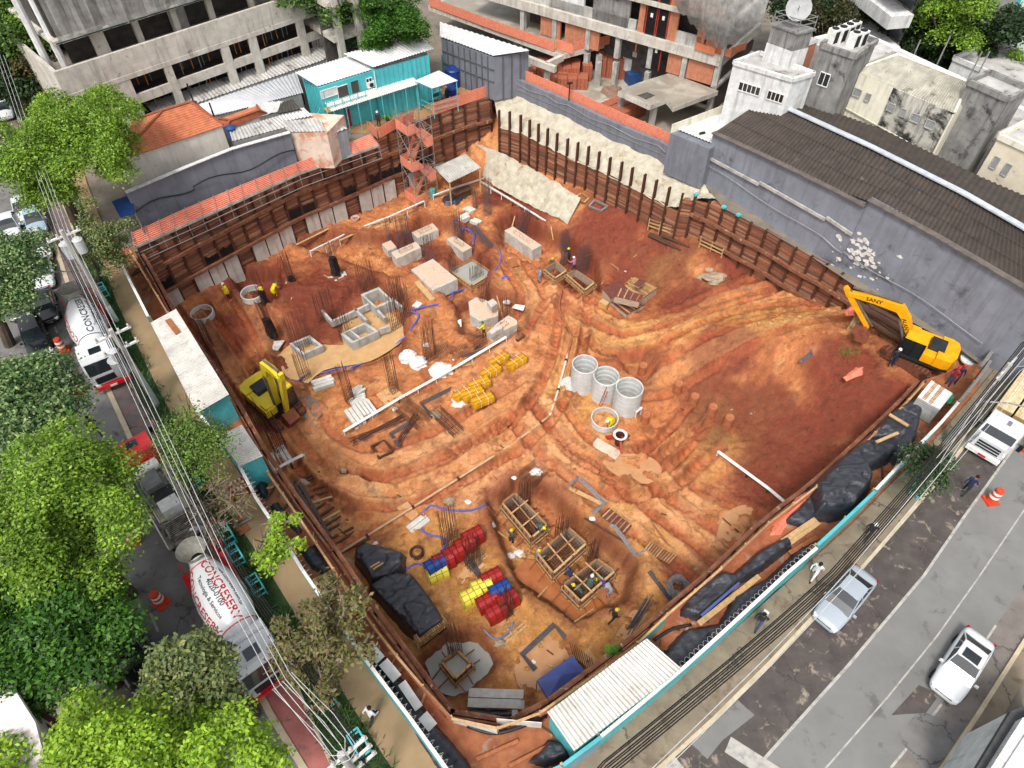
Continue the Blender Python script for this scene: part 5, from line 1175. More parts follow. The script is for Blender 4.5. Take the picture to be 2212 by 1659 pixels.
for i,(x,y,s,l) in enumerate(((882,772,.75,'round white bulk bag left of its twin'),(904,785,.75,'round white bulk bag right of its twin'),(955,800,1.,'flattened white bulk bag by the long rail'),(975,780,.4,'small white sack above the flattened bag'),(853,885,.35,'white sack beside the long rail'),(993,870,.7,'white sacks beside the yellow props'),(920,745,.3,'pale sack behind the round bags'),(808,452,.0,''),(478,1,0,''))):
 if s: p=G(x,y); blobm('bulk_bag',p,s,s*.9,s*.8 if i<2 else s*.4,bagm,l,'bag',i,12)
for i,(x,y,s,l) in enumerate(((1158,1020,.4,'white cloth on the boxy cage'),(1167,1253,.0,''),(1122,1195,.35,'white cloth left of the middle formwork'),(1103,1200,.3,'white scrap beside the cloth left of the middle formwork'),(1280,1120,.22,'white bucket like sack by the bright bent bars'),(1110,1032,.2,'white cloth left of the boxy cage'),(1010,1083,.22,'white rag near the pale stone'),(812,1172,.3,'white rag on the edge of the black tarp heap'),(820,450,.35,'white rags in front of the concrete panels'),(590,668,.25,'white scrap on the red soil heap'),(1352,585,.15,'white scrap above the panel stacks'),(1095,652,.3,'white cloth beside the blue crumpled sheet'),(1153,1430,.22,'white rag on the dark bent bars'))):
 if s: blobm('cloth',G(x,y,.6 if i==0 else 0),s,s*.8,s*.5,bagm,l,'cloth',40+i,8,.35)
blobm('crumpled_sheet',G(1092,602),.35,.25,.4,bl,'crumpled bright blue sheet near the blue hose','sheet',9,7,.4)
for i in range(46):
 x,y=(R.uniform(560,1650),R.uniform(560,1480)) if i>9 else [(942,898),(970,1083),(742,1015),(652,1045),(1520,575),(1535,585),(1515,600),(1080,1390),(940,1460),(1000,1438)][i]
 if i>9 and not inpoly(np.array([G(x,y).x]),np.array([G(x,y).y]),POLY)[0]: continue
 s=R.uniform(.06,.14) if i>9 else R.uniform(.22,.42)
 blobm('stone',G(x,y),s*1.3,s,s*1.1,rockm,('pale boulder lying loose on the clay' if i<10 else 'small pale stone on the clay'),'stone',100+i,7,.3,'boulders on the clay' if i<10 else 'small stones on the clay')
blobm('debris_heap',G(1545,602),1.1,.8,.6,rockm,'heap of rubble below the plank wall','rubble',7,12,.3)
for i in range(60):
 x,y=R.uniform(520,1500),R.uniform(520,1500); p=G(x,y)
 if not inpoly(np.array([p.x]),np.array([p.y]),POLY)[0]: continue
 a=R.uniform(0,3.1); l=R.uniform(.25,.9); d=Vector((math.cos(a),math.sin(a),0))*l/2; b=B(); b.beam(p-d+Vector((0,0,.05)),p+d+Vector((0,0,.07)),.07,.04)
 tag(b.build('wood_scrap',R.choice([wood,woodr,woodd])),'short scrap of wood trodden into the clay','wood scrap',group='scraps of wood on the clay')
for q,l in (([(1825,812),(1850,792),(1880,785),(1905,790),(1880,802),(1850,812),(1832,820)],'crumpled orange netting on the red slope'),([(1790,682),(1812,672),(1830,668),(1822,678),(1800,686)],'orange netting scrap by the timber heap'),([(1700,1100),(1720,1075),(1765,1048),(1750,1085),(1715,1110),(1690,1150),(1668,1150),(1680,1120)],'torn orange netting hanging by the white rail')):
 tarp(q,.25,l,None if 'slope' in l or 'heap' in l else .03,seed=len(l),m=mat('orange_netting',S(240,140,112),S(220,110,84),lines=(0,.2,.8,.2)),wr=.2,name='orange_netting',cat='netting')
tarp([(1727,776),(1745,762),(1752,735),(1758,732),(1762,750),(1755,765),(1735,780)],.25,'grey plastic sheet twisted on the slope',seed=5,m=mat('slate_sheet',S(96,100,110),S(70,72,80),rough=.4),wr=.15,name='plastic_sheet',cat='sheet')
def verge_bits():
 rs=random.Random(77); items=[]
 for e,sgn in ((FRONT_EDGE,1),(LEFT_EDGE,-1)):
  for k in range(46):
   i=rs.randrange(len(e)-1); t=rs.random(); x=e[i][0]+(e[i+1][0]-e[i][0])*t; y=e[i][1]+(e[i+1][1]-e[i][1])*t
   if sgn>0: x+=rs.uniform(18,75); y+=rs.uniform(10,60)
   else: x-=rs.uniform(12,40); y+=rs.uniform(0,22)
   items.append(at(x,y,.02))
 for n,p in enumerate(items):
  if n%2: blobm('rubble_stone',p,rs.uniform(.06,.2),rs.uniform(.06,.16),rs.uniform(.05,.14),rockm,'small stone on the red verge behind the hoarding','stone',n,7,.35,'stones on the red verges')
  else:
   a=rs.uniform(0,3.1); l=rs.uniform(.3,1.3); d=Vector((math.cos(a),math.sin(a),0))*l/2; b=B(); b.beam(p-d+Vector((0,0,.05)),p+d+Vector((0,0,.08)),rs.uniform(.06,.14),.05); tag(b.build('offcut',rs.choice([wood,woodr,woodd])),'offcut of timber lying on the red verge','offcut',group='timber offcuts on the red verges')
verge_bits()
# ================================================================ buildings round the site
def pxs(pts,z): return [XY(a,b,z) for a,b in pts]
def prism_px(pts,zt,z0): b=B(); return b.prism(pxs(pts,zt),z0,zt)
def wallm(key,c,c2=None,stain=(90,86,80),q=.45,**k): return mat(key,S(*c),S(*(c2 or tuple(int(x*.88) for x in c))),rough=.85,bump=.1,streak=(S(*stain),q),**k)
brick=mat('red_brick',S(196,132,100),S(176,112,82),sc=3,rough=.9,bricks=(4.,.75)); whitew=wallm('white_wall',(222,222,220)); greyw=wallm('grey_painted_wall',(122,124,132),(108,110,118),(76,76,80),.5,stain_=None) if False else mat('grey_painted_wall',S(124,127,136),S(108,111,119),sc=.8,rough=.8,bump=.08,streak=(S(84,85,90),.6),stain=S(92,94,98),ssc=.5,sth=.6)
creamw=wallm('cream_wall',(232,226,206),(220,214,194),(120,116,104),.5); dirtyw=mat('mould_stained_wall',S(214,210,196),S(170,166,156),sc=.7,rough=.9,stain=S(34,34,34),ssc=.42,sth=.47,streak=(S(60,60,58),.8)); oldconc=mat('old_stained_concrete',S(150,148,144),S(116,114,112),sc=.9,rough=.9,bump=.2,stain=S(58,57,56),ssc=.6,sth=.55,streak=(S(52,52,52),.75))
b1c=mat('raw_concrete',S(206,200,188),S(178,171,160),sc=1.1,rough=.9,bump=.2,streak=(S(110,104,96),.5),stain=S(128,122,112),ssc=1.2,sth=.6,lines=(2,.9,.88,.03))
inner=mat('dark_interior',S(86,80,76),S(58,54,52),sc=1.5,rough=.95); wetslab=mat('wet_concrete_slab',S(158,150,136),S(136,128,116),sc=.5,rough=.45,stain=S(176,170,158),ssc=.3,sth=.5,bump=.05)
roofw=mat('white_roof_sheet',S(214,214,213),S(196,196,194),sc=1.,rough=.55,grime=.25,streak=(S(168,162,152),.35)); roofg=mat('weathered_roof',S(190,188,184),S(150,146,142),sc=.9,rough=.7,stain=S(92,86,80),ssc=.9,sth=.56,grime=.2)
roofd=mat('dark_brown_roof',S(76,67,60),S(58,51,46),sc=1.3,rough=.8,stain=S(118,106,96),ssc=1.4,sth=.64,streak=(S(60,54,50),.4)); tilem=mat('clay_tile',S(200,124,88),S(172,98,68),sc=2.5,rough=.85,bump=.3,stain=S(120,70,50),ssc=2,sth=.66)
netm=mat('grey_net',S(196,194,190),S(150,148,144),sc=1.6,rough=.9,alpha=.68,bump=.8,bsc=3,streak=(S(110,106,102),.5),trans=.2); netp=mat('pink_net',S(206,140,136),S(180,116,112),sc=1.,rough=.9,alpha=.85)
def corr_px(q,zs,per,m,name,parent,amp=.045,loc=None):
 P=[at(a,b,z) for (a,b),z in zip(q,zs)]; n=max(4,int((P[1]-P[0]).length/per)); b=B(); b.corr(*P,n,amp,.02); return b.build(name,m,parent)
def window(p,q,z0,z1,parent,m=glass,fm=whitep,out=.02,mull=1,name='window'):
 """window on a vertical face from p to q (2D), outward normal to the right of p->q"""
 p=Vector((p[0],p[1],0));q=Vector((q[0],q[1],0)); d=(q-p).normalized(); n=Vector((d.y,-d.x,0))*out
 b=B(); b.beam(p+n+Vector((0,0,(z0+z1)/2)),q+n+Vector((0,0,(z0+z1)/2)),.05,z1-z0); w=b.build(name,m,parent)
 b=B(); n2=n*1.0+n.normalized()*.03
 for zz in (z0,z1): b.beam(p+n2+Vector((0,0,zz)),q+n2+Vector((0,0,zz)),.06,.07)
 for k in range(mull+2): t=p.lerp(q,k/(mull+1)); b.box(t.x+n2.x,t.y+n2.y,z0+.035,.05,.05,z1-z0-.07)
 b.build('frame',fm,w); return w
def fseg(A,Bp,t0,t1): return (A[0]+(Bp[0]-A[0])*t0,A[1]+(Bp[1]-A[1])*t0),(A[0]+(Bp[0]-A[0])*t1,A[1]+(Bp[1]-A[1])*t1)
def back(A,Bp,d):
 l=math.dist(A,Bp); n=(-(Bp[1]-A[1])/l,(Bp[0]-A[0])/l)   # left normal of A->B
 return (A[0]+n[0]*d,A[1]+n[1]*d),(Bp[0]+n[0]*d,Bp[1]+n[1]*d)
A=XY(115,157,9);M_=XY(337,72,9);E_=XY(690,-28,9); L1=math.dist(A,E_); r=thing('unfinished_building','raw concrete building shell with netted tower and open window bays','building',(M_[0],M_[1],0)); u=((E_[0]-A[0])/L1,(E_[1]-A[1])/L1); n=(-u[1],u[0]);
def FF(s,d=0.): return (A[0]+u[0]*s+n[0]*d,A[1]+u[1]*s+n[1]*d)
def fbox(b,s0,s1,d0,d1,z0,z1): b.prism([FF(s0,d0),FF(s1,d0),FF(s1,d1),FF(s0,d1)],z0,z1)
b=B(); fbox(b,0,L1,0,.3,7.1,9.); fbox(b,0,L1,-.05,.35,6.75,7.12);
fbox(b,0,.3,.3,9,0,9.); b.build('parapet',b1c,r)
b=B(); fbox(b,.3,L1,.3,12,7.0,7.2); b.build('terrace',wetslab,r)
bays=[(0,4.4,0),(4.4,5.2,1),(5.2,8.2,2),(8.2,8.9,1),(8.9,13.6,2),(13.6,14.4,1),(14.4,16.4,2),(16.4,17.2,1),(17.2,21.5,2),(21.5,22.3,1),(22.3,26,2),(26,27,1),(27,31,2),(31,L1,1)]
b=B()
for s0,s1,k in bays:
 if k<2: b=B(); fbox(b,s0,s1,.02-.04*k,.3,0,6.78); b.build('column',b1c,r)
b=B()
for s0,s1,k in bays:
 if k==2: fbox(b,s0,s1,.03,.28,4.6,5.35); fbox(b,s0,s1,.03,.28,0,3.0)
b.build('spandrel',b1c,r)
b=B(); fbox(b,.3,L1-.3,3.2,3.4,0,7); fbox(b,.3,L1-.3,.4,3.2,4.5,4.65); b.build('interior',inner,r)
yelp=mat('orange_prop',S(214,130,40),rough=.6)
for s0,s1,k in bays:
 if k==2:
  for j in range(int((s1-s0)/.6)):
   x=s0+.3+j*.6+R.uniform(-.1,.1); p=FF(x,.5+R.uniform(0,1.2))
   for za,zc in ((5.35,6.8),(3.,4.55)): b=B(); b.cyl((p[0],p[1],za),(p[0],p[1],zc),.04,n=5); b.build('prop',yelp if R.random()<.45 else galv,r)
TA=XY(122,85,10.4);TB=XY(400,0,10.4); tl=math.dist(TA,TB); tu=((TB[0]-TA[0])/tl,(TB[1]-TA[1])/tl); tn=(-tu[1],tu[0])
def T2(s,d=0.): return (TA[0]+tu[0]*s+tn[0]*d,TA[1]+tu[1]*s+tn[1]*d)
def tbox(b,s0,s1,d0,d1,z0,z1): b.prism([T2(s0,d0),T2(s1,d0),T2(s1,d1),T2(s0,d1)],z0,z1)
b=B(); tbox(b,-.5,tl+16,-.3,9,10.1,10.4); b.build('upper_slab',b1c,r)
for s in (2.6,6.2,9.6,13,17,21,25): b=B(); tbox(b,s,s+(1.1 if s<3 else .5),.6,1.,7.2,10.1); b.build('column',b1c,r)
b=B(); tbox(b,1,tl+15,3.,3.2,7.2,10.1); b.build('back_wall',inner,r)
b=B(); tbox(b,10,11.6,2.4,2.5,7.3,10); tbox(b,18,20,2.2,2.3,7.3,10); b.build('partition',conc,r)
b=B(); Nn=60
for k in range(Nn):
 s0,s1=k*(tl+15)/Nn,(k+1)*(tl+15)/Nn; f=lambda s:.25*math.sin(s*2.1)+.15*math.sin(s*5.3); g=lambda s:.35*math.sin(s*.9)
 p,q=T2(s0,-.4+f(s0)*.5),T2(s1,-.4+f(s1)*.5); p2,q2=T2(s0,-.2+f(s0+1)),T2(s1,-.2+f(s1+1))
 b.quad((*p,10.3+g(s0)*.4),(*q,10.3+g(s1)*.4),(*q2,19),(*p2,19))
b.build('safety_net',netm,r)
b=B()
for s in range(0,int(tl+15)): b.beam((*T2(s,-.1),10.15),(*T2(s,-.9),10.35),.06)
b.beam((*T2(-.3,-.5),10.26),(*T2(tl+15,-.5),10.26),.08); b.build('net_bracket',mat('green_dark',S(40,60,56)),r)
b=B();
for a0,a1 in ((11,16.5),(21,23.5)):
 p,q=T2(a0,-.75),T2(a1,-.75); b.quad((*p,10.7),(*q,10.8),(*q,12.7),(*p,12.))
b.build('pink_sheet',netp,r)
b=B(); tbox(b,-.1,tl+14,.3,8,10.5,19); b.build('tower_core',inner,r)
b=B(); p=T2(-1,2)
for dx in (0,1.3): b.cyl((p[0]+dx,p[1],7),(p[0]+dx,p[1],20),.3,n=8)
b.build('lift_mast',whitew,r)
b=B(); p,q=FF(1.2,1.8),FF(3.6,1.6); b.beam((*p,7.9),(*q,7.9),.08,1.0); b.build('orange_board',mat('orange_board',S(216,84,44),rough=.7),r)
for k in range(14): p=FF(R.uniform(1,20),R.uniform(.8,2.2)); blobm('rubble',Vector((*p,7.2)),R.uniform(.2,.7),R.uniform(.2,.5),R.uniform(.1,.4),concw if k%3 else woodr,'rubble heaped on the raw concrete terrace','rubble',k,8,.4,'rubble on the concrete terrace')
A5=XY(706,8,9);B5=XY(800,-20,9); r=thing('concrete_block_building','bare concrete storeys partly hidden by the round green tree','building',(*A5,0)); b=B()
for z in (0,3.,6.,9.):
 q=[A5,B5,*back(A5,B5,6)[::-1]]; b.prism(q,z+2.5,z+3.)
b.build('slabs',b1c,r)
for t in (.02,.5,.95):
 b=B(); p=fseg(A5,B5,t,t)[0]; b.box(p[0]+.4,p[1]+.4,0,.6,.6,11.5,.7); b.build('column',b1c,r)
b=B(); q0,q1=back(A5,B5,2.); b.prism([q0,q1,*back(A5,B5,2.4)[::-1]],0,12); b.build('rear_wall',inner,r)
def roofthing(q,zs,per,m,label,walls=wallm('shed_wall',(150,148,144)),name='shed',cat='shed',ridge_dir=0,z0=0.,wm=None):
 P=[at(a,b,z) for (a,b),z in zip(q,zs)]; c=sum(P,Vector())/4; r=thing(name,label,cat,(c.x,c.y,z0)); Q=[c+(p-c)*.96 for p in P]; b=B(); b.prism([(p.x,p.y) for p in Q],z0,[p.z-.12 for p in Q]); b.build('walls',wm or walls,r)
 n=max(4,int((P[1]-P[0]).length/per)); b=B(); b.corr(*P,n,.045,.02); b.build('roof',m,r); return r
roofthing([(312,224),(690,100),(720,122),(338,252)],[3.6,3.6,3.2,3.2],.35,roofg,'long weathered corrugated roof below the raw concrete building')
roofthing([(690,99),(770,80),(800,98),(722,121)],[3.6,3.6,3.2,3.2],.35,roofg,'weathered roof end behind the turquoise office')
roofthing([(345,252),(640,156),(655,200),(470,248)],[3.,3.,2.8,2.8],.4,mat('light_metal_roof',S(204,206,210),S(184,186,190),sc=.8,rough=.4,metal=.3),'light metal roof left of the turquoise office')
roofthing([(585,205),(650,182),(660,226),(636,234)],[2.8,2.8,1.2,1.2],.3,mat('charcoal_sheet',S(64,64,66),S(50,50,52)),'dark corrugated lean-to beside the turquoise office')
def hip(name,label,eave,ze,ridge,zr,wm,z0=0.,foot=None):
 P=[at(a,b,ze) for a,b in eave]; Rg=[at(a,b,zr) for a,b in ridge]; c=sum(P,Vector())/4; r=thing(name,label,'house',(c.x,c.y,z0)); b=B(); b.prism([((p.x-c.x)*.96+c.x,(p.y-c.y)*.96+c.y) for p in P],z0,ze-.05); b.build('wall',wm,r)
 b=B(); a0,a1,a2,a3=P; r0,r1=Rg
 def face(p,q,s,t,rows=14):
  for k in range(rows):
   u0,u1=k/rows,(k+1)/rows; e=Vector((0,0,.05)); w0,w1=p.lerp(t,u0),q.lerp(s,u0); v0,v1=p.lerp(t,u1),q.lerp(s,u1); b.add([w0+e,w1+e,v1,v0,w0-e*.4,w1-e*.4],[(0,1,2,3),(4,5,1,0)])
 face(a0,a1,r1,r0); face(a1,a2,r1,r1,10); face(a2,a3,r0,r1); face(a3,a0,r0,r0,10)
 rf=b.build('roof',tilem,r); b=B()
 for p,q in ((a0,r0),(a1,r1),(a2,r1),(a3,r0),(r0,r1)): b.tube([p+Vector((0,0,.08)),q+Vector((0,0,.1))],.1,6)
 b.build('ridge_tiles',mat('ridge_tile',S(170,92,62),S(130,76,56),sc=6,rough=.9),rf); return r
hip('tiled_house','house with an orange clay tiled hip roof and pale side wall',[(252,350),(484,271),(424,222),(285,262)],4.4,[(352,240),(412,222)],5.9,mat('pale_plaster',S(232,222,208),S(216,206,192),sc=1,rough=.9,stain=S(150,142,134),ssc=1.2,sth=.64,streak=(S(150,144,136),.3)))
hip('tiled_annex','narrow orange tiled roof right of the tiled house',[(490,281),(576,246),(555,229),(474,258)],3.6,[(497,262),(560,240)],4.1,whitew)
for x,y in ((418,220),(466,262)): p=at(x,y,4.6); b=B(); b.cyl((p.x,p.y,4.2),(p.x,p.y,6.2),.07,n=6); tag(b.build('flue_pipe',black),'thin black flue above the tiled roof' if x<430 else 'thin black flue at the edge of the tiled roof','flue')
gw=[(272,416),(400,362),(500,322),(626,286)]; G2=[XY(a,b,3.6) for a,b in gw]; r=thing('grey_wall_building','low grey building with a long wall behind the orange tray','building',(*G2[1],0)); b=B()
bk=[(p[0]-.2,p[1]+.25) for p in G2]; b.prism(G2+bk[::-1],0,3.6); b.build('wall',greyw,r)
b=B();
for p,q in zip(G2[:-1],G2[1:]): b.beam((*p,3.63),(*q,3.63),.35,.07)
b.build('coping',whitew,r)
b=B(); V=[Vector((p[0]+.08,p[1]-.1,z)) for (p,z) in [(tuple(np.array(G2[0])*(1-t)+np.array(G2[1])*t),1.9+.3*math.sin(t*5)) for t in np.linspace(0,1,8)]+[(tuple(np.array(G2[1])*(1-t)+np.array(G2[3])*t),1.9+.25*math.sin(t*9)) for t in np.linspace(0,1,14)]]; b.tube(V,.06,5); tag(b.build('black_cable',black),'black cable draped along the grey wall','cable')
Q=pxs([(628,286),(700,272),(706,287),(712,300)],3.4); b=B(); r=thing('plaster_building','small building with peeling salmon plaster beside the grey wall','building',(*Q[0],0)); b.prism([Q[0],Q[2],(Q[2][0]+1,Q[2][1]+3),(Q[0][0]-1,Q[0][1]+3.5)],0,3.4); b.build('wall',mat('peeling_plaster',S(224,206,190),S(206,184,166),sc=1,rough=.9,stain=S(196,140,110),ssc=.8,sth=.5),r); corr_px([(625,285),(704,284),(690,255),(600,262)],[3.5,3.5,3.9,3.9],.3,roofg,'roof',r)
roofthing([(502,305),(628,272),(600,250),(495,282)],[3.7,3.7,4.1,4.1],.3,roofg,'old ribbed roof behind the grey wall')
roofthing([(505,270),(600,240),(612,218),(545,222)],[3.6,3.6,3.6,3.6],.8,roofw,'flat white roof between tiled annex and office')
roofthing([(598,246),(650,235),(632,214),(606,222)],[3.9,3.9,3.6,3.6],.3,mat('dark_glazed_roof',S(90,84,78),S(66,62,58),sc=3),'small dark roof panel on the white roof')
roofthing([(612,262),(675,250),(655,232),(600,248)],[3.6,3.6,3.7,3.7],.3,roofw,'white roof patch above the plaster building')
roofthing([(712,292),(750,277),(697,246),(676,254)],[2.7,2.7,2.7,2.7],.5,roofg,'grey metal container shed at the edge of the yard',name='container',cat='container',wm=mat('grey_container',S(150,154,160),S(130,134,140),lines=(0,.3,.8,.15)))
p=XY(500,283,3.9); b=B(); b.lathe(p[0],p[1],[(.4,3.3),(.42,4.2),(.46,4.25),(.2,4.4),(.01,4.42)],14); tag(b.build('water_tank',mat('blue_tank',S(36,72,130),rough=.5)),'small blue water tank beside the tiled house','water tank')
r=thing('site_office','two storey turquoise site office with white metal roofs and covered walkway','site office',tuple(at(760,260,0)))
sheetsm=mat('teal_panel',S(84,192,200),S(72,176,184),sc=1.2,rough=.6,grime=.15,streak=(S(80,150,150),.4))
Aa=XY(689,190,4.5);Ab=XY(806,153,4.5); Ba,Bb=back(Aa,Ab,3.6); b=B(); b.prism([Aa,Ab,Bb,Ba],0,4.5); b.build('left_block',sheetsm,r)
Ca=XY(806,150,4.8);Cb=XY(926,116,4.8); Da,Db=back(Ca,Cb,3.8); b=B(); b.prism([Ca,Cb,Db,Da],0,4.75); b.build('right_block',sheetsm,r)
corr_px([(686,186),(810,148),(762,118),(637,156)],[4.62,4.62,5.,5.],.3,roofw,'roof',r); corr_px([(806,145),(937,105),(903,77),(742,116)],[5.05,5.05,5.45,5.45],.3,roofw,'roof',r)
b=B()
for k in range(1,12): p=fseg(Ca,Cb,k/12,k/12)[0]; b.box(p[0]+.02,p[1]-.03,0,.05,.05,4.7,.6)
for k in range(1,9): p=fseg(Aa,Ba,k/9,k/9)[0]; b.box(p[0]-.03,p[1]-.02,0,.05,.05,4.45,.6)
b.build('panel_joints',teal,r)
b=B(); p,q=fseg(Ca,Cb,.03,.97); b.beam((*p,4.86),(*q,4.86),.1,.14); b.build('vent_gap',inner,r)
window(*fseg(Aa,Ab,.84,.95),3.2,4.0,r); window(*fseg(Aa,Ab,.3,.5),2.65,4.1,r,m=inner,out=.03,mull=0,name='recess'); window(*fseg(Aa,Ab,.0,.3),3.5,4.2,r,m=whitew,out=.05,mull=0,name='notice_board')
window(*fseg(Aa,Ab,.55,.7),2.65,4.2,r,m=inner,fm=teal,out=.03,mull=0,name='doorway')
fa,fb=back(Aa,Ab,-.9); p0,p1=fseg(fa,fb,.0,.72); b=B(); b.prism([fseg(Aa,Ab,0,.72)[0],p0,p1,fseg(Aa,Ab,0,.72)[1]],2.5,2.62); b.build('balcony',wood,r); b=B()
for z in (3.,3.45): b.beam((*p0,z),(*p1,z),.05)
for k in range(6): p=fseg(p0,p1,k/5,k/5)[0]; b.box(p[0],p[1],2.6,.06,.06,.85 if k not in (0,3) else 1.95)
b.build('balcony_railing',teal,r)
s0=back(Aa,Ab,-.9)[0]; e=(s0[0]-1.6,s0[1]-2.0); b=B(); b.beam((s0[0]-.2,s0[1]-.2,2.1),(*e,.1),.9,.1); b.build('stair',woodr,r); b=B(); b.beam((s0[0]-.6,s0[1]+.1,3.),(e[0]-.4,e[1]+.3,1.),.06); b.beam((s0[0]+.2,s0[1]-.5,3.),(e[0]+.4,e[1]-.3,1.),.06); b.build('stair_rail',teal,r)
corr_px([(716,241),(905,181),(893,166),(700,221)],[2.75,2.75,3.05,3.05],.22,mat('grey_white_roof',S(206,204,198),S(188,186,180),sc=1,rough=.6),'walkway_roof',r,.03)
corr_px([(933,191),(989,174),(948,152),(896,174)],[2.95,2.95,3.15,3.15],.22,roofw,'porch_roof',r,.03)
for k in range(8): p=at(720+(900-720)*k/7,242-(242-183)*k/7,2.7); b=B(); b.box(p.x+.05,p.y+.1,0,.07,.07,2.7); b.build('post',teal,r)
for x,y in ((933,192),(986,176),(898,176),(946,156)): p=at(x,y,2.95); b=B(); b.box(p.x,p.y,0,.08,.08,2.95); b.build('porch_post',teal,r)
for z in (.5,1.0): b=B(); p,q,s=at(933,192,2.65),at(986,176,2.65),at(898,176,2.65); b.beam((p.x,p.y,z),(q.x,q.y,z),.05); b.beam((p.x,p.y,z),(s.x,s.y,z),.05); b.build('porch_rail',teal,r)
p,q=fseg(back(Aa,Ab,-.03)[0],back(Aa,Ab,-.03)[1],.36,.45); window(p,q,.05,1.9,r,m=mat('red_door',S(170,30,44)),fm=teal,out=.02,mull=0,name='door')
p=at(802,188,3.1); b=B(); b.box(p.x,p.y,3.1,.8,.3,.55,.7); ac=b.build('air_conditioner',whitep,r); b=B(); b.cyl((p.x+.1,p.y-.17,3.38),(p.x+.12,p.y-.2,3.38),.2,n=12); b.build('fan',rubber,ac)
p=at(808,150,4.8); b=B(); b.tube([(p.x,p.y-.15,4.7),(p.x,p.y-.15,3.1),(p.x-.2,p.y-.2,3.05)],.05,6); b.build('downpipe',whitep,r)
p=at(936,213,.0); r2=thing('picnic_table','turquoise table with benches under the porch roof','table',p,.65); b=B(); b.box(p.x,p.y,.72,1.8,.9,.06,.65); b.build('top',teal,r2); b=B()
for s_ in (-1,1): b.box(p.x-s_*.8*math.sin(.65),p.y+s_*.8*math.cos(.65),.42,1.8,.3,.05,.65)
b.build('bench',teal,r2); b=B()
for s_ in (-1,1): b.box(p.x+s_*.6*math.cos(.65),p.y+s_*.6*math.sin(.65),0,.08,.9,.72,.65)
b.build('leg',teal,r2)
for x,y,rr,hh,l in ((980,185,.85,1.7,'large blue water tank beside the porch'),(977,213,.6,1.1,'lower blue water tank near the orange fence')):
 p=at(x,y,0); t=thing('water_tank',l,'water tank',p); b=B(); b.lathe(p.x,p.y,[(rr*.92,0),(rr,hh*.5),(rr*.97,hh),(rr*1.04,hh+.03)],20); b.build('body',mat('blue_tank2',S(34,62,130),S(26,48,110),sc=2,rough=.4),t); b=B(); b.lathe(p.x,p.y,[(rr*1.04,hh+.03),(rr*.9,hh+.16),(rr*.35,hh+.3),(rr*.32,hh+.36),(.01,hh+.37)],20); b.build('lid',mat('blue_tank2'),t)
p=at(966,165,0); b=B(); b.box(p.x,p.y,0,1.1,.06,2.4,.7); tag(b.build('teal_board',teal),'turquoise board standing behind the water tanks','board')
r3=thing('wooden_crate','small brown fenced enclosure behind the office roof','enclosure',tuple(at(820,100,0))); Q=pxs([(812,72),(835,67),(845,90),(822,95)],5.); b=B(); b.prism(Q,0,4.6); b.build('side_boards',mat('salmon_board',S(196,130,104),S(176,110,86),lines=(2,.3,.8,.1)),r3); b=B(); b.prism([(sum(q[0] for q in Q)/4+(x-sum(q[0] for q in Q)/4)*1.03,sum(q[1] for q in Q)/4+(y-sum(q[1] for q in Q)/4)*1.03) for x,y in Q],4.6,4.75); b.build('rim',redst,r3)
sheet('yard',[(700,268),(740,285),(815,290),(900,262),(985,228),(1050,206),(1060,170),(985,150),(900,180)],.02,mat('yard_dirt',S(168,128,88),S(144,106,72),sc=.8,rough=.9,bump=.3,bsc=8,stain=S(196,170,140),ssc=1,sth=.6))
for i,(x,y,s) in enumerate(((782,258,.6),(798,252,.5),(838,262,.8),(852,230,.6),(745,268,.5),(900,212,.5),(810,246,.5))):
 p=at(x,y,0); b=B(); rs=random.Random(i)
 for k in range(16):
  a=rs.uniform(0,6.28); l=s*rs.uniform(.6,1.2); V=[p,p+Vector((math.cos(a)*l*.5,math.sin(a)*l*.5,l*.9)),p+Vector((math.cos(a)*l,math.sin(a)*l,l*.6))]; nn=Vector((-math.sin(a),math.cos(a),0))*.05
  b.add([V[0]-nn,V[0]+nn,V[1]+nn*1.5,V[1]-nn*1.5,V[2]],[(0,1,2,3),(3,2,4)])
 tag(b.build('potted_palm' if i==2 else 'garden_plant',mat('plant_green',S(96,132,58),S(70,108,44))),('tall pale leaved palm in the office yard' if i==2 else 'small leafy plant along the office walkway'),'plant',None if i==2 else 'plants along the office walkway')
Gq=pxs([(953,82),(1066,124),(1142,112),(965,52)],4.3); r=thing('grey_hall','grey clad hall with a long white roof at the back corner','hall',(*Gq[1],0)); b=B(); b.prism(Gq,0,4.3); b.build('wall',greyw,r); corr_px([(950,78),(1066,120),(1146,109),(950,47)],[4.5,4.5,4.7,4.7],.4,roofw,'roof',r)
b=B()
for k in range(1,9): p=fseg(Gq[0],Gq[1],k/9,k/9)[0]; b.box(p[0],p[1]-.06,0.,.12,.1,4.2,.2)
for z in (1.9,3.1): b.beam((Gq[0][0],Gq[0][1]-.06,z),(Gq[1][0],Gq[1][1]-.06,z),.1,.1)
for k in range(1,4): p=fseg(Gq[1],Gq[2],k/4,k/4)[0]; b.box(p[0]+.05,p[1]-.05,0.,.12,.1,4.2,.2)
b.build('cladding_ribs',mat('dark_grey_rib',S(92,94,100)),r)
FP=[XY(a,b,0) for a,b in FOOT_PX[:6]]+[XY(1447,362,0)]; W2=[(p[0]+.25,p[1]+.3) for p in FP]; r=thing('boundary_wall','long grey boundary wall above the pale slope','wall',(*FP[2],0)); b=B(); b.prism([(p[0],p[1]) for p in FP]+W2[::-1],-1.,1.75); b.build('wall',greyw,r); b=B()
for p,q in zip(FP[:-1],FP[1:]): b.tube([(p[0]-.06,p[1]-.08,1.45),((p[0]+q[0])/2-.06,(p[1]+q[1])/2-.08,1.2),(q[0]-.06,q[1]-.08,1.45)],.025,4); b.beam((p[0]-.02,p[1]-.03,.75),(q[0]-.02,q[1]-.03,.75),.05,.05)
b.build('cable',galv,r)
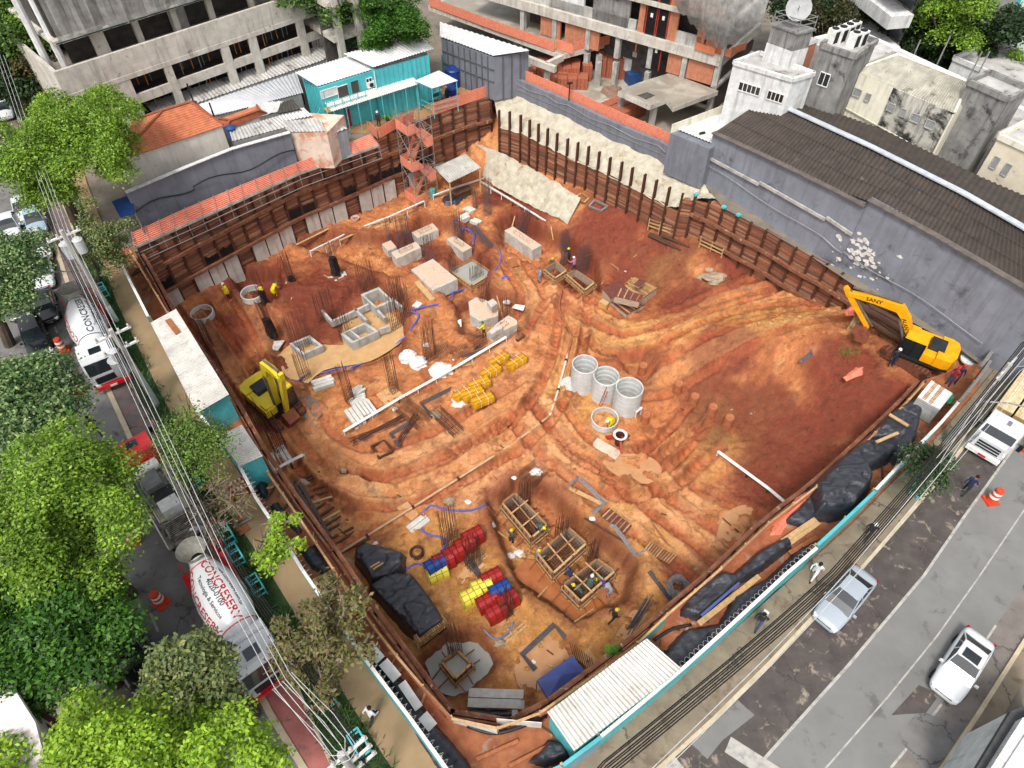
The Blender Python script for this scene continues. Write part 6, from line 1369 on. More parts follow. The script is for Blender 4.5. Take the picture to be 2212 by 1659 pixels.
mesh_fence('orange fence on top of the long grey boundary wall',[(p[0]+.5,p[1]+.6) for p in FP[1:]],1.1,1.4,rail=False)
for x,y,h,l in ((1226,255,3.4,'thin black lamp post behind the pale slope'),(1497,375,3.8,'black post with lamp against the dark grey wall')):
 p=at(x,y,0); t=thing('lamp_post',l,'lamp post',p); b=B(); b.cyl(p,p+Vector((0,0,h)),.06,n=6); b.build('pole',black,t); b=B(); b.box(p.x,p.y,h,.5,.2,.12,.4); b.build('lamp',black,t)
sheet('brick_yard',[(1085,150),(1110,172),(1226,225),(1330,270),(1450,325),(1560,250),(1560,150),(1300,60),(1120,60)],.02,wetslab)
bp=mat('brick_pallet',S(184,108,80),S(156,86,62),sc=6,rough=.9,bricks=(6.,.45),stretch=(1,1,1))
def bricks(px,py,L,w,h,rz,label,dz=0.):
 p=at(px,py,0); b=B(); n=max(1,int(L/.9)); m=max(1,int(w/.9))
 for i in range(n):
  for j in range(m):
   u=(i+.5-n/2)*L/n; v=(j+.5-m/2)*w/m; b.box(p.x+u*math.cos(rz)-v*math.sin(rz),p.y+u*math.sin(rz)+v*math.cos(rz),0,L/n-.05,w/m-.05,h*R.uniform(.86,1.04),rz+R.uniform(-.03,.03))
 return tag(b.build('brick_stack',bp),label,'brick stack',group='stacks of hollow bricks in the yard')
bricks(1345,248,3.4,3.,1.3,.7,'nearest wide brick stack under the concrete canopy'); bricks(1225,185,4.2,1.8,1.2,-.1,'staggered brick stacks in the open part of the yard'); bricks(1205,168,4.5,2.6,1.7,-.1,'brick stacks left of the open yard beneath the deck'); bricks(1322,158,3.4,2.6,2.2,-.2,'tall brick stack in the shade of the deck'); bricks(1266,172,1.,1.,1.8,.1,'single brick tower beside a column'); bricks(1150,172,2.,1.4,1.2,.5,'bricks behind the tilted steel ladder')
p=at(1318,234,0); b=B(); b.lathe(p.x,p.y,[(.8,0),(.85,.5),(.9,.55),(.8,.56),(.75,.2),(.01,.2)],20); tag(b.build('round_tub',mat('pinkish_tub',S(226,206,198),S(206,180,170))),'pale round tub beside the nearest brick stack','tub')
p=at(1370,178,0); b=B(); b.box(p.x,p.y,0,1.8,1.2,1.1,.3); tag(b.build('blue_skip',mat('blue_skip',S(44,84,140),S(32,64,110),rough=.5)),'blue skip at the foot of the lift mast','skip')
p=at(1360,170,0); b=B(); b.box(p.x-.3,p.y,1.1,1.1,1.,1.1,.3); tag(b.build('white_ibc',whitep),'white tank standing on the blue skip','tank')
tarp([(1298,192),(1325,182),(1345,190),(1340,208),(1315,205)],.5,'rubble and scrap heap in the brick yard',.03,seed=91,m=mat('scrap',S(150,120,100),S(110,84,70),sc=8),wr=.5,name='scrap_heap',cat='heap')
r=thing('frame_building','concrete frame building with brick panels, black doors and orange fenced deck','building',tuple(at(1400,100,0)))
def slabpx(pts,zt,t,name,m=b1c,top=None):
 P=pxs(pts,zt); b=B(); b.prism(P,zt-t,zt-.01); b.build(name,m,r)
 if top: b=B(); c=(sum(p[0] for p in P)/len(P),sum(p[1] for p in P)/len(P)); b.prism([(c[0]+(x-c[0])*.985,c[1]+(y-c[1])*.985) for x,y in P],zt-.008,zt+.004); b.build(name+'_top',top,r)
slabpx([(925,12),(1215,118),(1310,92),(1376,114),(1450,60),(1030,-30)],3.,.5,'deck',b1c,wetslab)
slabpx([(1335,197),(1404,228),(1440,214),(1447,222),(1455,232),(1552,196),(1448,157),(1380,178)],3.,.45,'canopy',b1c,wetslab)
for x,y in ((1343,200),(1412,228),(1180,140),(1293,118),(1292,135)):
 p=at(x,y,2.6); b=B(); b.box(p.x+.1,p.y+.15,0,.45,.45,2.56,.5); b.build('column',conc,r)
b=B(); P=pxs([(1376,206),(1396,215),(1416,206),(1398,199)],3.01); b.prism(P,3.002,3.012); b.build('canopy_opening',inner,r)
b=B(); a,q=at(1060,96,2.6),at(1200,150,2.6); b.beam(a,q,.4,.6); b.beam(at(1180,141,2.6),at(1215,124,2.6),.4,.6); b.build('edge_beam',b1c,r)
FA=XY(1562,124,6.);FB=XY(1115,-2,6.); lf=math.dist(FA,FB); fu=((FB[0]-FA[0])/lf,(FB[1]-FA[1])/lf); fn=(fu[1],-fu[0])   # away from camera
def fr(s,d): return (FA[0]+fu[0]*s+fn[0]*d,FA[1]+fu[1]*s+fn[1]*d)
def rb(b,s0,s1,d0,d1,z0,z1): b.prism([fr(s0,d0),fr(s1,d0),fr(s1,d1),fr(s0,d1)],z0,z1)
for zt in (6.,9.,12.,15.): b=B(); rb(b,0,lf+6,0,9,zt-.9 if zt==6 else zt-.35,zt); b.build('floor_slab',b1c,r)
b=B()
for z0 in (0,3):
 for s in (.1,3.4,7.,10.6,14,18,22): b=B(); rb(b,s,s+.5,.2,.7,z0,z0+2.6 if z0==0 else 5.1); b.build('column',conc,r)
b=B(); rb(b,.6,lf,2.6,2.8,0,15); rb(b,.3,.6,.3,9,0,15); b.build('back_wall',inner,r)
for s0,s1,z0,z1,m_ in ((.7,3.3,3.1,5.,brick),(4,5.4,3.1,5.,brick),(13,17,3.1,4.9,brick),(17.6,20,3.1,4.9,brick),(.6,2,6.,7.2,brick),(2.2,3,6,8.6,brick),(5.,5.9,6,8.6,brick),(8.4,9,6,8.6,brick),(5.,6.,9,11.6,brick),(8.6,9.4,9,11.6,brick),(2.5,5,6.,7.,conc),(9.2,lf,6.,6.9,conc),(10,14,6.,8.6,oldconc),(15,19,6.,8.6,whitew),(.6,4.5,9,10,brick),(10,16,9,11.6,oldconc)):
 b=B(); rb(b,s0,s1,.35,.6,z0,z1); b.build('infill_wall',m_,r)
for s,z,t_ in ((6.,6.,'1'),(7.2,6.,'1'),(6.1,9.,'2'),(7.3,9.,'2'),(6.2,3.,'')):
 b=B(); rb(b,s,s+.95,.3,.36,z+.02,z+2.4); d=b.build('door',black,r)
 b=B(); rb(b,s+.35,s+.6,.27,.296,z+1.6,z+1.95); b.build('number_plate',whitep,d)
 b=B(); rb(b,s-.07,s,.25,.38,z,z+2.5); rb(b,s+.95,s+1.02,.25,.38,z,z+2.5); b.build('door_frame',redst,d)
b=B(); rb(b,-.03,.3,0,9,3.0,3.3); rb(b,0,.25,0,.4,0,15); b.build('corner_column',conc,r)
mm=mesh_fence('orange fence round the edge of the wet concrete deck',[XY(a,b,3.) for a,b in ((928,14),(1070,67),(1214,118),(1309,92),(1374,113))],1.,3.,step=2.5,rail=False)
mesh_fence('brick coloured low fence on the corner of the frame building',[XY(1500,108,6.),XY(1561,126,6.),XY(1610,108,6.)],.7,6.,m=mat('brick_guard',S(206,120,84)),rail=False)
p=at(1381,172,0); t=thing('lift_mast','black lattice hoist mast in front of the frame building','mast',p); b=B()
for dx,dy in ((-.35,-.35),(.35,-.35),(.35,.35),(-.35,.35)): b.box(p.x+dx,p.y+dy,0,.1,.1,14)
b.build('uprights',black,t); b=B()
for k in range(18):
 z=k*.78; c4=[(-.35,-.35),(.35,-.35),(.35,.35),(-.35,.35)]
 for i in range(4): (x0,y0),(x1,y1)=c4[i],c4[(i+1)%4]; b.beam((p.x+x0,p.y+y0,z),(p.x+x1,p.y+y1,z+(.78 if k%2 else 0)),.05); b.beam((p.x+x0,p.y+y0,z+(.78 if k%2 else 0)),(p.x+x1,p.y+y1,z),.05) if i%2 else None
b.build('bracing',black,t)
b=B(); NU,NV=26,14; A0=at(1472,35,7.2);
for i in range(NU+1):
 for j in range(NV+1):
  s=-2.5+7*i/NU*1.15; t_=j/NV; q=fr(s-.6,-.5-1.1*math.sin(t_*3.1)-.15*math.sin(i*1.3)); zz=13-6.2*t_*(1-.35*abs(i/NU-.45)*2)+.15*math.sin(i*2.2+j); b.v.append((*q,zz))
for i in range(NU):
 for j in range(NV): k=i*(NV+1)+j; b.f.append((k,k+1,k+NV+2,k+NV+1)); b.m.append(0)
tag(b.build('hanging_net',netm,smooth=True),'torn grey safety net hanging from the frame building','safety net')
b=B()
for dx in (0,.15): b.tube([at(1522,62,7)+Vector((dx,0,0)),at(1448,158,3.)+Vector((dx,0,0))],.03,4)
tag(b.build('rope',whitep),'white ropes tying the hanging net down to the canopy','rope')
ladder(at(1106,140,0)+Vector((0,0,2.6)),at(1168,192,0)+Vector((0,0,.2)),.9,mat('grey_steel'),'tilted grey steel ladder beside the grey hall',12)
Q=pxs([(1451,273),(1537,308),(1580,285),(1572,228)],4.2); r=thing('annex','low annex with white sheet roof behind the dark grey wall','annex',(*Q[0],0)); b=B(); b.prism(Q,-.2,3.6); b.build('wall',greyw,r)
b=B(); b.prism([Q[3],Q[0],(Q[0][0]+.25,Q[0][1]+.1),(Q[3][0]+.25,Q[3][1]+.1)],3.602,4.4); b.build('parapet',creamw,r); corr_px([(1456,276),(1538,309),(1582,288),(1560,245)],[3.75,3.75,3.7,3.7],.3,roofw,'roof',r)
WT=[(1541,287,4.6),(1659,341,5.),(1809,415,5.4),(1869,447,5.5),(1877,432,6.),(2022,510,6.),(2212,622,6.),(2420,760,6.)]
WW=[(*XY(a,b,z),z) for a,b,z in WT]; r=thing('warehouse','long grey walled warehouse with a dark ribbed roof and white gutter','warehouse',(WW[2][0],WW[2][1],0))
ww=mat('warehouse_wall',S(136,140,150),S(116,119,128),sc=.5,rough=.85,bump=.15,bsc=10,stain=S(84,86,90),ssc=.33,sth=.54,streak=(S(92,94,98),.5))
b=B(); ins_=[(x+.35,y+.4) for x,y,z in WW]; b.prism([(x,y) for x,y,z in WW]+ins_[::-1],-4.5,[z for x,y,z in WW]+[z for x,y,z in WW][::-1]); b.build('side_wall',ww,r)
b=B()
for p,q in zip(WW[:-1],WW[1:]): b.beam((p[0],p[1],p[2]+.05),(q[0],q[1],q[2]+.05),.5,.1) if abs(p[0]-q[0])>.5 else None
b.build('coping',mat('dark_coping',S(110,100,94),S(84,78,74)),r)
b=B()
for p,q in zip(WW[:4],WW[1:5]):
 if abs(p[0]-q[0])>.5: b.beam((p[0]-.1,p[1]-.12,p[2]-2.1),(q[0]-.1,q[1]-.12,q[2]-2.3),.16,.22)
b.build('ledge',conc,r)
peel=mat('peeled_paint',S(216,214,210),S(200,194,184),sc=2,rough=.9); b=B()
rs=random.Random(5)
for k in range(80):
 t=.48+rs.gauss(0,.045);
 i=2;
 sx=t*3; p=WW[2]; q=WW[4]; a0=(1800+rs.gauss(60,38));
 f=rs.gauss(.22,.2); w0,w1=(WW[4],WW[5]) if f>0 else (WW[2],WW[3]); f=f if f>0 else 1+f*2; s0=1;x=w0[0]+(w1[0]-w0[0])*f; y=w0[1]+(w1[1]-w0[1])*f; z=2.6+rs.gauss(0,.8)-f*1.2; s=rs.uniform(.06,.3); ang=math.atan2(w1[1]-w0[1],w1[0]-w0[0]); n=8
 off=(math.sin(ang)*.035,-math.cos(ang)*.035)
 vs=[(x+off[0]*(1+k*.004)+math.cos(ang)*s*rs.uniform(.5,1.2)*math.cos(6.28*j/n),y+off[1]*(1+k*.004)+math.sin(ang)*s*rs.uniform(.5,1.)*math.cos(6.28*j/n),z+s*.7*rs.uniform(.5,1.2)*math.sin(6.28*j/n)) for j in range(n)]
 b.add(vs,[tuple(range(n))])
b.build('peeling_paint',peel,r)
b=B(); V=[]
for k in range(40):
 f=k/39; i=min(int(f*6),5); g=f*6-i; p,q=WW[i],WW[i+1]; V.append((p[0]+(q[0]-p[0])*g-.12,p[1]+(q[1]-p[1])*g-.14,1.8+.12*math.sin(k*.6)-f*.4))
b.tube(V,.03,4); b.build('wall_cable',galv,r)
def strips(top,bot,per,m,name):
 """long corrugated roof between two polylines of the same length"""
 b=B()
 for i in range(len(top)-1):
  P=[at(*bot[i]),at(*bot[i+1]),at(*top[i+1]),at(*top[i])]; b.corr(*P,max(3,int((P[1]-P[0]).length/per)),.05,.02)
 return b.build(name,m,r)
lo=[(1545,285,4.65),(1663,340,5.05),(1813,413,5.45),(1880,435,5.8),(2022,507,6.),(2212,619,6.),(2420,757,6.)]
hi=[(1655,212,6.2),(1745,253,6.4),(1880,315,6.8),(1950,350,7.),(2079,415,7.2),(2212,491,7.3),(2420,625,7.3)]
far=[(1668,200,5.9),(1762,228,5.9),(1900,276,6.2),(1975,312,6.4),(2110,378,6.7),(2235,432,6.9),(2420,545,7.)]
strips(hi,lo,.33,roofd,'roof_slope'); strips(far,hi,.42,roofd,'rear_roof_slope')
b=B(); V=[at(x,y,z+.12) for x,y,z in hi]
for p,q in zip(V[:-1],V[1:]): b.beam(p,q,.5,.1)
b.build('ridge_flashing',mat('white_flashing',S(206,212,218),S(176,182,188),sc=1.5,rough=.5,metal=.2),r)
b=B()
for f in (.33,.66):
 V=[at(l[0]+(h[0]-l[0])*f,l[1]+(h[1]-l[1])*f,l[2]+(h[2]-l[2])*f+.02) for l,h in zip(lo,hi)]
 b.tube(V,.03,4)
b.build('sheet_laps',mat('lap_dark',S(70,62,56)),r)
def facebox(a,bp,z0,zt,depth,label,m,name='building',cat='building',lip=None):
 A_,B_=XY(*a,zt),XY(*bp,zt); C_,D_=back(A_,B_,depth) ; r=thing(name,label,cat,(*A_,z0)); b=B(); b.prism([A_,B_,D_,C_],z0,zt); b.build('wall',m,r)
 if lip:
  b=B()
  for p,q in ((A_,B_),(B_,D_),(D_,C_),(C_,A_)): b.beam((*p,zt+.2),(*q,zt+.2),.25,.4)
  b.build('parapet',lip,r)
  b=B(); c=((A_[0]+D_[0])/2,(A_[1]+D_[1])/2); b.prism([(c[0]+(x-c[0])*.97,c[1]+(y-c[1])*.97) for x,y in (A_,B_,D_,C_)],zt,zt+.04); b.build('roof_deck',roofg,r)
 return r,A_,B_
r,a_,b_=facebox((1771,103),(1846,128),0,10.5,3.6,'square concrete tower block carrying air conditioners','x' and oldconc,lip=oldconc); window(*fseg(a_,b_,.25,.55),7.9,8.9,r)
for i,(x,y) in enumerate(((1795,92),(1812,88),(1826,82),(1840,100),(1855,96),(1838,76))):
 p=at(x,y,10.6); t=thing('air_conditioner','white outdoor air conditioning unit on the concrete tower block','air conditioner',p,group='air conditioners on the concrete tower'); b=B(); b.box(p.x,p.y,10.55,.7,.7,1.1,.6); b.build('case',whitep,t); b=B(); b.lathe(p.x,p.y,[(.28,11.66),(.28,11.7),(.01,11.7)],12); b.build('fan_grille',rubber,t)
 b=B(); b.box(p.x+.2,p.y-.29,10.65,.5,.03,.85,.6); b.build('side_grille',rubber,t)
r,a_,b_=facebox((1843,152),(2062,244),0,8.6,5.5,'cream building with ribbed hip roof and black mould stains',creamw); C_,D_=back(a_,b_,5.5)
q0,q1=fseg(a_,b_,.42,1.); b=B(); off=back(q0,q1,-.03); b.prism([off[0],off[1],q1,q0],0,8.58); b.build('stained_half',dirtyw,r)
for s0,s1 in ((.08,.16),(.21,.26),(.44,.51),(.57,.62),(.68,.76),(.82,.9)): window(*fseg(*back(a_,b_,-.05),s0,s1),6.9,7.5,r,m=mat('frosted_pane',S(150,152,152),S(130,132,132)),fm=conc,mull=0)
b=B(); P=[Vector((*p,8.62)) for p in (a_,b_,D_,C_)]; r0=(P[0]+P[3])/2+(P[1]-P[0])*.2+Vector((0,0,1.1)); r1=(P[1]+P[2])/2-(P[1]-P[0])*.12+Vector((0,0,1.1)); b.corr(P[0],P[1],r1,r0,42,.05); b.corr(P[2],P[3],r0,r1,42,.05); b.add([P[1],P[2],r1],[(0,1,2)]); b.add([P[3],P[0],r0],[(0,1,2)]); b.build('hip_roof',mat('lichen_roof',S(186,182,168),S(150,146,134),sc=1.2,rough=.9,stain=S(110,104,92),ssc=1,sth=.58),r)
b=B();
for p,q in ((P[1],r1),(P[2],r1),(r0,r1),(P[0],r0)): b.tube([p,q],.1,5)
b.build('ridge',creamw,r)
b=B(); e0,e1=back(a_,b_,-.12); b.beam((*e0,4.9+.9),(*e1,5.2),.07); b.box(e1[0],e1[1],5.2,.1,.1,3.3); b.build('drain_pipe',creamw,r)
r,a_,b_=facebox((2088,182),(2174,220),0,10.2,2.6,'tall narrow tower blackened by mould',oldconc,lip=oldconc)
r,a_,b_=facebox((2155,300),(2260,348),0,8.,6,'cream building with two square windows at the right edge',mat('cream_stained',S(226,214,190),S(206,194,172),sc=1,rough=.9,stain=S(150,138,120),ssc=1,sth=.6),lip=creamw); window(*fseg(a_,b_,.14,.26),6.,6.9,r,m=mat('frosted_pane'),fm=conc,mull=0); window(*fseg(a_,b_,.4,.52),5.9,6.8,r,m=mat('frosted_pane'),fm=conc,mull=0)
Q=pxs([(1584,139),(1711,177),(1758,163),(1640,118)],8.8); r=thing('white_building','white building with a dark window strip beside the frame building','building',(*Q[0],0)); b=B(); b.prism(Q,0,8.8); b.build('wall',whitew,r)
b=B(); c=(sum(q[0] for q in Q)/4,sum(q[1] for q in Q)/4); b.prism([(c[0]+(x-c[0])*.94,c[1]+(y-c[1])*.94) for x,y in Q],8.802,8.85); b.build('roof_deck',roofg,r)
b=B()
for k in range(4): b.beam((*Q[k],8.95),(*Q[(k+1)%4],8.95),.25,.3)
b.build('parapet',whitew,r); window(*fseg(Q[0],Q[1],.18,.55),7.,7.7,r,mull=4); window(*fseg(Q[0],Q[1],.68,.95),7.,7.7,r,mull=3)
Q=pxs([(1668,55),(1722,74),(1757,66),(1702,48)],11.5); r=thing('roof_water_tower','stained concrete water tower with roof railing and dish','water tower',(*Q[0],8.8)); b=B(); b.prism(Q,0,11.5); b.build('wall',oldconc,r); b=B(); c=(sum(q[0] for q in Q)/4,sum(q[1] for q in Q)/4); b.prism([(c[0]+(x-c[0])*1.03,c[1]+(y-c[1])*1.03) for x,y in Q],8.8,10.2); b.build('white_base',whitew,r); b=B(); b.prism([(c[0]+(x-c[0])*1.12,c[1]+(y-c[1])*1.12) for x,y in Q],11.5,11.65); b.build('cap',oldconc,r); b=B()
for k in range(4):
 p,q=Q[k],Q[(k+1)%4]
 for z in (12.1,12.5): b.beam((*p,z),(*q,z),.05)
 b.box(p[0],p[1],11.6,.06,.06,1.)
b.build('railing',galv,r)
p=Vector((c[0],c[1],12.9)); t=thing('satellite_dish','mesh satellite dish on the concrete water tower','satellite dish',p-Vector((0,0,1.2))); b=B(); ax=Vector((-.2,-.75,.6)).normalized(); e1=ax.cross(Vector((0,0,1))).normalized(); e2=ax.cross(e1); N=20
vs=[]
for rr,dd in ((.05,0),(.5,.06),(.95,.22)):
 vs+=[p+ax*dd+(e1*math.cos(6.283*i/N)+e2*math.sin(6.283*i/N))*rr for i in range(N)]
b.add(vs,[(k*N+i,k*N+(i+1)%N,(k+1)*N+(i+1)%N,(k+1)*N+i) for k in range(2) for i in range(N)]); b.build('dish',mat('dish_mesh',S(190,190,190),S(170,170,170),alpha=.75),t); b=B(); b.cyl(p-Vector((0,0,1.2)),p,.07); b.cyl(p,p+ax*.8,.04); b.build('mount',galv,t)
Q=pxs([(1760,92),(1842,72),(2090,188),(2230,258),(2260,330),(1850,140)],7.6); r=thing('flat_roofed_building','long flat roofed building with a broad white parapet','building',(*Q[0],0)); b=B(); b.prism(Q,0,7.5); b.build('roof_deck',roofg,r); b=B()
for p,q in ((Q[0],Q[1]),(Q[1],Q[2]),(Q[2],Q[3])): b.beam((*p,7.7),(*q,7.7),.5,.6)
b.build('parapet',mat('flaking_white',S(226,224,222),S(206,204,202),stain=S(150,130,120),ssc=2,sth=.6),r)
for x,y,h in ((1976,115,1.2),(2026,135,2.2),(2089,175,2.4),(2102,180,2.6)): p=at(x,y,8); b=B(); b.cyl((p.x,p.y,7),(p.x,p.y,7.9+h),.06,n=5); tag(b.build('roof_pole',galv),'thin pole rising from the long white parapet','pole',group='poles on the white parapet')
r,a_,b_=facebox((2058,130),(2215,196),0,5.5,6,'white walled building with barred windows behind the long parapet',whitew,lip=whitew);
for s0,s1 in ((.35,.5),(.52,.66),(.72,.86)): window(*fseg(*back(a_,b_,-.02),s0,s1),4.0,4.9,r,mull=5)
A_=XY(1862,28,6);B_=XY(1942,92,6); r=thing('apartment_block','white apartment block with strip balconies among the trees','building',(*A_,0)); C_,D_=back(A_,B_,-9) if False else ((A_[0]+6,A_[1]+9),(B_[0]+6,B_[1]+9)); b=B(); b.prism([A_,B_,D_,C_],0,16); b.build('wall',mat('apartment_wall',S(206,196,186),S(186,178,168)),r)
for z in (2.6,5.4,8.2,11,13.8):
 b=B(); e0,e1=A_,B_; b.beam((e0[0]-1.2,e0[1]-1.,z),(e1[0]-1.2,e1[1]-1.,z),2.2,1.1); b.build('balcony',whitew,r); b=B(); b.beam((e0[0]-.1,e0[1]-.1,z+1.3),(e1[0]-.1,e1[1]-.1,z+1.3),.3,1.2); b.build('window',glass,r)
A_=XY(2141,120,3);B_=XY(2300,190,3); r=thing('tall_pale_building','tall blank pale green white building at the upper right edge','building',(*A_,0)); b=B(); b.prism([A_,B_,(B_[0]+12,B_[1]+10),(A_[0]+6,A_[1]+18)],0,30); b.build('wall',mat('pale_green_wall',S(222,234,222),S(212,226,212),sc=.2,rough=.8,grime=.03),r); b=B(); b.box(A_[0]-.05,A_[1]-.05,0,.25,.25,30,.5); b.build('corner_trim',teal,r)
Q=pxs([(2104,1668),(2184,1536),(2330,1480),(2330,1800)],4.); r=thing('corner_building','building with a dark flat roof edge at the lower right','building',(*Q[1],0)); b=B(); b.prism(Q,0,3.7); b.build('wall',whitew,r); b=B(); b.prism(Q,3.7,4.); b.build('dark_eave',mat('charcoal_roof',S(78,78,80),S(62,62,64)),r)
Q2=pxs([(2130,1672),(2206,1552),(2330,1500),(2330,1800)],4.4); b=B(); b.prism(Q2,4.002,4.5); b.build('white_parapet',whitew,r); Q3=pxs([(2150,1680),(2222,1570),(2330,1520),(2330,1800)],4.4); b=B(); b.prism(Q3,4.502,4.6); b.build('inner_roof',roofw,r)
Q=pxs([(-60,1470),(10,1478),(60,1560),(88,1640),(-60,1760)],7.); r=thing('pink_house','white house with dark red shutters at the lower left','house',(*Q[1],0)); b=B(); b.prism(Q,0,7.); b.build('wall',mat('pinkish_white',S(226,214,210),S(206,196,192),sc=1),r)
for t0,t1 in ((.05,.3),(.45,.7)): window(*fseg(back(Q[2],Q[1],-.02)[0],back(Q[2],Q[1],-.02)[1],t0,t1)[::-1],3.6,5.2,r,m=mat('maroon_shutter',S(124,48,48),S(98,38,40),lines=(2,.12,.7,.3)),fm=mat('maroon_shutter'),mull=1)
window(*fseg(Q[3],Q[2],.15,.7)[::-1],3.6,5.2,r,m=mat('maroon_shutter'),fm=mat('maroon_shutter'),mull=2)
b=B(); b.prism(pxs([(-60,1455),(18,1470),(75,1560),(98,1650),(-60,1770)],7.3),7.002,7.25); b.build('eave',mat('pinkish_white'),r)
P=[at(a,b_,2.6) for a,b_ in ((241,435),(284,419),(291,460),(258,468))]; r=thing('blue_awning','deep blue awning at the corner of the pale tiled house','awning',(P[0].x,P[0].y,0)); b=B(); b.slab(P,.1); b.build('cloth',mat('awning_blue',S(24,64,130)),r); b=B()
for p in P: b.box(p.x,p.y,0,.08,.08,2.5)
b.build('post',galv,r)
# ================================================================ hoardings, sheds, street furniture
wl=mat('pale_wire',S(200,200,200),S(180,180,180),rough=.5,grime=0)
def hoard(label,pts,h=2.2,z=0.,step=2.4,top=whitep,wire=False,m=teal,px=True):
 P=along(pxs(pts,h) if px else pts,step); c=P[len(P)//2]; r=thing('hoarding',label,'hoarding',(c[0],c[1],z)); b=B(); cb=B()
 for p,q in zip(P[:-1],P[1:]): b.beam((p[0],p[1],z+h/2),(q[0],q[1],z+h/2),.06,h); cb.beam((p[0],p[1],z+h+.03),(q[0],q[1],z+h+.03),.16,.07)
 b.build('sheet',m,r); cb.build('top_rail',top,r)
 b=B()
 for x,y,a in P: b.box(x-.1*math.sin(a),y+.1*math.cos(a),z,.1,.1,h,a)
 b.build('stays',wood,r)
 if wire:
  b=B(); V=[]
  for p,q in zip(P[:-1],P[1:]):
   n=Vector((-(q[1]-p[1]),q[0]-p[0],0)).normalized(); l=math.dist(p[:2],q[:2]); k=int(l/.3)
   for i in range(k*8): t=i/(k*8); a=i/8*6.283; V.append(Vector((p[0]+(q[0]-p[0])*t,p[1]+(q[1]-p[1])*t,z+h+.1))+n*(.13+.13*math.cos(a))+Vector((0,0,.15+.13*math.sin(a))))
  b.tube(V,.006,3); b.build('razor_wire',wl,r)
 return r
hoard('turquoise hoarding beside the first street tree',[(243,530),(262,570),(320,684)],2.2)
hoard('turquoise hoarding between the two white roofed sheds',[(430,893),(450,925),(471,946)],2.2)
hoard('turquoise hoarding with white top running to the bright little tree',[(517,1006),(553,1076),(600,1145),(653,1231)],2.2,wire=True)
hoard('turquoise hoarding with razor wire at the near corner',[(653,1231),(740,1358),(810,1452),(875,1537),(963,1659),(1020,1740)],2.2,wire=True)
hoard('long turquoise hoarding with white top rail along the road',[(1298,1591),(1385,1520),(1473,1446),(1585,1345),(1696,1242),(1764,1184)],2.1,wire=True)
hoard('turquoise hoarding in front of the largest black tarp',[(1766,1178),(1834,1115),(1890,1062)],2.1,top=teal)
hoard('turquoise hoarding with white top rail behind the small road tree',[(1892,1058),(1931,1017),(2034,912),(2070,870)],2.1)
hoard('last stretch of turquoise hoarding beside the concrete pole',[(2072,868),(2104,831),(2140,780)],2.1,top=galv)
hoard('bluish end panels of the hoarding at the bottom edge',[(1216,1654),(1298,1593)],2.1,m=mat('blue_grey_panel',S(110,160,172),S(120,130,150),sc=1.2),top=teal)
hoard('turquoise panels lying open at the bottom edge',[(1140,1690),(1216,1654)],1.6,top=teal)
def siteshed(quad,zr,h,label,wm=teal,end=None):
 P=[at(a,b_,zr) for a,b_ in quad]; c=sum(P,Vector())/4; r=thing('site_shed',label,'shed',(c.x,c.y,0)); b=B(); b.prism([(c.x+(p.x-c.x)*.94,c.y+(p.y-c.y)*.94) for p in P],0,zr-.1); b.build('wall',wm,r)
 L=(P[0]-P[3]).length; n=max(3,int(L/1.05)); b=B()
 for k in range(n):
  t0,t1=k/n,(k+1.04)/n; e=Vector((0,0,.012*(k%2))); b.corr(P[3].lerp(P[0],t0)+e,P[3].lerp(P[0],min(1,t1))+e,P[2].lerp(P[1],min(1,t1))+e,P[2].lerp(P[1],t0)+e,6,.03,.012)
 b.build('roof_sheets',mat('weathered_white_sheet',S(214,210,203),S(192,187,178),sc=.9,rough=.6,stain=S(186,156,116),ssc=.6,sth=.62,streak=(S(140,134,124),.5),grime=.25),r); return r
siteshed([(495,852),(425,893),(325,697),(380,667)],2.6,0,'long site shed with a white corrugated roof and turquoise end wall')
siteshed([(568,985),(517,1008),(471,944),(522,917)],2.5,0,'small square shed with a white corrugated roof')
siteshed([(1472,1444),(1397,1379),(1182,1538),(1240,1622)],2.7,0,'large site shed with a rust edged white roof beside the road hoarding')
lay((362,690),(385,720),2.68,.35,.05,woodr,'weathered plank lying on the long white shed roof')
polem=mat('pole_concrete',S(176,174,168),S(154,152,146),sc=3,rough=.85)
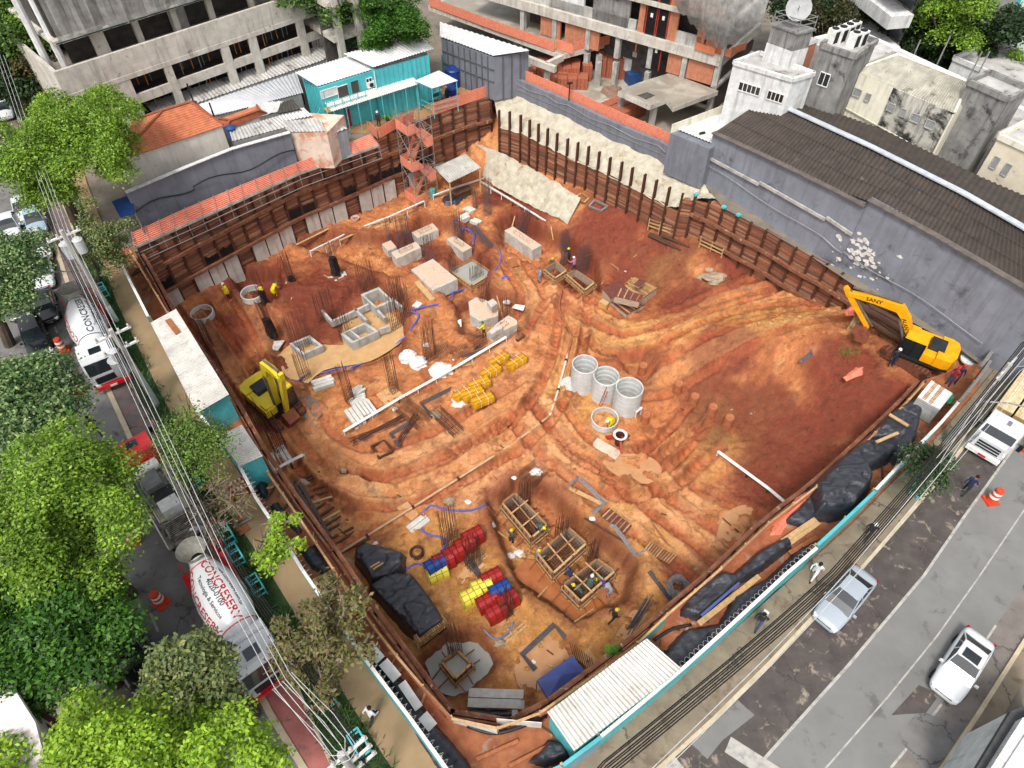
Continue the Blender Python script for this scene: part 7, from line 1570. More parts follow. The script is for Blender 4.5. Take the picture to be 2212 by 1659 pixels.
def upole(base,top,label,z=0.,trafo=(),cross=1,paint=True,h=None,arm=None):
 p=at(*base,z); h=h or hsolve(p,top[1],16); r=thing('utility_pole',label,'utility pole',p); b=B(); b.cyl(p-Vector((0,0,.2)),p+Vector((0,0,h)),.2,.13,10); b.build('shaft',polem,r)
 if paint: b=B(); b.cyl(p+Vector((0,0,.02)),p+Vector((0,0,1.6)),.206,.2,10,False); b.build('white_band',whitep,r)
 for k in range(cross):
  z1=h-.4-k*1.1; b=B(); b.beam(p+Vector((-.75,-.65,z1)),p+Vector((.75,.65,z1)),.1,.12); b.build('crossarm',whitep,r); b=B()
  for t in (-.9,-.35,.35,.9): b.lathe(p.x+.75*t,p.y+.65*t,[(.05,p.z+z1+.06),(.08,p.z+z1+.12),(.05,p.z+z1+.2),(.07,p.z+z1+.26),(.01,p.z+z1+.3)],8)
  b.build('insulators',mat('insulator',S(190,186,180),rough=.2),r)
 for dx,dy,dz,rr,hh in trafo: b=B(); b.lathe(p.x+dx,p.y+dy,[(.01,p.z+dz),(rr,p.z+dz),(rr,p.z+dz+hh),(rr*1.08,p.z+dz+hh+.02),(rr*.6,p.z+dz+hh+.15),(.01,p.z+dz+hh+.17)],14); t=b.build('transformer',mat('trafo_grey',S(196,198,200),S(176,178,180),rough=.5),r)
 if arm: b=B(); q=p+Vector(arm); b.tube([p+Vector((0,0,arm[2]-.5)),p+Vector((arm[0]*.4,arm[1]*.4,arm[2]-.1)),q],.05,6); b.build('lamp_arm',galv,r); b=B(); b.box(q.x,q.y,q.z-.05,.6,.25,.14,math.atan2(arm[1],arm[0])); b.build('street_lamp_head',whitep,r)
 return r,p,h
P1=upole((252,695),(140,498),'concrete utility pole with white base behind the first mixer',trafo=((-.5,.3,5.6,.35,1.),(.5,.2,6.1,.3,.9)),arm=(-3.5,-.9,5.0))
P2=upole((342,877),(228,712),'concrete utility pole with a big grey transformer over the white cab',trafo=((-.55,-.3,3.6,.42,1.1),(-.2,-.5,5.,.25,.6)),cross=2,paint=False)
P3=upole((812,1725),(752,1626),'utility pole top with many crossarms at the bottom edge',h=8.,cross=3,paint=False)
P4=upole((2040,958),(2139,838),'utility pole beside the timber truck',h=7.2,cross=3,arm=(3.,-1.2,4.6),paint=False)
def wires(pts,zs,n,sp,r_,m,label,name='power_lines',sag=.25):
 V=[at(a,b_,z) for (a,b_),z in zip(pts,zs)]; b=B()
 for k in range(n):
  o=(k-(n-1)/2)*sp; W_=[]
  for i in range(len(V)-1):
   d=(V[i+1]-V[i]).normalized(); nn=Vector((-d.y,d.x,0))*o
   for j in range(9): t=j/9; W_.append(V[i].lerp(V[i+1],t)+nn-Vector((0,0,sag*4*t*(1-t)))+Vector((0,0,.05*k*(k%2))))
  W_.append(V[-1]); b.tube(W_,r_,4)
 return tag(b.build(name,m),label,'power lines')
wires([(60,300),(135,500),(245,730),(485,1244),(611,1472),(745,1632)],[8.5]*6,4,.22,.012,wl,'pale parallel power lines above the left street')
wires([(0,120),(60,300)],[8.6,8.5],3,.25,.013,wl,'pale power lines at the far end of the left street')
wires([(100,470),(165,590),(255,770),(350,940),(520,1240),(660,1440),(790,1650)],[5.6]*7,5,.1,.022,pm,'dark bundle of cables below the pale power lines')
wires([(1240,1740),(1313,1659),(1659,1374),(1804,1244),(1981,1042),(2130,858),(2230,730)],[6.]*7,7,.085,.026,pm,'thick black cable bundle along the right pavement')
wires([(1340,1740),(1425,1659),(1665,1424),(1844,1234),(2036,1004),(2129,862),(2230,740)],[7.4]*7,2,.3,.014,wl,'two pale power lines above the right kerb')
wires([(2036,1004),(2129,900),(2220,790)],[7,7,7],4,.25,.012,wl,'pale lines fanning out over the timber truck')
wires([(611,1472),(700,1560),(757,1640)],[8.4,8.3,8],3,.4,.012,wl,'pale lines spreading towards the near pole')
def guard(px,py,rz,label,k=0):
 p=at(px,py,0); r=thing('planter_guard',label,'plant guard',p,rz,group='turquoise wooden plant guards'); b=B()
 for x,y in ((-.5,-.26),(.5,-.26),(.5,.26),(-.5,.26)): b.box(p.x+x*math.cos(rz)-y*math.sin(rz),p.y+x*math.sin(rz)+y*math.cos(rz),0,.07,.07,.9,rz)
 b.build('posts',teal,r); b=B(); W_=lambda x,y,z:(p.x+x*math.cos(rz)-y*math.sin(rz),p.y+x*math.sin(rz)+y*math.cos(rz),z)
 for z in (.35,.87):
  c=[(-.5,-.26),(.5,-.26),(.5,.26),(-.5,.26)]
  for i in range(4): b.beam(W_(*c[i],z),W_(*c[(i+1)%4],z),.08,.05)
 b.beam(W_(0,-.26,.88),W_(0,.26,.88),.08,.05); b.build('rails',teal,r)
for x,y,rz,l in ((228,640,-.9,'turquoise plant guard at the foot of the first utility pole'),(428,1050,-.9,'turquoise plant guard under the light green tree'),(496,1165,-.9,'turquoise plant guard beside the pump truck deck'),(516,1210,-.9,'turquoise plant guard behind the second mixer hopper'),(560,1275,-.9,'turquoise plant guard beside the second mixer drum'),(708,1510,-.9,'turquoise plant guard near the person in a white shirt'),(780,1612,-.9,'turquoise plant guard close to the near pole'),(1975,1062,.85,'large turquoise plant guard around the small road tree')): guard(x,y,rz,l)
conem=mat('cone_orange',S(214,74,42),S(190,60,34),sc=2,rough=.5)
def cone(px,py,label,k):
 p=at(px,py,0)
 if k==0:
  r=thing('traffic_cone',label,'traffic cone',p,group='big striped traffic cones'); b=B(); b.box(p.x,p.y,0,.72,.72,.16,.5,.92); b.build('base',conem,r)
  b=B(); b.lathe(p.x,p.y,[(.3,.16),(.21,1.15),(.19,1.18),(.01,1.19)],16); b.build('body',conem,r); b=B()
  for z in (.5,.82): b.lathe(p.x,p.y,[(.3-.09*(z-.16)+.006,z),(.3-.09*(z+.16-.16)+.006,z+.17)],16)
  b.build('reflective_bands',whitep,r); return r
 return dup(CONE0,p,k*.7,label)
for k,(x,y,l) in enumerate(((140,758,'traffic cone beside the first mixer cab'),(174,850,'traffic cone behind the tree by the first mixer'),(290,1168,'traffic cone beside the pump truck deck'),(350,1303,'traffic cone beside the lettered drum'),(2138,1082,'traffic cone at the edge of the parking lane'),(2222,975,'traffic cone cut by the right edge of the road'),(236,1004,'orange cone half hidden under the big tree'))):
 o=cone(x,y,l,k)
 if k==0: CONE0=o
for a,c,l in (((493,1048),(528,1030),'red and white barrier with notices on the left pavement'),((500,1062),(532,1047),'second red and white barrier on the left pavement')):
 p,q=at(*a,.9),at(*c,.9); r=thing('striped_barrier',l,'barrier',(p.x,p.y,.12));
 for k in range(8): b=B(); b.beam(p.lerp(q,k/8),p.lerp(q,(k+1)/8),.04,.2); b.build('stripe',whitep if k%2 else redst,r)
 for t in (p,q): b=B(); b.box(t.x,t.y,.12,.06,.4,.8); b.build('post',redst,r)
lay((505,1140),(545,1118),.3,.1,.08,galv,'grey tube lying across the left pavement','tube','tube'); lay((505,1118),(530,1150),.2,.6,.04,woodr,'rusty brown board lying on the left pavement','board','board')
P=[XY(a,b_,1.5) for a,b_ in ((1983,857),(2012,822),(2058,850),(2030,885))]; r=thing('slab_stack','white slab stack with tan strips behind the turquoise hoarding','slab stack',(*P[0],0)); b=B(); b.prism(P,.1,1.45); b.build('stack',mat('grey_layers',S(196,196,192),S(160,158,154),lines=(2,.16,.6,.25)),r); b=B(); b.prism(P,1.45,1.52); b.build('top_slab',whitep,r); b=B()
for k in range(14):
 for s_ in (.25,.55):
  A_=Vector((*P[0],1.54)).lerp(Vector((*P[1],1.54)),(k+.5)/14); D_=Vector((*P[3],1.54)).lerp(Vector((*P[2],1.54)),(k+.5)/14); b.beam(A_.lerp(D_,s_-.1),A_.lerp(D_,s_+.08),.07,.03)
b.build('tan_strips',wood,r)
tarp([(2052,848),(2066,845),(2068,862),(2055,862)],.9,'green net hanging on the slab stack',.3,seed=3,m=mat('green_net',S(80,190,130)),name='green_net',cat='net')
for k in range(13):
 x0=1862+R.uniform(-15,25); y0=668+R.uniform(-14,16); lay((x0,y0),(x0+150+R.uniform(-30,40),y0+95+R.uniform(-10,22)),-.6+R.uniform(0,.5),.28,.2,woodd,'dark weathered timber heaped along the warehouse wall','old_timber','timber').__setitem__('group','dark timbers along the warehouse wall')
for i,(x,y) in enumerate(((2092,778),(2110,790))): p=at(x,y,-.6); b=B(); b.lathe(p.x,p.y,[(.55,p.z),(.55,p.z+.12),(.01,p.z+.14)],24); tag(b.build('white_disc',whitep),'round white disc lying by the warehouse corner' if i else 'round white disc left of its twin','disc')
lay((2118,795),(2212,660),1.,.22,.22,galv,'long grey tube leaning near the warehouse corner','tube','tube'); flat([(2085,760),(2112,735),(2135,752),(2105,780)],'grey boards beside the white discs',galv)
q=[(1821,722),(1843,690),(1866,702),(1846,738)]; p=at(1843,714,-1.9); r=thing('timber_bundle','bundle of pale sawn posts beside the large digger bucket','timber bundle',p)
for k in range(5):
 for j in range(4): b=B(); A_=at(1826+k*4.6,724+k*2.3,-2.2); D_=at(1846+k*4.6,690+k*2.5,-2.2); b.beam(A_+Vector((0,0,j*.2)),D_+Vector((0,0,j*.2)),.2,.18); b.build('post',wood,r)
tarp([(1826,668),(1842,655),(1858,662),(1850,675),(1832,676)],.5,'salmon netting on the timber heap',-1.2,seed=8,m=mat('orange_netting'),name='orange_netting',cat='netting'); tarp([(1885,668),(1910,672),(1935,690),(1925,698),(1895,684)],.4,'white sacks on the timber heap behind the digger boom',-.9,seed=9,m=bagm,name='white_sacks',cat='sacks')
b=B(); rs=random.Random(3);
for k in range(160): p=at(rs.uniform(1808,1858),0,0) if False else G(1830+rs.gauss(0,13),765+rs.gauss(0,5)); a=rs.uniform(0,6.28); b.add([p+Vector((-.03,0,0)),p+Vector((.03,0,0)),p+Vector((.15*math.cos(a),.15*math.sin(a),.3))],[(0,1,2)])
tag(b.build('weeds',mat('weed_green',S(90,140,50))),'small patch of green weeds on the mud','weeds',None,'stuff')
b=B()
for k in range(120): p=at(1325+rs.gauss(0,8),1405-rs.uniform(-8,8),0)+Vector((0,0,-.1)); a=rs.uniform(0,6.28); b.add([p+Vector((-.04,0,0)),p+Vector((.04,0,0)),p+Vector((.2*math.cos(a),.2*math.sin(a),.3))],[(0,1,2)])
tag(b.build('weeds',mat('weed_green')),'green weeds along the orange fence near the blue canopy','weeds',None,'stuff')
def tufts():
 V=[];Fq=[]; rs=np.random.RandomState(4); L=[]
 for (a,c),(a2,c2) in zip(KR[2:-1],KR[3:]):
  for k in range(26):
   t=rs.rand();
   i=KR.index((a,c)); g0,g1=GE[i],GE[i+1]; u=rs.uniform(.15,.9); x=(a+(a2-a)*t)*(1-u)+(g0[0]+(g1[0]-g0[0])*t)*u; y=(c+(c2-c)*t)*(1-u)+(g0[1]+(g1[1]-g0[1])*t)*u
   L.append(at(x,y,.1))
 for p in L:
  s=rs.uniform(.25,.5)
  for j in range(22):
   a=rs.uniform(0,6.28); l=s*rs.uniform(.5,1.3); n=len(V); d=Vector((math.cos(a),math.sin(a),0)); w_=Vector((-math.sin(a),math.cos(a),0))*.03; q=p+Vector((*(rs.normal(0,.22,2)),0)); V+=[tuple(q-w_),tuple(q+w_),tuple(q+d*l+Vector((0,0,l*.9))+w_*.3),tuple(q+d*l+Vector((0,0,l*.9))-w_*.3)]; Fq.append((n,n+1,n+2,n+3))
 tag(link('ground_plants',npmesh('ground_plants',V,Fq,mat('strap_leaf',isl=[S(38,62,24),S(60,92,36),S(84,118,52)],c1=S(60,90,30),grime=0))),'dark grassy plants growing in the strip beside the left pavement','ground plants',None,'stuff')
tufts()
# ================================================================ vehicles: local +X is forward
VS=.85
VT=.92
def vplace(r,p,rz,s=None): s=s or VS; r.location=p; r.rotation_euler=(0,0,rz); r.scale=(s,s,s); return r
def loft_x(b,st,n=0):
 """stations: (x, halfwidth, z0, zb, crown)"""
 rows=[]
 for x,w_,z0,zb,cr in st: rows.append([(x,-w_*.9,z0),(x,-w_,z0+.16),(x,-w_*1.01,(z0+zb)/2+.06),(x,-w_*.965,zb-.07),(x,-w_*.8,zb),(x,-w_*.4,zb+cr*.8),(x,0,zb+cr),(x,w_*.4,zb+cr*.8),(x,w_*.8,zb),(x,w_*.965,zb-.07),(x,w_*1.01,(z0+zb)/2+.06),(x,w_,z0+.16),(x,w_*.9,z0)])
 m=len(rows[0]); vs=[v for r_ in rows for v in r_]; fs=[(i*m+k,i*m+(k+1)%m,(i+1)*m+(k+1)%m,(i+1)*m+k)[::-1] for i in range(len(rows)-1) for k in range(m)]; fs+=[tuple(range(m)),tuple(range((len(rows)-1)*m,len(rows)*m))[::-1]]; b.add(vs,fs)
def wheel(parent,x,y,r_,w_,rim=chrome):
 b=B(); s=1 if y>0 else -1; prof=[(r_*.6,-w_/2),(r_*.95,-w_/2),(r_,-w_/2+.04),(r_,w_/2-.04),(r_*.95,w_/2),(r_*.6,w_/2)]; N=18; vs=[(x+q*math.cos(6.283*k/N),y+t,r_+q*math.sin(6.283*k/N)) for q,t in prof for k in range(N)]; b.add(vs,[(i*N+k,i*N+(k+1)%N,(i+1)*N+(k+1)%N,(i+1)*N+k) for i in range(5) for k in range(N)]); wp=b.build('wheel',rubber,parent)
 b=B(); b.cyl((x,y-w_/2+.03,r_),(x,y+w_/2-.03,r_),r_*.6,n=14); b.build('rim',rim,wp)
def paint(n,c): return mat(n,c,tuple(x*.9 for x in c),sc=.5,rough=.3,spec=.5,coat=.6,grime=.05)
def text_mesh(txt,size,m,parent,xf,name='lettering'):
 cu=bpy.data.curves.new('t','FONT'); cu.body=txt; cu.size=size; cu.align_x='CENTER'; cu.align_y='CENTER'; cu.resolution_u=2; cu.offset=size*.018; to=bpy.data.objects.new('t',cu); COL.objects.link(to); bpy.context.view_layer.update()
 me=bpy.data.meshes.new_from_object(to.evaluated_get(bpy.context.evaluated_depsgraph_get())); bpy.data.objects.remove(to); bpy.data.curves.remove(cu)
 for v in me.vertices: v.co=xf(v.co.x,v.co.y)
 me.materials.clear(); me.materials.append(m); o=link(name,me,parent); return o
def car(label,front,rear,col,kind='sedan',z=0.,sun=False,L=4.4,plate=whitep,group=None,rails=False,name='parked_car'):
 a=at(*front,z+.3);c=at(*rear,z+.3); d=(a-c); d.z=0; d.normalize(); a.z=z; p=a-d*L*VS/2; rz=math.atan2(d.y,d.x); r=thing(name,label,'car',(0,0,0),0.,group=group or 'cars on the streets'); k=L/4.4
 up=.12 if kind=='suv' else 0.
 st=[(-2.2,.66,.36,.72+up,.02),(-2.14,.78,.3,.88+up,.03),(-1.9,.84,.26,.98+up,.03),(-1.4,.87,.24,1.0+up,.03),(-.6,.88,.23,.97+up,.02),(.5,.88,.23,.95+up,.02),(.95,.87,.23,.93+up,.04),(1.4,.86,.25,.86+up,.05),(1.85,.82,.27,.77+up,.05),(2.1,.74,.3,.68+up,.04),(2.2,.6,.34,.56+up,.02)]
 if kind!='sedan': st[0]=(-2.05,.74,.34,.9+up,.02);st[1]=(-2.0,.82,.3,1.+up,.02)
 b=B(); loft_x(b,[(x*k,w_,z0,zb,cr) for x,w_,z0,zb,cr in st]); b.build('body',col,r,smooth=True)
 rb_=-1.65 if kind=='sedan' else -1.98; rr=-.95 if kind=='sedan' else -1.7; zt=1.44 if kind!='suv' else 1.66; bx=[(rb_,.78,.95+up),(rr,.6,zt-.02),(.1,.62,zt),(1.02,.76,.92+up)]
 b=B(); rows=[]
 for f_,(x,w_,zz) in enumerate(bx): rows+=[(x*k,-w_,zz),(x*k,w_,zz)]
 bw=.8; z_b=.93+up
 for s_ in (-1,1):
  q=[(rb_*k,s_*.79,z_b),(rr*k,s_*.6,zt-.05),(.1*k,s_*.62,zt-.03),(1.02*k,s_*.77,z_b)]; b=B(); b.add(q+[(x,y-s_*.04,zz) for x,y,zz in q],[(0,1,2,3),(4,5,6,7)[::-1],(0,4,5,1),(1,5,6,2),(2,6,7,3)]); b.build('side_window',glass,r)
  b=B(); b.beam(((rb_+.62)*k,s_*.755,z_b),((rr+.25)*k,s_*.612,zt-.04),.05,.06); b.beam((-.35*k,s_*.8,z_b-.03),(-.35*k,s_*.62,zt-.04),.06,.05); b.tube([(rb_*k,s_*.79,z_b),(rr*k,s_*.61,zt-.03),(.1*k,s_*.63,zt-.01),(1.02*k,s_*.775,z_b)],.035,5); b.build('pillar',col,r)
  b=B(); b.box(.78*k,s_*.97,.93+up,.14,.22,.14,0,.8); b.build('mirror',col,r)
  b=B(); b.box(2.02*k,s_*.6,.58+up*.8,.3,.3,.13,-s_*.35,.8); b.build('headlight',mat('headlight',S(226,230,232),S(200,204,208),rough=.1),r)
  b=B(); b.box((-2.12 if kind=='sedan' else -1.97)*k,s_*.68,.7+up,.16,.28,.16,s_*.2); b.build('taillight',mat('tail_red',S(150,20,24),rough=.2),r)
 b=B(); b.add([(1.05*k,-.76,z_b),(1.05*k,.76,z_b),(.1*k,.6,zt+.005),(.1*k,-.6,zt+.005),(.62*k,-.8*.86,(z_b+zt)/2+.03),(.62*k,.8*.86,(z_b+zt)/2+.03)],[(0,1,5,4),(4,5,2,3)]); b.build('windscreen',glass,r)
 b=B(); b.add([(rb_*k-.02,-.74,z_b+.02),(rb_*k-.02,.74,z_b+.02),(rr*k,.58,zt),(rr*k,-.58,zt)],[(0,3,2,1)]); b.build('rear_window',glass,r)
 b=B(); N=7; vs=[]
 for i in range(N):
  x=rr+(.14-rr)*i/(N-1)
  for j in range(7): t=j/6*2-1; vs.append((x*k,t*.63,zt+.05*(1-t*t)+.02*(1-((x-(rr+.1)/2)/.7)**2)-.02))
 b.add(vs,[(i*7+j,i*7+j+1,(i+1)*7+j+1,(i+1)*7+j)[::-1] for i in range(N-1) for j in range(6)]); b.build('roof',col,r,smooth=True)
 for x in (-1.32,1.34):
  for s_ in (-1,1): wheel(r,x*k,s_*.8,.33,.2)
 b=B(); b.box(2.17*k,0,.42,.06,.42,.12); b.build('number_plate',plate,r); b=B(); b.box(2.12*k,0,.3,.1,1.2,.14); b.box(2.14*k,0,.56,.08,.9,.08); b.build('grille',black,r)
 if sun: b=B(); b.box(-.25*k,0,zt+.035,.62,.85,.03); b.build('sunroof',glass,r)
 if rails:
  for s_ in (-1,1): b=B(); b.tube([(-1.6*k,s_*.56,zt+.03),(-1.4*k,s_*.56,zt+.09),(-.1*k,s_*.58,zt+.09),(.1*k,s_*.58,zt+.04)],.025,5); b.build('roof_rail',chrome,r)
 b=B(); b.box(0,0,.15,3.4*k,1.5,.2); b.build('underbody',rubber,r)
 return vplace(r,p,rz)
wp=paint('car_white',S(206,208,210)); sv=paint('car_silver',S(160,168,176)); bk_=paint('car_black',S(20,20,24)); dg=paint('car_dark_grey',S(52,52,56)); lb=paint('car_pale_blue',S(150,172,190))
for l,f,re,c,k,kw in (('pale silver car at the far end of the parked row',(86,506),(76,468),lb,'sedan',{}),('white hatchback under the branches behind the red plated one',(96,562),(78,515),wp,'hatch',{}),
 ('white sedan with a red number plate',(100,625),(88,570),wp,'sedan',dict(plate=mat('red_plate',S(200,40,50)))),('dark grey car with its headlights lit',(50,692),(36,640),dg,'sedan',{}),('black sedan beside the first mixer',(109,700),(94,640),bk_,'sedan',{}),('black hatchback nearest the cone',(94,770),(72,708),bk_,'suv',{}),
 ('white car partly covered by leaves next to the cone',(145,850),(108,775),wp,'hatch',dict(L=4.7)),('white car half hidden at the left edge of the street',(30,520),(20,480),wp,'sedan',{}),('white car under the tree at the far left',(60,480),(50,440),wp,'sedan',{}),
 ('black pick-up sized car with silver roof rails under the lower trees',(325,1490),(278,1390),bk_,'suv',dict(L=5.,rails=True)),
 ('silver sedan parked by the right kerb',(1775,1352),(1868,1240),sv,'sedan',dict(L=4.7)),('white sedan with a dark sunroof driving on the road',(2032,1505),(2112,1378),wp,'sedan',dict(sun=True,L=4.7)),
 ('white car in the distant traffic queue',(16,258),(10,240),wp,'hatch',{}),('second white car in the distant traffic queue',(14,208),(8,192),wp,'sedan',{}),('dark car in the distant traffic queue',(22,232),(16,216),dg,'sedan',{}),('white van roofed car farthest up the left street',(4,190),(-2,176),wp,'suv',{})): car(l,f,re,c,k,**kw)
redp=paint('truck_red',S(206,24,32)); twp=paint('truck_white',S(208,210,211)); drk=mat('chassis_dark',S(44,42,42),S(30,28,28),rough=.7)
def cab(r,x0,x1,w_,z0,z1,col,bump,facing=1,hatch=True,stripe=None):
 """cab from x0 (rear) to x1 (front)"""
 b=B(); q=[(x0,z0),(x1,z0),(x1+.02,z0+.9),(x1-.28,z1-.28),(x1-.5,z1),(x0+.15,z1),(x0,z1-.15)]
 n=len(q); vs=[(x,-w_/2*(.95 if zz>z1-.3 else 1),zz) for x,zz in q]+[(x,w_/2*(.95 if zz>z1-.3 else 1),zz) for x,zz in q]; b.add(vs,[tuple(range(n)),tuple(range(n,2*n))[::-1]]+[(i,n+i,n+(i+1)%n,(i+1)%n) for i in range(n)]); b.build('cab',col,r)
 b=B(); b.add([(x1+.035,-w_*.44,z0+.98),(x1+.035,w_*.44,z0+.98),(x1-.255,w_*.43,z1-.32),(x1-.255,-w_*.43,z1-.32)],[(0,1,2,3)]); b.build('windscreen',glass,r)
 for s_ in (-1,1):
  b=B(); b.add([(x0+.5,s_*(w_/2+.012),z0+.95),(x1-.15,s_*(w_/2+.012),z0+.95),(x1-.4,s_*(w_/2*.965+.012),z1-.4),(x0+.6,s_*(w_/2*.965+.012),z1-.4)],[(0,1,2,3) if s_>0 else (3,2,1,0)]); b.build('side_window',glass,r)
  b=B(); b.box(x1+.1,s_*(w_/2+.28),z0+1.,.12,.25,.6); b.beam((x1,s_*w_/2,z0+1.5),(x1+.1,s_*(w_/2+.28),z0+1.5),.04); b.build('mirror',black,r)
  b=B(); b.box(x1+.02,s_*w_*.38,z0-.1,.12,.35,.22); b.build('headlight',mat('headlight'),r)
 b=B(); b.box(x1+.04,0,z0+.2,.12,w_*.72,.5); b.build('grille',black,r); b=B(); b.box(x1+.05,0,z0-.35,.3,w_,.3); bp_=b.build('bumper',bump,r); b=B(); b.box(x1+.22,0,z0-.28,.04,.45,.15); b.build('number_plate',whitep,bp_)
 if hatch: b=B(); b.box((x0+x1)/2-.1,0,z1,.6,.75,.05); b.build('roof_hatch',glass,r)
def mixer(label,front,rear,z=0.,L=8.6):
 a=at(*front,z+.2);c=at(*rear,z+.2); d=(a-c); d.z=0; d.normalize(); a.z=z; p=a-d*L*VT/2; rz=math.atan2(d.y,d.x); r=thing('concrete_mixer_truck',label,'mixer truck',(0,0,0)); h=L/2
 cab(r,h-2.,h-.15,2.35,.85,3.0,twp,redp)
 b=B()
 for s_ in (-.4,.4): b.box(-.5,s_,.75,L-1.6,.15,.28)
 b.box(-.6,0,.95,L-2.6,1.2,.12); b.build('chassis',drk,r)
 for x in (h-1.,h-2.6,-h+2.3,-h+1.1):
  for s_ in (-1,1): wheel(r,x,s_*1.,.5,.32,whitep)
 b=B()
 for s_ in (-1,1): b.box(-h+1.7,s_*1.05,1.12,2.9,.4,.06)
 b.build('mudguard',redp,r)
 P0=Vector((h-2.5,0,2.0));P1_=Vector((-h+1.0,0,2.75)); ax=(P1_-P0); Ld=ax.length; ax.normalize(); e1=Vector((0,1,0)); e2=ax.cross(e1)
 prof=[(0,.45),(.03,.75),(.14,1.0),(.32,1.22),(.5,1.26),(.66,1.16),(.82,.88),(.94,.62),(1.,.52)]; N=28
 def dp(t,rad,an): return P0+ax*(Ld*t)+(e1*math.sin(an)-e2*math.cos(an)*(-1 if e2.z<0 else 1)*-1)*rad
 def drad(t):
  for (t0,r0),(t1,r1) in zip(prof[:-1],prof[1:]):
   if t<=t1: return r0+(r1-r0)*(t-t0)/(t1-t0)
  return prof[-1][1]
 ez=e2 if e2.z>0 else -e2
 def dp(t,rad,an): return P0+ax*(Ld*t)+(e1*math.sin(an)+ez*math.cos(an))*rad
 b=B(); ts=[k/26 for k in range(27)]; b.add([dp(t,drad(t),6.283*k/N) for t in ts for k in range(N)],[(i*N+k,i*N+(k+1)%N,(i+1)*N+(k+1)%N,(i+1)*N+k) for i in range(26) for k in range(N)]+[tuple(range(N))]); dr=b.build('drum',twp,r,smooth=True)
 b=B()
 for t in (.12,.9): b.add([dp(t+dt,drad(t)+.02,6.283*k/N) for dt in (-.006,.006) for k in range(N)],[(k,(k+1)%N,N+(k+1)%N,N+k) for k in range(N)])
 b.build('drum_ring',drk if 'first' in label else redp,dr)
 rt=mat('letter_red',S(176,36,48),rough=.5,grime=0); gt=mat('letter_grey',S(70,70,76),rough=.5,grime=0)
 def wrap(a0,tc,s=1.):   # text: x runs along the axis (front to rear), y round the drum
  def f(x,y):
   t=tc-x*s/Ld; rad=drad(min(max(t,0),1))+.012; return dp(t,rad,a0+y*s/rad)
  return f
 SX=-1 if 'first' in label else 1
 text_mesh('CONCRESERV',.62,rt,dr,wrap(-.95,.52,SX)); text_mesh('CONCRESERV',.62,gt if SX<0 else rt,dr,wrap(.25,.52,SX));
 text_mesh('Tecnologia & Servicos',.3,gt,dr,wrap(.62 if SX<0 else -.35,.5,SX)); text_mesh('4020-0100',.4,gt,dr,wrap(.95 if SX<0 else -.02,.5,SX))
 if SX>0: text_mesh('www.concreserv.com.br',.26,gt,dr,wrap(.65,.5,SX))
 b=B(); b.cyl((h-2.35,-1.1,2.5),(h-2.35,1.1,2.5),.36,n=16); b.build('water_tank',twp,r)
 x=-h+.75; b=B(); N2=16
 b.add([(x+(.75*math.cos(6.283*k/N2) if j==0 else .35*math.cos(6.283*k/N2)+.2),(.8 if j==0 else .35)*math.sin(6.283*k/N2),3.7 if j==0 else 2.9) for j in (0,1) for k in range(N2)],[(k,(k+1)%N2,N2+(k+1)%N2,N2+k) for k in range(N2)]); b.build('hopper',mat('cement_crust',S(170,166,156),S(140,136,126),sc=4,bump=.4),r)
 b=B(); b.add([(x-.1,-.3,2.6),(x-.1,.3,2.6),(x-1.1,.35,1.5),(x-1.1,-.35,1.5)],[(0,1,2,3)]); b.add([(x-.1,-.3,2.6),(x-1.1,-.35,1.5),(x-1.1,-.45,1.75),(x-.1,-.4,2.85)],[(0,1,2,3)]); b.add([(x-.1,.3,2.6),(x-1.1,.35,1.5),(x-1.1,.45,1.75),(x-.1,.4,2.85)],[(0,1,2,3)]); b.build('chute',drk,r)
 b=B()
 for s_ in (0,.45): b.beam((x+.5,1.0+.0,.9+0),(x+.1+.0,1.0+s_,3.3),.05)
 for k in range(6): b.beam((x+.45-.06*k,1.,1.1+.4*k),(x+.42-.06*k,1.+.45*(k+1)/7,1.1+.4*k),.04)
 for q in ((-.9,),(.9,)): b.beam((x+.1,q[0],1.),(x+.1,q[0],3.2),.06)
 b.build('rear_ladder',redp,r)
 return vplace(r,p,rz,VT)
mixer('white concrete mixer truck first in the street, with a red bumper',(252,838),(196,690)); mixer('white mixer truck partly under trees with red lettering on its drum',(600,1488),(450,1232))
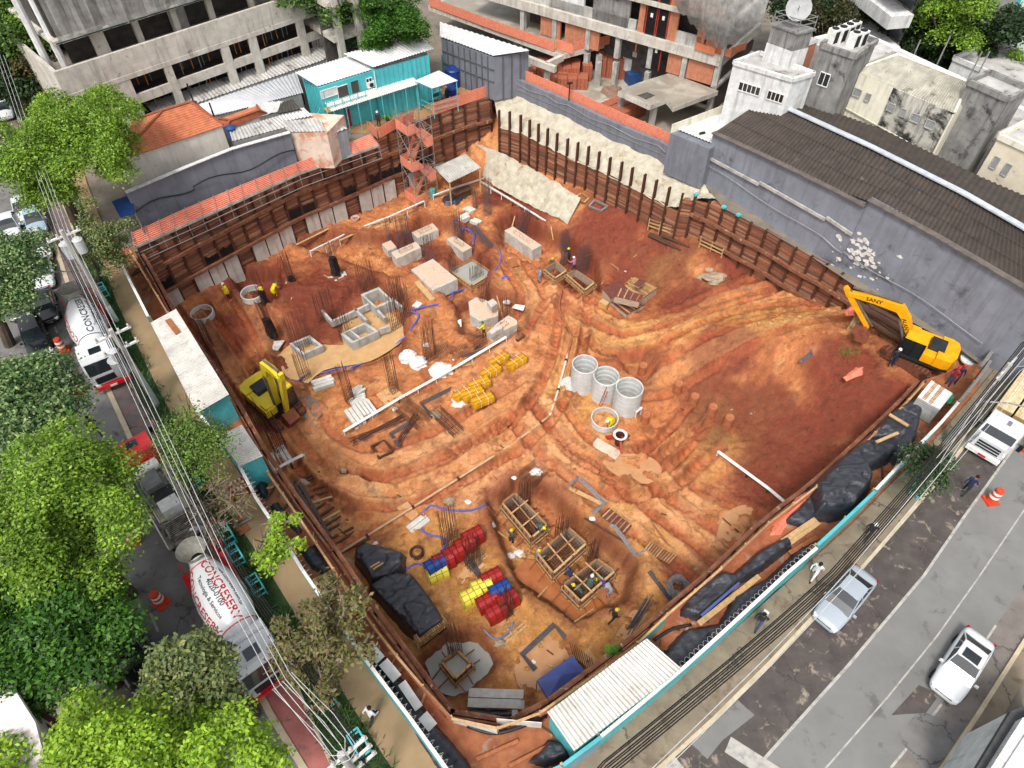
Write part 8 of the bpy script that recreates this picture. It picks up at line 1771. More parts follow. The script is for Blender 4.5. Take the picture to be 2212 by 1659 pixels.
def pump():
 front,rear=(290,995),(428,1232); a=at(*front,.2);c=at(*rear,.2); L=9.2; d=(a-c); d.z=0; d.normalize(); a.z=0; p=a-d*L*VS/2+Vector((.3,.3,0)); rz=math.atan2(d.y,d.x); r=thing('pump_truck','red cabbed concrete pump truck with an open muddy deck','pump truck',(0,0,0)); h=L/2
 cab(r,h-2.1,h-.2,2.4,.85,3.0,redp,redp)
 b=B(); b.box(-1.,0,.75,L-2.4,1.,.3); b.build('chassis',drk,r)
 for x in (h-1.1,-h+2.4,-h+1.1):
  for s_ in (-1,1): wheel(r,x,s_*1.,.5,.32,whitep)
 dk=mat('muddy_deck',S(168,160,148),S(110,104,96),sc=2.5,rough=.85,stain=S(84,78,72),ssc=2,sth=.5)
 b=B(); b.box(-1.,0,1.08,L-2.6,2.4,.12); b.build('deck',dk,r)
 for s_ in (-1,1): b=B(); b.beam((-h+.3,s_*1.22,1.28),(h-2.5,s_*1.22,1.28),.06,.28); b.build('side_board',whitep,r)
 b=B()
 for s_ in (-1,1): b.beam((-h+.3,s_*1.26,1.12),(h-2.5,s_*1.26,1.12),.04,.1)
 b.build('red_stripe',redp,r)
 b=B(); b.cyl((h-2.6,-.8,1.75),(h-2.6,.8,1.75),.42,n=16); b.build('water_tank',whitep,r)
 b=B(); b.box(.6,.1,1.2,1.5,1.1,1.,0,.96); b.build('engine_cover',mat('deck_grey',S(120,120,120),S(90,90,90)),r)
 b=B(); b.box(-1.9,-.1,1.2,1.,1.2,1.05,0,.97); b.build('white_box',whitep,r)
 b=B(); b.box(-.65,-.1,1.2,1.1,1.3,.55); b.build('pump_block',drk,r)
 b=B()
 for k in range(4): b.cyl((-2.3,.75+.12*k-.2,1.3+.03*k),(1.6,.75+.12*k-.2,1.3+.03*k),.06,n=8)
 for k in range(3): b.cyl((-2.3,-.85-.12*k+.1,1.3),(1.9,-.85-.12*k+.1,1.3),.06,n=8)
 b.build('delivery_pipes',mat('pipe_pale',S(200,190,178),S(160,150,138)),r)
 b=B(); b.tube([(2.,.5,1.6),(1.6,.9,1.75),(.6,.95,1.6),(-1.,.85,1.5)],.09,8); b.build('hose',mat('grey_hose',S(96,110,112)),r)
 b=B(); b.box(-3.4,0,1.,1.2,1.5,.7,0,1.15); b.build('hopper',dk,r); b=B()
 for k in range(8): b.box(-3.4-.5+.14*k,0,1.72,.03,1.5,.03)
 b.build('grille',drk,r)
 vplace(r,p,rz)
 q=p-d*(h+.3); tarp([(440,1222),(452,1205),(480,1225),(500,1250),(470,1262),(448,1245)],.5,'black plastic sheets on the street behind the pump truck',.02,seed=31)
pump()
def timber_truck():
 front,rear=(2118,985),(2215,850); a=at(*front,.2);c=at(*rear,.2); L=9.; d=(a-c); d.z=0; d.normalize(); a.z=0; p=a-d*L*VS/2; rz=math.atan2(d.y,d.x); r=thing('timber_truck','white flatbed truck loaded with sawn timber','truck',(0,0,0)); h=L/2
 cab(r,h-2.2,h-.5,2.3,.9,2.75,twp,twp,hatch=False); b=B(); b.box(h-.3,0,.85,.7,2.0,.95,0,.9); b.build('bonnet',twp,r); b=B()
 for k in range(3): b.box(h+.05,0,.95+.25*k,.06,1.5,.12)
 b.build('front_grille',black,r); b=B(); b.box(h+.12,0,.45,.3,2.2,.3); bp_=b.build('front_bumper',whitep,r); b=B(); b.box(h+.29,.0,.52,.03,.5,.16); b.build('red_plate',mat('red_plate'),bp_); b=B(); b.box(h-1.4,.1,2.76,.5,.25,.04); b.build('roof_vent',chrome,r)
 b=B(); b.box(-1.2,0,.9,L-2.6,2.4,.18); b.build('bed',drk,r); b=B(); b.beam((h-2.6,-1.2,1.5),(h-2.6,1.2,1.5),.08,.8); b.build('headboard',drk,r)
 for x in (h-1.1,-h+1.3,-h+2.4):
  for s_ in (-1,1): wheel(r,x,s_*1.,.48,.3,whitep)
 vplace(r,p,rz)
 for s_,l in ((-.6,'stack of pale boards on the timber truck, kerb side'),(.6,'stack of pale boards on the timber truck, road side')):
  t=thing('timber_load',l,'timber stack',(0,0,0)); b=B(); b.box(0,0,0,5.4,1.08,1.,0); b.build('boards',mat('load_side',S(190,160,110),S(150,120,80),lines=(2,.1,.7,.2)),t); b=B()
  for k in range(7): b.box(R.uniform(-.05,.05),-.46+k*.153,1.0,5.4,.14,.05)
  b.build('top_boards',mat('pale_board',isl=[S(226,204,160),S(216,192,146),S(234,214,174)],c1=S(220,200,150),sc=4),t)
  vplace(t,p+Vector((-d.y*s_,d.x*s_,1.18))*VS-d*1.1,rz)
timber_truck()
p=at(55,640,0); r=thing('motorcycle','motorcycle with a red light between the parked cars','motorcycle',(0,0,0));
for x in (-.6,.6): b=B(); b.cyl((x,-.06,.3),(x,.06,.3),.3,n=16); w_=b.build('wheel',rubber,r)
b=B(); b.box(0,0,.45,.7,.28,.3,0,.8); b.box(-.3,0,.75,.6,.25,.1); b.build('body',black,r); b=B(); b.beam((.45,-.32,1.),(.45,.32,1.),.04); b.beam((.6,0,.35),(.42,0,1.),.06); b.build('handlebar',chrome,r); b=B(); b.box(.5,0,.85,.12,.2,.14); b.build('headlight',mat('tail_red'),r); r.location=p; r.rotation_euler=(0,0,-1.)
def excav(label,c_px,z,dir_px,tip_px,bkt_px,col,bcol,scale=1.,txt=None,turn=.0,track_rz=0.,bk=steelb,cz=None):
 p=at(*c_px,z); q=at(*dir_px,z); d=(q-p); d.z=0; d.normalize(); rz=math.atan2(d.y,d.x); s=scale
 def loc(P): v=Vector(P)-p; return (v.x*d.x+v.y*d.y,v.z)
 best=None
 for i in range(10,95):
  for j in range(-5,80):
   X=p+d*(i*.1)+Vector((0,0,j*.1)); a=pj(X); e=(a[0]-tip_px[0])**2+(a[1]-tip_px[1])**2
   if best is None or e<best[0]: best=(e,i*.1,j*.1)
 tx,tz=best[1],best[2]; best=None
 for i in range(10,95):
  X=p+d*(i*.1)+Vector((0,0,.7*s)); a=pj(X); e=(a[0]-bkt_px[0])**2+(a[1]-bkt_px[1])**2
  if best is None or e<best[0]: best=(e,i*.1)
 bx=best[1]; bz=.75*s; print(label,'tip',tx,tz,'bucket',bx)
 r=thing('excavator',label,'excavator',(0,0,0))
 ct,st_=math.cos(track_rz),math.sin(track_rz)
 for s_ in (-1,1):
  b=B(); prof=[(-1.75,.2),(-1.55,.02),(1.55,.02),(1.8,.25),(1.8,.5),(1.55,.74),(-1.5,.74),(-1.75,.5)]; y0=s_*.95*s-.24*s; y1=s_*.95*s+.24*s; n=8
  R2=lambda x,y,zz:((x*ct-y*st_),(x*st_+y*ct),zz)
  b.add([R2(x*s,y0,zz*s) for x,zz in prof]+[R2(x*s,y1,zz*s) for x,zz in prof],[tuple(range(n)),tuple(range(n,2*n))[::-1]]+[(i,n+i,n+(i+1)%n,(i+1)%n) for i in range(n)]); tk=b.build('track',mat('track_rust',S(128,74,50),S(92,56,42),sc=4,rough=.85,bump=.4),r)
  b=B()
  for k in range(26):
   L_=k/26*2; x=(-1.6+3.25*(k%13)/12.5)*s; zz=(.74 if k<13 else 0.)*s
   b.beam(R2(x,y0,zz+.01),R2(x,y1,zz+.01),.1*s,.06)
  b.build('shoes',steelb,tk)
  b=B()
  for x in (-1.45,1.5): b.cyl(R2(x*s,y0-.02,.38*s),R2(x*s,y1+.02,.38*s),.27*s,n=12)
  b.build('idler',steelb,tk)
 b=B(); b.cyl((0,0,.6*s),(0,0,1.*s),.7*s,n=18); b.box(0,0,.3*s,1.6*s,1.5*s,.35*s); b.build('undercarriage',steelb,r)
 b=B(); o=[(-2.1,-1.05),(-1.7,-1.22),(1.15,-1.22),(1.15,-.35),(.7,-.25),(.7,.3),(1.2,.3),(1.2,1.2),(-1.7,1.2),(-2.1,1.05),(-2.25,.5),(-2.25,-.5)]; b.prism([(x*s,y*s) for x,y in o],1.*s,1.25*s); b.build('platform',bk if bk!=steelb else drk,r)
 b=B(); b.prism([(x*s,y*s) for x,y in [(-2.1,-1.05),(-1.7,-1.22),(-1.1,-1.22),(-1.1,1.2),(-1.7,1.2),(-2.1,1.05),(-2.27,.5),(-2.27,-.5)]],1.25*s,2.0*s); b.build('counterweight',col,r)
 b=B(); b.prism([(x*s,y*s) for x,y in [(-1.08,-1.2),(1.12,-1.2),(1.12,-.4),(.6,-.35),(.6,.28),(-.3,.28),(-.3,1.18),(-1.08,1.18)]],1.25*s,1.85*s); b.build('side_housing',col,r)
 b=B(); b.box(-.95*s,-.1*s,1.85*s,1.05*s,1.15*s,.32*s,0,.9); b.build('engine_hood',mat('hood_black',S(46,50,56),S(34,36,40),rough=.5),r)
 b=B(); b.box(.7*s,-.8*s,1.85*s,.7*s,.6*s,.2*s,0,.95); b.build('tool_box',col,r)
 cy=.75*s; b=B(); b.box(.42*s,cy,1.25*s,1.45*s,.86*s,1.35*s,0,.92); b.build('cab_glass',glass,r); b=B(); b.box(.4*s,cy,2.58*s,1.42*s,.86*s,.12*s,0,.93); b.build('cab_roof',col,r); b=B()
 for x in (-.28,.4,1.12):
  for y in (-.42,.42): b.beam(((.42+(x-.42))*s,cy+y*s,1.25*s),((.42+(x-.42)*.92)*s,cy+y*.92*s,2.6*s),.07*s)
 b.build('cab_frame',black,r)
 kx,kz=tx*.4,max(tz+(.35 if txt else .02)*s,2.6*s)
 def plate(pts,w_,name,m,parent):
  """pts: (x,z,half height)"""
  up=[];dn=[]
  for i,(x,zz,hh) in enumerate(pts):
   a=pts[max(0,i-1)];c2=pts[min(len(pts)-1,i+1)]; dx,dz=c2[0]-a[0],c2[1]-a[1]; l=math.hypot(dx,dz) or 1; nx,nz=-dz/l,dx/l; up.append((x+nx*hh,zz+nz*hh)); dn.append((x-nx*hh,zz-nz*hh))
  o=up+dn[::-1]; n=len(o); m2=len(up); b=B(); vs=[(x,-w_/2,zz) for x,zz in o]+[(x,w_/2,zz) for x,zz in o]; fs=[(i,n+i,n+(i+1)%n,(i+1)%n) for i in range(n)]
  for i in range(m2-1): fs+=[(i,i+1,n-2-i,n-1-i)[::-1],(n+i,n+i+1,2*n-2-i,2*n-1-i)]
  b.add(vs,fs); return b.build(name,m,parent)
 bm=plate([(.55*s,1.5*s,.16*s),(kx*.7,kz*.75+.3*s,.26*s),(kx,kz,.32*s),(kx+(tx-kx)*.5,kz+(tz-kz)*.5+.1*s,.24*s),(tx,tz,.12*s)],.42*s,'boom',col,r)
 sx,sz=bx,bz+.5*s; ux,uz=(tx-sx),(tz-sz); ul=math.hypot(ux,uz); ux/=ul;uz/=ul
 plate([(tx+ux*.55*s,tz+uz*.55*s,.1*s),(tx,tz,.2*s),(sx,sz,.1*s)],.3*s,'stick',col,r)
 plate([(sx+.05,sz+.1,.12*s),(sx+.35*s,sz-.35*s,.42*s),(sx+.1*s,sz-.85*s,.4*s),(sx-.35*s,sz-.95*s,.12*s)],.9*s,'bucket',mat('bucket_rust',S(150,82,58),S(110,62,46),sc=3,rough=.8,bump=.3),r)
 b=B()
 for y in (-.34,.34): b.cyl((.9*s,y*s,1.35*s),(kx*.85,y*s,kz*.8),.09*s,n=8); b.cyl((kx*.5+.45*s,y*s,kz*.5+.65*s),(kx*.85,y*s,kz*.85),.05*s,n=8)
 b.cyl((kx,0,kz+.45*s),(tx-.1,0,tz+.55*s),.08*s,n=8); b.cyl((tx+ux*.4*s-.25*s,0,tz+uz*.4*s),(sx-.3*s*abs(uz)+.0,0,sz+.25*s),.07*s,n=8); b.build('hydraulic_cylinders',mat('ram_steel',S(120,110,100),S(90,84,78),metal=.3),r)
 if txt:
  mx,mz=kx+(tx-kx)*.5,kz+(tz-kz)*.5+.1*s; an=math.atan2(tz-kz,tx-kx)
  for sd_ in (1,-1):
   def f(x,y,sd_=sd_):
    xx=-x*sd_; return Vector((mx+xx*math.cos(an)-y*math.sin(an),sd_*(.215*s),mz+xx*math.sin(an)+y*math.cos(an)))
   text_mesh(txt,.42*s,black,bm,f)
   def g(x,y,sd_=sd_):
    a2=math.atan2(kz-1.5*s,kx*.9-.55*s); xx=-x*sd_; cx_,cz_=kx*.62+.1,kz*.68+.25*s; return Vector((cx_+xx*math.cos(a2)-y*math.sin(a2),sd_*.215*s,cz_+xx*math.sin(a2)+y*math.cos(a2)))
   text_mesh('ALAN',.36*s,black,bm,g)
 r.location=p; r.rotation_euler=(0,0,rz); setxf(r,p,rz); return r
excav('large yellow excavator with black lettering by the warehouse wall',(1966,778),-1.15,(1868,738),(1834,632),(1866,722),mat('excavator_yellow',S(240,170,20),S(226,152,14),sc=2,rough=.4,grime=.15),None,1.0,'SANY',track_rz=-.28)
excav('small yellow excavator with its bucket curled in on the pit floor',(600,888),-7.02,(655,935),(608,818),(648,872),mat('excavator_lemon',S(226,204,50),S(210,186,40),sc=2,rough=.45,grime=.2),None,1.08,None)
# ================================================================ trees
def leafset(name,centres,radii,n,size,m,parent,seed=0,flatn=.55,aspect=.55,shell=.55):
 rs=np.random.RandomState(seed); K=len(centres); w_=np.array([r_**2 for r_ in radii]); k=rs.choice(K,n,p=w_/w_.sum()); C=np.array(centres)[k]; Rr=np.array(radii)[k]
 v=rs.normal(size=(n,3)); v/=np.linalg.norm(v,axis=1)[:,None]; v[:,2]=np.where(v[:,2]<-.25,-v[:,2],v[:,2])
 rad=Rr*(shell+(1-shell)*rs.rand(n)**.6)*(1+rs.normal(0,.18,n)); pos=C+v*rad[:,None]*np.array([1,1,.75]); pos+=rs.normal(0,.1,(n,3)); pos[:,2]-=.25*((pos[:,:2]-C[:,:2])**2).sum(1)/Rr
 nrm=v*(1-flatn)+np.array([0,0,flatn])+rs.normal(0,.38,(n,3)); nrm/=np.linalg.norm(nrm,axis=1)[:,None]
 t=np.cross(nrm,rs.normal(size=(n,3))); t/=np.linalg.norm(t,axis=1)[:,None]; u=np.cross(nrm,t); s=size*(.5+.9*rs.rand(n))[:,None]
 P=np.stack([pos-t*s*.5,pos+u*s*aspect*.5-nrm*s*.08,pos+t*s*.5,pos-u*s*aspect*.5-nrm*s*.08],1).reshape(-1,3)
 o=np.array(XF[parent.name][0]); P=P-o[None]; Fq=np.arange(n*4).reshape(n,4); return link(name,npmesh(name,P,Fq,m),parent)
def leafm(key,cols): return mat(key,isl=[S(*c) for c in cols],c1=S(*cols[0]),sc=.7,rough=.5,spec=.35,grime=0,trans=.25)
g_bright=leafm('leaf_bright',[(58,92,20),(112,154,34),(150,186,54),(84,122,26),(176,204,84)]); g_mid=leafm('leaf_mid',[(40,68,26),(74,108,38),(104,140,56),(56,88,30)]); g_dark=leafm('leaf_dark',[(24,42,20),(40,64,28),(56,84,36)]); g_lime=leafm('leaf_lime',[(96,136,24),(142,182,40),(176,208,66),(120,160,30)]); g_olive=leafm('leaf_olive',[(84,104,58),(112,130,78),(142,154,96),(66,84,44),(170,170,90)]); g_flower=leafm('leaf_flower',[(50,84,40),(80,118,60),(176,196,130),(64,98,48),(110,146,80)]); g_dry=leafm('leaf_dry',[(110,104,60),(140,140,70),(96,84,64),(150,130,90),(84,112,44)]); g_round=leafm('leaf_round',[(40,80,20),(66,116,30),(96,146,44),(30,60,16)])
barkm=mat('bark',S(92,78,66),S(62,52,44),sc=4,rough=.95,bump=.5,bsc=12,stretch=(1,1,.3)); barkl=mat('pale_bark',S(150,134,118),S(116,102,88),sc=4,rough=.95,bump=.3)
def tree(label,base,crown,zc,rx,ry,rz_,nb,n,size,m,seed,trunk_r=.22,z0=0.,bark=barkm,br=(.8,1.5),name='street_tree',group=None,twigs=0,flatn=.55,shell=.55,lean=None):
 b0=at(*base,z0) if base else None; c=at(*crown,zc)
 if b0 is None: b0=Vector((c.x+R.uniform(-.6,.6),c.y+R.uniform(-.6,.6),z0))
 r=thing(name,label,'tree',b0,group=group); rs=random.Random(seed); C=[];Rd=[]
 for i in range(nb):
  while True:
   v=Vector((rs.uniform(-1,1),rs.uniform(-1,1),rs.uniform(-.75,1)))
   if .25<v.length<1: break
  v=v*(.55+.45*v.length) if v.length<.8 else v
  q=c+Vector((v.x*rx,v.y*ry,v.z*rz_)); C.append(tuple(q)); Rd.append(rs.uniform(*br)*(1.1-.3*v.length))
 b=B(); fork=b0.lerp(Vector((c.x,c.y,b0.z)),.25)+Vector((0,0,max(1.6,(c.z-rz_-b0.z)*.75+.6))); b.tube([b0-Vector((0,0,.2)),b0.lerp(fork,.5)+Vector((rs.uniform(-.2,.2),rs.uniform(-.2,.2),0)),fork],[trunk_r*1.3,trunk_r,trunk_r*.85],9); b.build('trunk',bark,r)
 b=B(); idx=sorted(range(nb),key=lambda i:rs.random())[:min(nb,16+twigs)]
 for i in idx:
  e=Vector(C[i]); mid=fork.lerp(e,.5)+Vector((rs.uniform(-.5,.5),rs.uniform(-.5,.5),rs.uniform(0,.7))); b.tube([fork-Vector((0,0,.2)),mid,e],[trunk_r*.5,trunk_r*.28,.03],6)
  for _ in range(3+(4 if twigs else 0)): f=e+Vector((rs.uniform(-1,1),rs.uniform(-1,1),rs.uniform(-.3,1)))*Rd[i]*1.1; b.tube([mid.lerp(e,rs.uniform(.4,1)),f],[.035,.012],4)
 b.build('branches',bark,r)
 if n: leafset('crown',C,Rd,n,size,m,r,seed,flatn=flatn,shell=shell)
 return r
tree('large bright green tree in front of the unfinished concrete building',(165,480),(142,316),7.5,6.,6.6,2.4,84,84000,.19,g_bright,1,.35,br=(.9,1.6),shell=.7)
tree('thin olive tree beside the first utility pole',(216,618),(222,508),6.,1.9,2.4,2.6,26,9000,.16,g_olive,2,.14,bark=barkm,br=(.5,.9),twigs=8,shell=.3)
tree('dense green tree over the white cars at the left edge',(20,745),(-8,585),6.5,2.3,3.4,2.,34,26000,.2,g_flower,3,.3,shell=.7)
tree('pale blossoming tree beside the white car by the cone',(30,1010),(40,875),7.,3.,2.7,1.8,44,34000,.2,g_flower,4,.3,shell=.7)
tree('huge feathery green tree over the left street',None,(98,1125),7.5,3.7,4.4,2.2,70,80000,.16,g_bright,5,.35,shell=.7)
tree('deep green large leaved tree below the feathery one',None,(90,1385),6.,3.1,2.8,2.,46,38000,.2,g_round,6,.3,shell=.7)
tree('lime green tree along the bottom edge',None,(290,1640),7.,5.2,2.4,2.,60,42000,.17,g_lime,7,.3,br=(.6,1.2),shell=.7)
tree('grey green tree with rosettes in front of the second mixer cab',None,(430,1462),6.,2.3,1.9,1.6,34,14000,.19,g_olive,8,.22,br=(.5,1.),twigs=10,shell=.55)
tree('half bare tree with yellowing leaves over the left pavement',(722,1468),(695,1378),5.5,2.,2.6,1.6,40,6000,.2,g_dry,9,.14,br=(.4,.8),twigs=24,shell=.3,bark=barkl)
tree('small bright tree leaning over the left hoarding',(590,1225),(600,1168),4.8,1.1,1.5,1.,13,1700,.2,g_lime,10,.08,br=(.3,.55),twigs=4,bark=barkl)
tree('light green feathery tree beside the red cab',(432,1030),(424,962),5.5,1.3,1.9,1.4,24,7500,.13,leafm('leaf_light',[(84,120,34),(116,152,56),(140,172,80),(70,102,30)]),11,.14,twigs=8,shell=.3)
tree('bare branched tree beside the pump truck',(512,1140),(478,1090),4.5,1.8,2.,1.6,22,500,.14,g_dry,12,.1,twigs=22,br=(.4,.8),bark=barkl)
tree('round dense tree behind the turquoise office roofs',None,(842,48),7.,3.6,3.4,3.,52,42000,.2,g_round,13,.3,br=(.7,1.3),shell=.75)
tree('small dark tree left of the round dense one',None,(765,62),5.,1.6,1.6,1.5,14,7000,.17,g_mid,14,.16)
tree('small dark green tree by the right kerb',(1992,1040),(2005,1005),3.6,1.6,1.7,1.1,22,4200,.16,leafm('leaf_road',[(40,64,36),(62,92,50),(86,110,64)]),15,.09,twigs=6,br=(.4,.7),shell=.3)
tree('brownish tree behind the roof with the dish',None,(1795,28),6.5,4.,4.,3.,34,16000,.26,leafm('leaf_brown',[(60,66,34),(86,88,44),(70,60,40),(44,60,28)]),16,.3,br=(1.,1.8),shell=.7)
tree('dark spreading tree beside the apartment block',None,(1985,70),6.,4.5,4.,3.,34,18000,.26,g_dark,17,.3,br=(1.,1.8),shell=.7)
tree('bright green tree above the dark spreading one',None,(2065,25),8.5,4.5,4.,2.8,34,18000,.26,g_bright,18,.3,br=(1.,1.8),shell=.7)
tree('dark ivy green tree in the strip behind the white parapet',None,(2050,105),4.,3.,3.,2.2,20,9000,.24,g_dark,19,.25,br=(.8,1.4),shell=.7)
tree('bushy shrub against the pale green building',None,(2172,148),4.5,2.,1.8,1.4,16,7000,.2,g_bright,20,.15,br=(.5,.9))
tree('dark shrub on the wall beside the barred windows',None,(2195,178),4.,2.,1.6,1.,14,5000,.2,g_mid,21,.12,br=(.4,.8))
for i,(x,y,z,m,l,rx) in enumerate(((20,20,9,g_mid,'tall tree at the far end of the left street, first',7),(62,70,8,g_bright,'light tree beside the lift mast of the concrete building',4.5),(55,140,6,g_dark,'dark tree below the lift mast at the street',3.5),(95,178,5,leafm('leaf_russet',[(96,90,48),(70,84,36),(120,80,50)]),'russet shrub at the foot of the concrete building',2.),(0,90,8,g_mid,'leafy tree at the upper left edge',5),(10,170,5,g_dark,'low dark tree beside the distant cars',3),(1900,-20,7,g_mid,'green tree above the apartment block',5),(2130,60,7,g_dark,'dark tree against the pale green building',3.5),(700,-30,9,g_mid,'distant tree above the concrete block',5),(1720,-30,8,g_dark,'distant tree above the hanging net',5))): tree(l,None,(x,y),z,rx,rx*.9,2.6,28,12000,.32,m,30+i,.28,br=(1.,1.8),shell=.7,name='distant_tree')
for i,(x,y,w_,d_,h_,l) in enumerate(((1960,-60,14,10,4,'low roofs behind the far trees'),(2080,105,5,4,3,'small brown roofed house behind the barred windows'),(1720,92,3,2,7.7,'small red brick patch beside the water tower'))):
 p=at(x,y,h_); b=B(); b.box(p.x,p.y,0,w_,d_,h_,.6); r=thing('far_building',l,'building',(p.x,p.y,0)); b.build('wall',brick if i==2 else mat('far_wall',S(170,156,142),S(140,128,116)),r); b=B(); b.box(p.x,p.y,h_,w_*1.05,d_*1.05,.3,.6,.9); b.build('roof',roofg if i!=1 else tilem,r)
# ================================================================ people: local +Y is forward
POSES={
'stand':dict(pel=(0,0,.95),sp=(0,.01,1.18),ch=(0,0,1.38),nk=(0,.01,1.49),hd=(0,.03,1.62),kL=(-.11,.04,.5),aL=(-.12,-.02,.09),kR=(.11,.03,.5),aR=(.12,.0,.09),eL=(-.27,-.03,1.14),wL=(-.27,.1,.9),eR=(.27,-.03,1.14),wR=(.26,.12,.92)),
'walk':dict(pel=(0,0,.93),sp=(0,.03,1.17),ch=(0,.06,1.37),nk=(0,.08,1.48),hd=(0,.12,1.6),kL=(-.1,.24,.53),aL=(-.11,.3,.1),kR=(.1,-.06,.5),aR=(.11,-.36,.16),eL=(-.27,-.12,1.14),wL=(-.26,-.14,.92),eR=(.27,.1,1.13),wR=(.24,.3,1.0)),
'bend':dict(pel=(0,-.1,.9),sp=(0,.08,1.1),ch=(0,.28,1.18),nk=(0,.4,1.17),hd=(0,.53,1.14),kL=(-.14,.06,.5),aL=(-.16,-.04,.09),kR=(.14,.08,.5),aR=(.16,.02,.09),eL=(-.24,.38,.92),wL=(-.16,.52,.7),eR=(.24,.36,.92),wR=(.18,.56,.74)),
'crouch':dict(pel=(0,-.12,.42),sp=(0,-.02,.66),ch=(0,.12,.84),nk=(0,.2,.93),hd=(0,.29,1.02),kL=(-.18,.26,.52),aL=(-.15,.0,.09),kR=(.18,.28,.5),aR=(.15,.04,.09),eL=(-.26,.3,.66),wL=(-.14,.5,.52),eR=(.26,.3,.66),wR=(.14,.52,.5)),
'reach':dict(pel=(0,0,.95),sp=(0,.02,1.18),ch=(0,.04,1.38),nk=(0,.06,1.49),hd=(0,.1,1.61),kL=(-.13,.05,.5),aL=(-.16,-.02,.09),kR=(.13,.0,.5),aR=(.17,-.08,.09),eL=(-.32,.2,1.22),wL=(-.34,.44,1.3),eR=(.3,.16,1.2),wR=(.3,.4,1.2))}
_PM={}
def posemesh(k):
 if k in _PM: return _PM[k]
 J=POSES[k]; V=Vector; pel,sp,ch,nk,hd=(V(J[x]) for x in ('pel','sp','ch','nk','hd'))
 fwd=V((0,1,0)); lat=.19
 J2={}
 for s_,x in (('L',-1),('R',1)):
  J2['h'+s_]=pel+V((x*.1,0,-.05)); J2['s'+s_]=ch+V((x*.17,0,.03)); J2['t'+s_]=V(J['a'+s_])+V((x*.01,.15,-.05)); w_=V(J['w'+s_]); e=V(J['e'+s_]); J2['m'+s_]=w_+(w_-e).normalized()*.08
 pts=[(pel,.145,.115),(sp,.135,.1),(ch,.155,.105),(nk,.058,.058),(hd,.08,.09),(hd+V((0,.0,.09)),.085,.095)]; ed=[(0,1),(1,2),(2,3),(3,4),(4,5)]
 reg=[]
 for s_ in 'LR':
  o=len(pts); pts+=[(J2['h'+s_],.1,.1),(V(J['k'+s_]),.068,.07),(V(J['a'+s_]),.046,.05),(J2['t'+s_],.04,.035)]; ed+=[(0,o),(o,o+1),(o+1,o+2),(o+2,o+3)]
  o=len(pts); pts+=[(J2['s'+s_],.07,.07),(V(J['e'+s_]),.045,.045),(V(J['w'+s_]),.032,.03),(J2['m'+s_],.036,.02)]; ed+=[(2,o),(o,o+1),(o+1,o+2),(o+2,o+3)]
 me=bpy.data.meshes.new('p'); me.from_pydata([tuple(p[0]) for p in pts],ed,[]); ob=bpy.data.objects.new('p',me); COL.objects.link(ob)
 sk=ob.modifiers.new('s','SKIN'); ob.modifiers.new('u','SUBSURF').levels=1
 for i,p in enumerate(pts): me.skin_vertices[0].data[i].radius=(p[1],p[2]); me.skin_vertices[0].data[i].use_root=(i==0)
 bpy.context.view_layer.update(); ev=ob.evaluated_get(bpy.context.evaluated_depsgraph_get()); m2=bpy.data.meshes.new_from_object(ev); bpy.data.objects.remove(ob)
 vs=[v.co.copy() for v in m2.vertices]; fs=[tuple(f.vertices) for f in m2.polygons]
 bones=[(pel,sp,1),(sp,ch,1),(ch,nk,1),(nk,hd,0),(hd,hd+V((0,0,.09)),0)]
 for s_ in 'LR': bones+=[(J2['h'+s_],V(J['k'+s_]),2),(V(J['k'+s_]),V(J['a'+s_]),2),(V(J['a'+s_]),J2['t'+s_],3),(J2['s'+s_],V(J['e'+s_]),1),(V(J['e'+s_]),V(J['w'+s_]),1),(V(J['w'+s_]),J2['m'+s_],0)]
 mi=[]
 def nb(c):
  best=9;g=0
  for a,b_,q in bones:
   d=b_-a; t=max(0,min(1,(c-a).dot(d)/d.length_squared)); l=(c-a-d*t).length
   if l<best: best=l;g=q
  return g
 for f in fs: mi.append(nb(sum((vs[i] for i in f),Vector())/len(f)))
 bb=B(); bb.v=[tuple(v) for v in vs]; bb.f=list(fs); bb.m=mi
 bb.mi=0
 for s_,x in (('L',-1),('R',1)):
  w_,e=V(J['w'+s_]),V(J['e'+s_]); dr=(w_-e).normalized(); sd=dr.cross(V((1,0,0))); sd=sd.normalized() if sd.length>.1 else V((0,1,0)); m_=J2['m'+s_]
  for j,l in enumerate((.06,.075,.07,.055)): o=sd*(j-1.5)*.019; bb.tube([m_+o-dr*.02,m_+o+dr*l*.6,m_+o+dr*l+V((-x*.02,0,0))],[.009,.008,.006],5)
  bb.tube([m_+sd*.03-dr*.05,m_+sd*.055,m_+sd*.06+dr*.03],[.01,.009,.007],5)
  bb.box(hd.x+x*.085,hd.y-.01,hd.z+.02,.02,.04,.05)
 bb.box(hd.x,hd.y+.095,hd.z+.02,.03,.035,.04,0,.5)
 bb.mi=4
 for x in (-1,1): bb.box(hd.x+x*.033,hd.y+.088,hd.z+.065,.024,.012,.012)
 bb.mi=5; bb.box(hd.x,hd.y+.086,hd.z-.02,.05,.012,.012)
 _PM[k]=(bb,hd); return _PM[k]
skin=mat('skin',S(150,100,76),S(130,84,62),sc=4,rough=.6,grime=0); eyem=mat('eye_dark',S(30,24,22),grime=0); lipm=mat('lip',S(130,70,60),grime=0); boot=mat('boot_black',S(30,28,28),grime=0)
def cl(n,c,**k): return mat('cloth_'+n,S(*c),tuple(x*.8 for x in S(*c)),sc=6,rough=.9,bump=.15,grime=.08,**k)
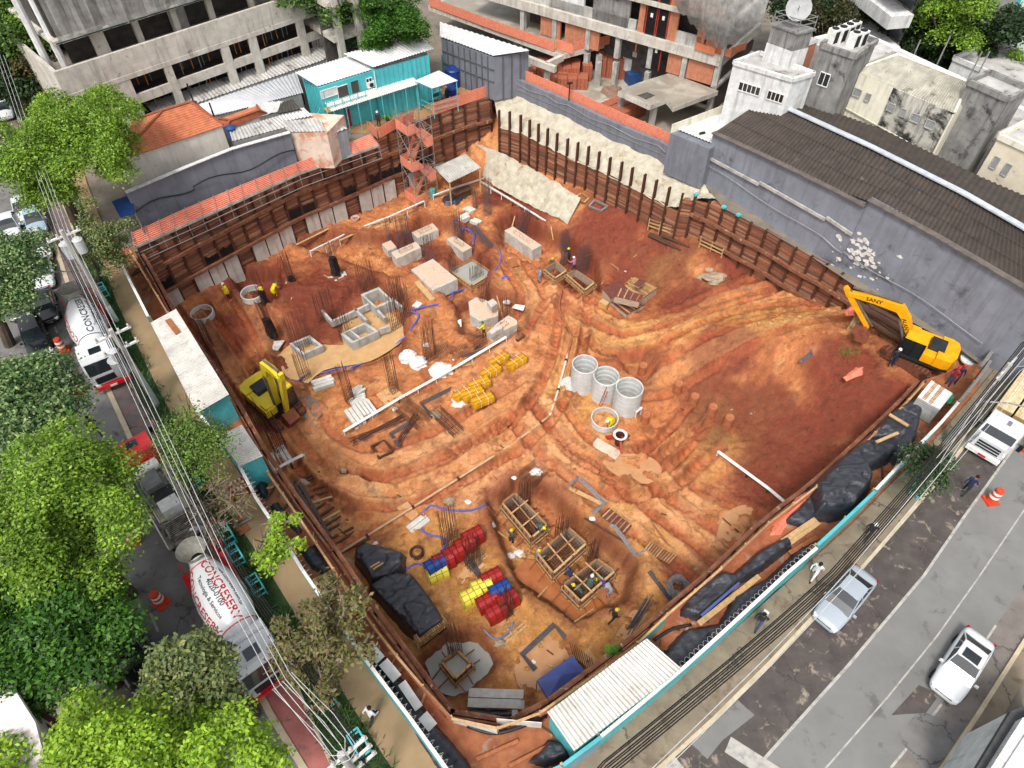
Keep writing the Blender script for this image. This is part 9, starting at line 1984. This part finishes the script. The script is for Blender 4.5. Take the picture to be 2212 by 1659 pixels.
yc=cl('yellow',(236,214,30)); dkc=cl('dark',(40,46,50)); nv=cl('navy',(34,44,78)); wc=cl('white',(226,226,226)); gc=cl('grey',(150,154,164)); pk=cl('pink',(196,130,160)); jn=cl('jeans',(54,74,116)); rdc=cl('red',(150,40,48)); gn=cl('green_grey',(70,92,88)); kh=cl('khaki',(150,140,116)); yg=cl('vest',(190,220,60))
def person(label,px,py,pose,top,trs,hat=None,face=0.,z=None,coat=False,dz=0.,hair=None,bag=None):
 p=G(px,py) if z is None else at(px,py,z); p=p+Vector((0,0,dz)); bb,hd=posemesh(pose); r=thing('person',label,'person',(0,0,0)); t=B(); t.v=bb.v;t.f=bb.f;t.m=bb.m; t.build('body',[skin,top,trs,boot,eyem,lipm],r,smooth=True)
 if hat:
  b=B(); N=14; prof=[(.125,.075),(.112,.08),(.108,.13),(.085,.17),(.04,.195),(.004,.2)]; b.lathe(hd.x,hd.y,[(q,hd.z+zz) for q,zz in prof],N); b.box(hd.x,hd.y+.12,hd.z+.072,.13,.07,.014); b.build('hard_hat',hat,r,smooth=True)
 else:
  b=B(); b.lathe(hd.x,hd.y-.012,[(.092,hd.z+.03),(.1,hd.z+.09),(.085,hd.z+.15),(.04,hd.z+.185),(.003,hd.z+.19)],12); b.build('hair',hair or mat('hair_dark',S(26,22,20),grime=0),r,smooth=True)
 if coat:
  J=POSES[pose]; pe=Vector(J['pel']);c2=Vector(J['ch']); b=B(); N=14; rings=[(c2+Vector((0,0,.06)),.17,.12),(c2,.21,.15),(Vector(J['sp']),.2,.15),(pe,.22,.17),(pe+Vector((0,.02,-.3)),.25,.2)]
  b.add([(q.x+a*math.cos(6.283*k/N),q.y+c_*math.sin(6.283*k/N),q.z) for q,a,c_ in rings for k in range(N)],[(i*N+k,i*N+(k+1)%N,(i+1)*N+(k+1)%N,(i+1)*N+k)[::-1] for i in range(4) for k in range(N)]); b.build('raincoat',top,r,smooth=True)
 if bag: b=B(); b.box(.0,-.2,1.02,.3,.16,.42,0,.85); b.build('backpack',bag,r)
 r.location=p; r.rotation_euler=(0,0,face); return r
hw=mat('hat_white',S(236,236,236),rough=.3,grime=0);hy=mat('hat_yellow',S(240,206,20),rough=.3,grime=0);hg=mat('hat_green',S(30,120,90),rough=.3,grime=0);hb=mat('hat_blue',S(50,70,150),rough=.3,grime=0);hr=mat('hat_red',S(180,30,40),rough=.3,grime=0);hp=mat('hat_purple',S(70,40,160),rough=.3,grime=0)
person('worker in a yellow raincoat and white helmet standing by the corner ring',495,644,'stand',yc,dkc,hw,2.6,coat=True)
person('worker in a yellow raincoat at the ring in the hole, left one',572,648,'bend',yc,yc,hr,.5,coat=True)
person('worker in a yellow raincoat climbing out of the hole, right one',596,640,'bend',yc,yc,hg,-.6,coat=True)
person('worker in yellow with a green helmet beside the angular concrete cap',1046,728,'reach',yc,dkc,hg,1.2)
person('worker in yellow with a white helmet inside the single ring',1318,922,'bend',yc,yc,hw,2.4,coat=True)
person('man in light grey clothes standing alone on the clay',1165,609,'stand',gc,gc,None,2.,hair=mat('hair_grey',S(120,110,104)))
person('worker in dark clothes and yellow helmet at the tall violet rods',1227,585,'reach',dkc,dkc,hy,2.,dz=1.)
person('worker in a pink shirt and white helmet holding the hose',1238,600,'reach',pk,jn,hw,.8,dz=.7)
person('worker with a yellow helmet behind the small open form',1192,588,'stand',gn,dkc,hy,3.)
person('worker with a yellow helmet left of the largest formwork',1104,1172,'stand',gn,dkc,hy,-.8)
person('worker with a yellow helmet bending over in the largest formwork',1160,1150,'bend',gn,dkc,hy,-2.2,z=-7.9)
person('worker with a yellow helmet leaning on the middle formwork',1160,1216,'reach',gc,dkc,hy,-1.1)
person('worker with a white helmet crouching on the near formwork',1272,1268,'crouch',gn,gn,hw,-.5,z=-7.3)
person('worker with a yellow helmet inside the left half of the near formwork',1252,1290,'bend',gn,dkc,hy,1.,z=-8.2)
person('worker with a yellow helmet inside the right half of the near formwork',1298,1262,'bend',gn,dkc,hy,2.,z=-8.2)
person('worker with a blue helmet down between two formworks',1232,1262,'bend',nv,dkc,hb,.4)
person('worker with a purple helmet on the plywood platform',1312,1300,'bend',gc,gc,hp,.9,dz=.95)
person('worker with a yellow helmet walking near the dark leaning rods',1322,1342,'walk',dkc,dkc,hy,-1.2)
person('man in a black jacket and white helmet beside the large excavator',1922,790,'stand',dkc,nv,hw,3.)
person('man in black with a white helmet by the warehouse wall',2056,742,'stand',dkc,kh,hw,1.6,z=-.9)
person('worker in dark red with a red cap, left of the pair',2046,832,'stand',rdc,jn,hr,2.,z=0)
person('worker in dark blue with a red cap, right of the pair',2057,828,'stand',nv,dkc,hr,2.6,z=0)
person('man in navy walking across the road by the cone',2078,1066,'walk',nv,dkc,None,-.9,z=0)
person('pedestrian in a white shirt beside the road hoarding',1752,1246,'walk',wc,wc,None,2.4,z=.12)
person('pedestrian in dark clothes with a white helmet on the right pavement',1868,1162,'walk',dkc,dkc,hw,2.4,z=.12)
person('pedestrian in a dark jacket carrying white on the right pavement',1634,1352,'walk',dkc,jn,None,2.4,z=.12,bag=whitep)
person('person in a white shirt on the left pavement',806,1556,'walk',wc,dkc,None,-.6,z=.12)
person('man in a reflective vest walking on the left street',216,940,'walk',dkc,dkc,None,.6,z=0,bag=yg)
person('worker in grey with a blue helmet beside the pump truck',452,1160,'bend',gc,gc,hw,1.9,z=.1)
person('person in black with a white helmet in the office yard',820,278,'stand',dkc,dkc,hw,3.,z=0)
person('person in black with a white helmet near the picnic table',966,224,'stand',dkc,dkc,hw,1.,z=0)
# ================================================================ stair tower
def stair_tower():
 base=at(912,428,-7.4); r=thing('stair_tower','scaffold stair tower wrapped in orange mesh against the back wall','stair tower',base); X0,Y0=base.x,base.y; a=.72; c,s=math.cos(a),math.sin(a); W_=lambda u,v,z:(X0+u*c-v*s,Y0+u*s+v*c,z)
 w_,d_=2.7,1.9; zt=1.9
 for u in (-w_/2,0,w_/2):
  for v in (-d_/2,d_/2): b=B(); b.cyl(W_(u,v,-7.6),W_(u,v,zt+.3),.035,n=6); b.build('standard',galv,r)
 b=B(); lv=[-7.2+k*1.9 for k in range(5)]
 for i,z in enumerate(lv):
  for v in (-d_/2,d_/2):
   for dz in (0,1.): b.cyl(W_(-w_/2,v,z+dz),W_(w_/2,v,z+dz),.025,n=5)
   e=1 if i%2 else -1; b.cyl(W_(-w_/2*e,v,z),W_(w_/2*e,v,z+1.9),.022,n=5)
  for u in (-w_/2,w_/2): b.cyl(W_(u,-d_/2,z),W_(u,d_/2,z+1.9 if i%2 else z),.022,n=5)
 b.build('bracing',galv,r)
 for i,z in enumerate(lv):
  e=1 if i%2 else -1
  b=B(); b.prism([W_(e*w_/2,-d_/2,0)[:2],W_(e*w_/2,d_/2,0)[:2],W_(e*(w_/2-.75),d_/2,0)[:2],W_(e*(w_/2-.75),-d_/2,0)[:2]],z,z+.06); b.build('landing',wood,r)
  if z<.0:
   v0=-.45 if i%2 else .45; b=B()
   for k in range(9): t=(k+.5)/9; uu=e*(w_/2-.8)*(1-2*t); q=W_(uu,v0,z+1.9*t); b.box(q[0],q[1],q[2],.26,.8,.04,a)
   b.build('stair_flight',wood,r)
   b=B(); z1=z+1.9
   for vv in (v0-.45,v0+.45):
    P=[W_(e*(w_/2-.75),vv,z+.1),W_(-e*(w_/2-.75),vv,z1+.1),W_(-e*(w_/2-.75),vv,z1+1.05),W_(e*(w_/2-.75),vv,z+1.05)]; b.quad(*P)
   b.build('side_mesh',meshs,r)
  b=B()
  for q in ((e*(w_/2+.02),-d_/2,e*(w_/2+.02),d_/2),(e*(w_/2),-d_/2-.02,e*(w_/2-.8),-d_/2-.02),(e*(w_/2),d_/2+.02,e*(w_/2-.8),d_/2+.02)): b.beam(W_(q[0],q[1],z+.55),W_(q[2],q[3],z+.55),.03,.9)
  b.build('landing_mesh',meshs,r)
stair_tower()
# ================================================================ light and camera
w=bpy.data.worlds.new('World'); SC.world=w; w.use_nodes=True; nt=w.node_tree
sky=nt.nodes.new('ShaderNodeTexSky'); sky.sky_type='NISHITA'; sky.sun_disc=False; sky.sun_elevation=math.radians(58); sky.sun_rotation=math.radians(200); sky.dust_density=4.; sky.air_density=1.; sky.ozone_density=1.
hs=nt.nodes.new('ShaderNodeHueSaturation'); hs.inputs['Saturation'].default_value=.28; hs.inputs['Value'].default_value=1.
nt.links.new(sky.outputs[0],hs.inputs['Color']); nt.links.new(hs.outputs[0],nt.nodes['Background'].inputs[0]); nt.nodes['Background'].inputs[1].default_value=.15
sl=bpy.data.lights.new('sun','SUN'); sl.energy=1.5; sl.angle=math.radians(10); sl.color=(1.,.96,.9)
so=bpy.data.objects.new('sun',sl); COL.objects.link(so)
el=math.radians(58); az=math.radians(200)   # compass style: x=sin, y=cos
sd=Vector((math.sin(az)*math.cos(el),math.cos(az)*math.cos(el),math.sin(el)))
so.rotation_euler=sd.to_track_quat('Z','Y').to_euler(); so.location=(0,0,60)
cd=bpy.data.cameras.new('camera'); co=bpy.data.objects.new('camera',cd); COL.objects.link(co)
co.location=(0,0,H); co.rotation_euler=(math.pi/2-TH,0,0); cd.sensor_fit='HORIZONTAL'; cd.sensor_width=36.; cd.lens=36.*F/2212.; cd.clip_end=3000.; cd.clip_start=.5
SC.camera=co
SC.view_settings.view_transform='Standard'; SC.view_settings.look='None'; SC.view_settings.exposure=EXPO; SC.view_settings.gamma=1.
SC.cycles.max_bounces=6; SC.cycles.transparent_max_bounces=12
try: SC.cycles.use_denoising=True
except Exception: pass
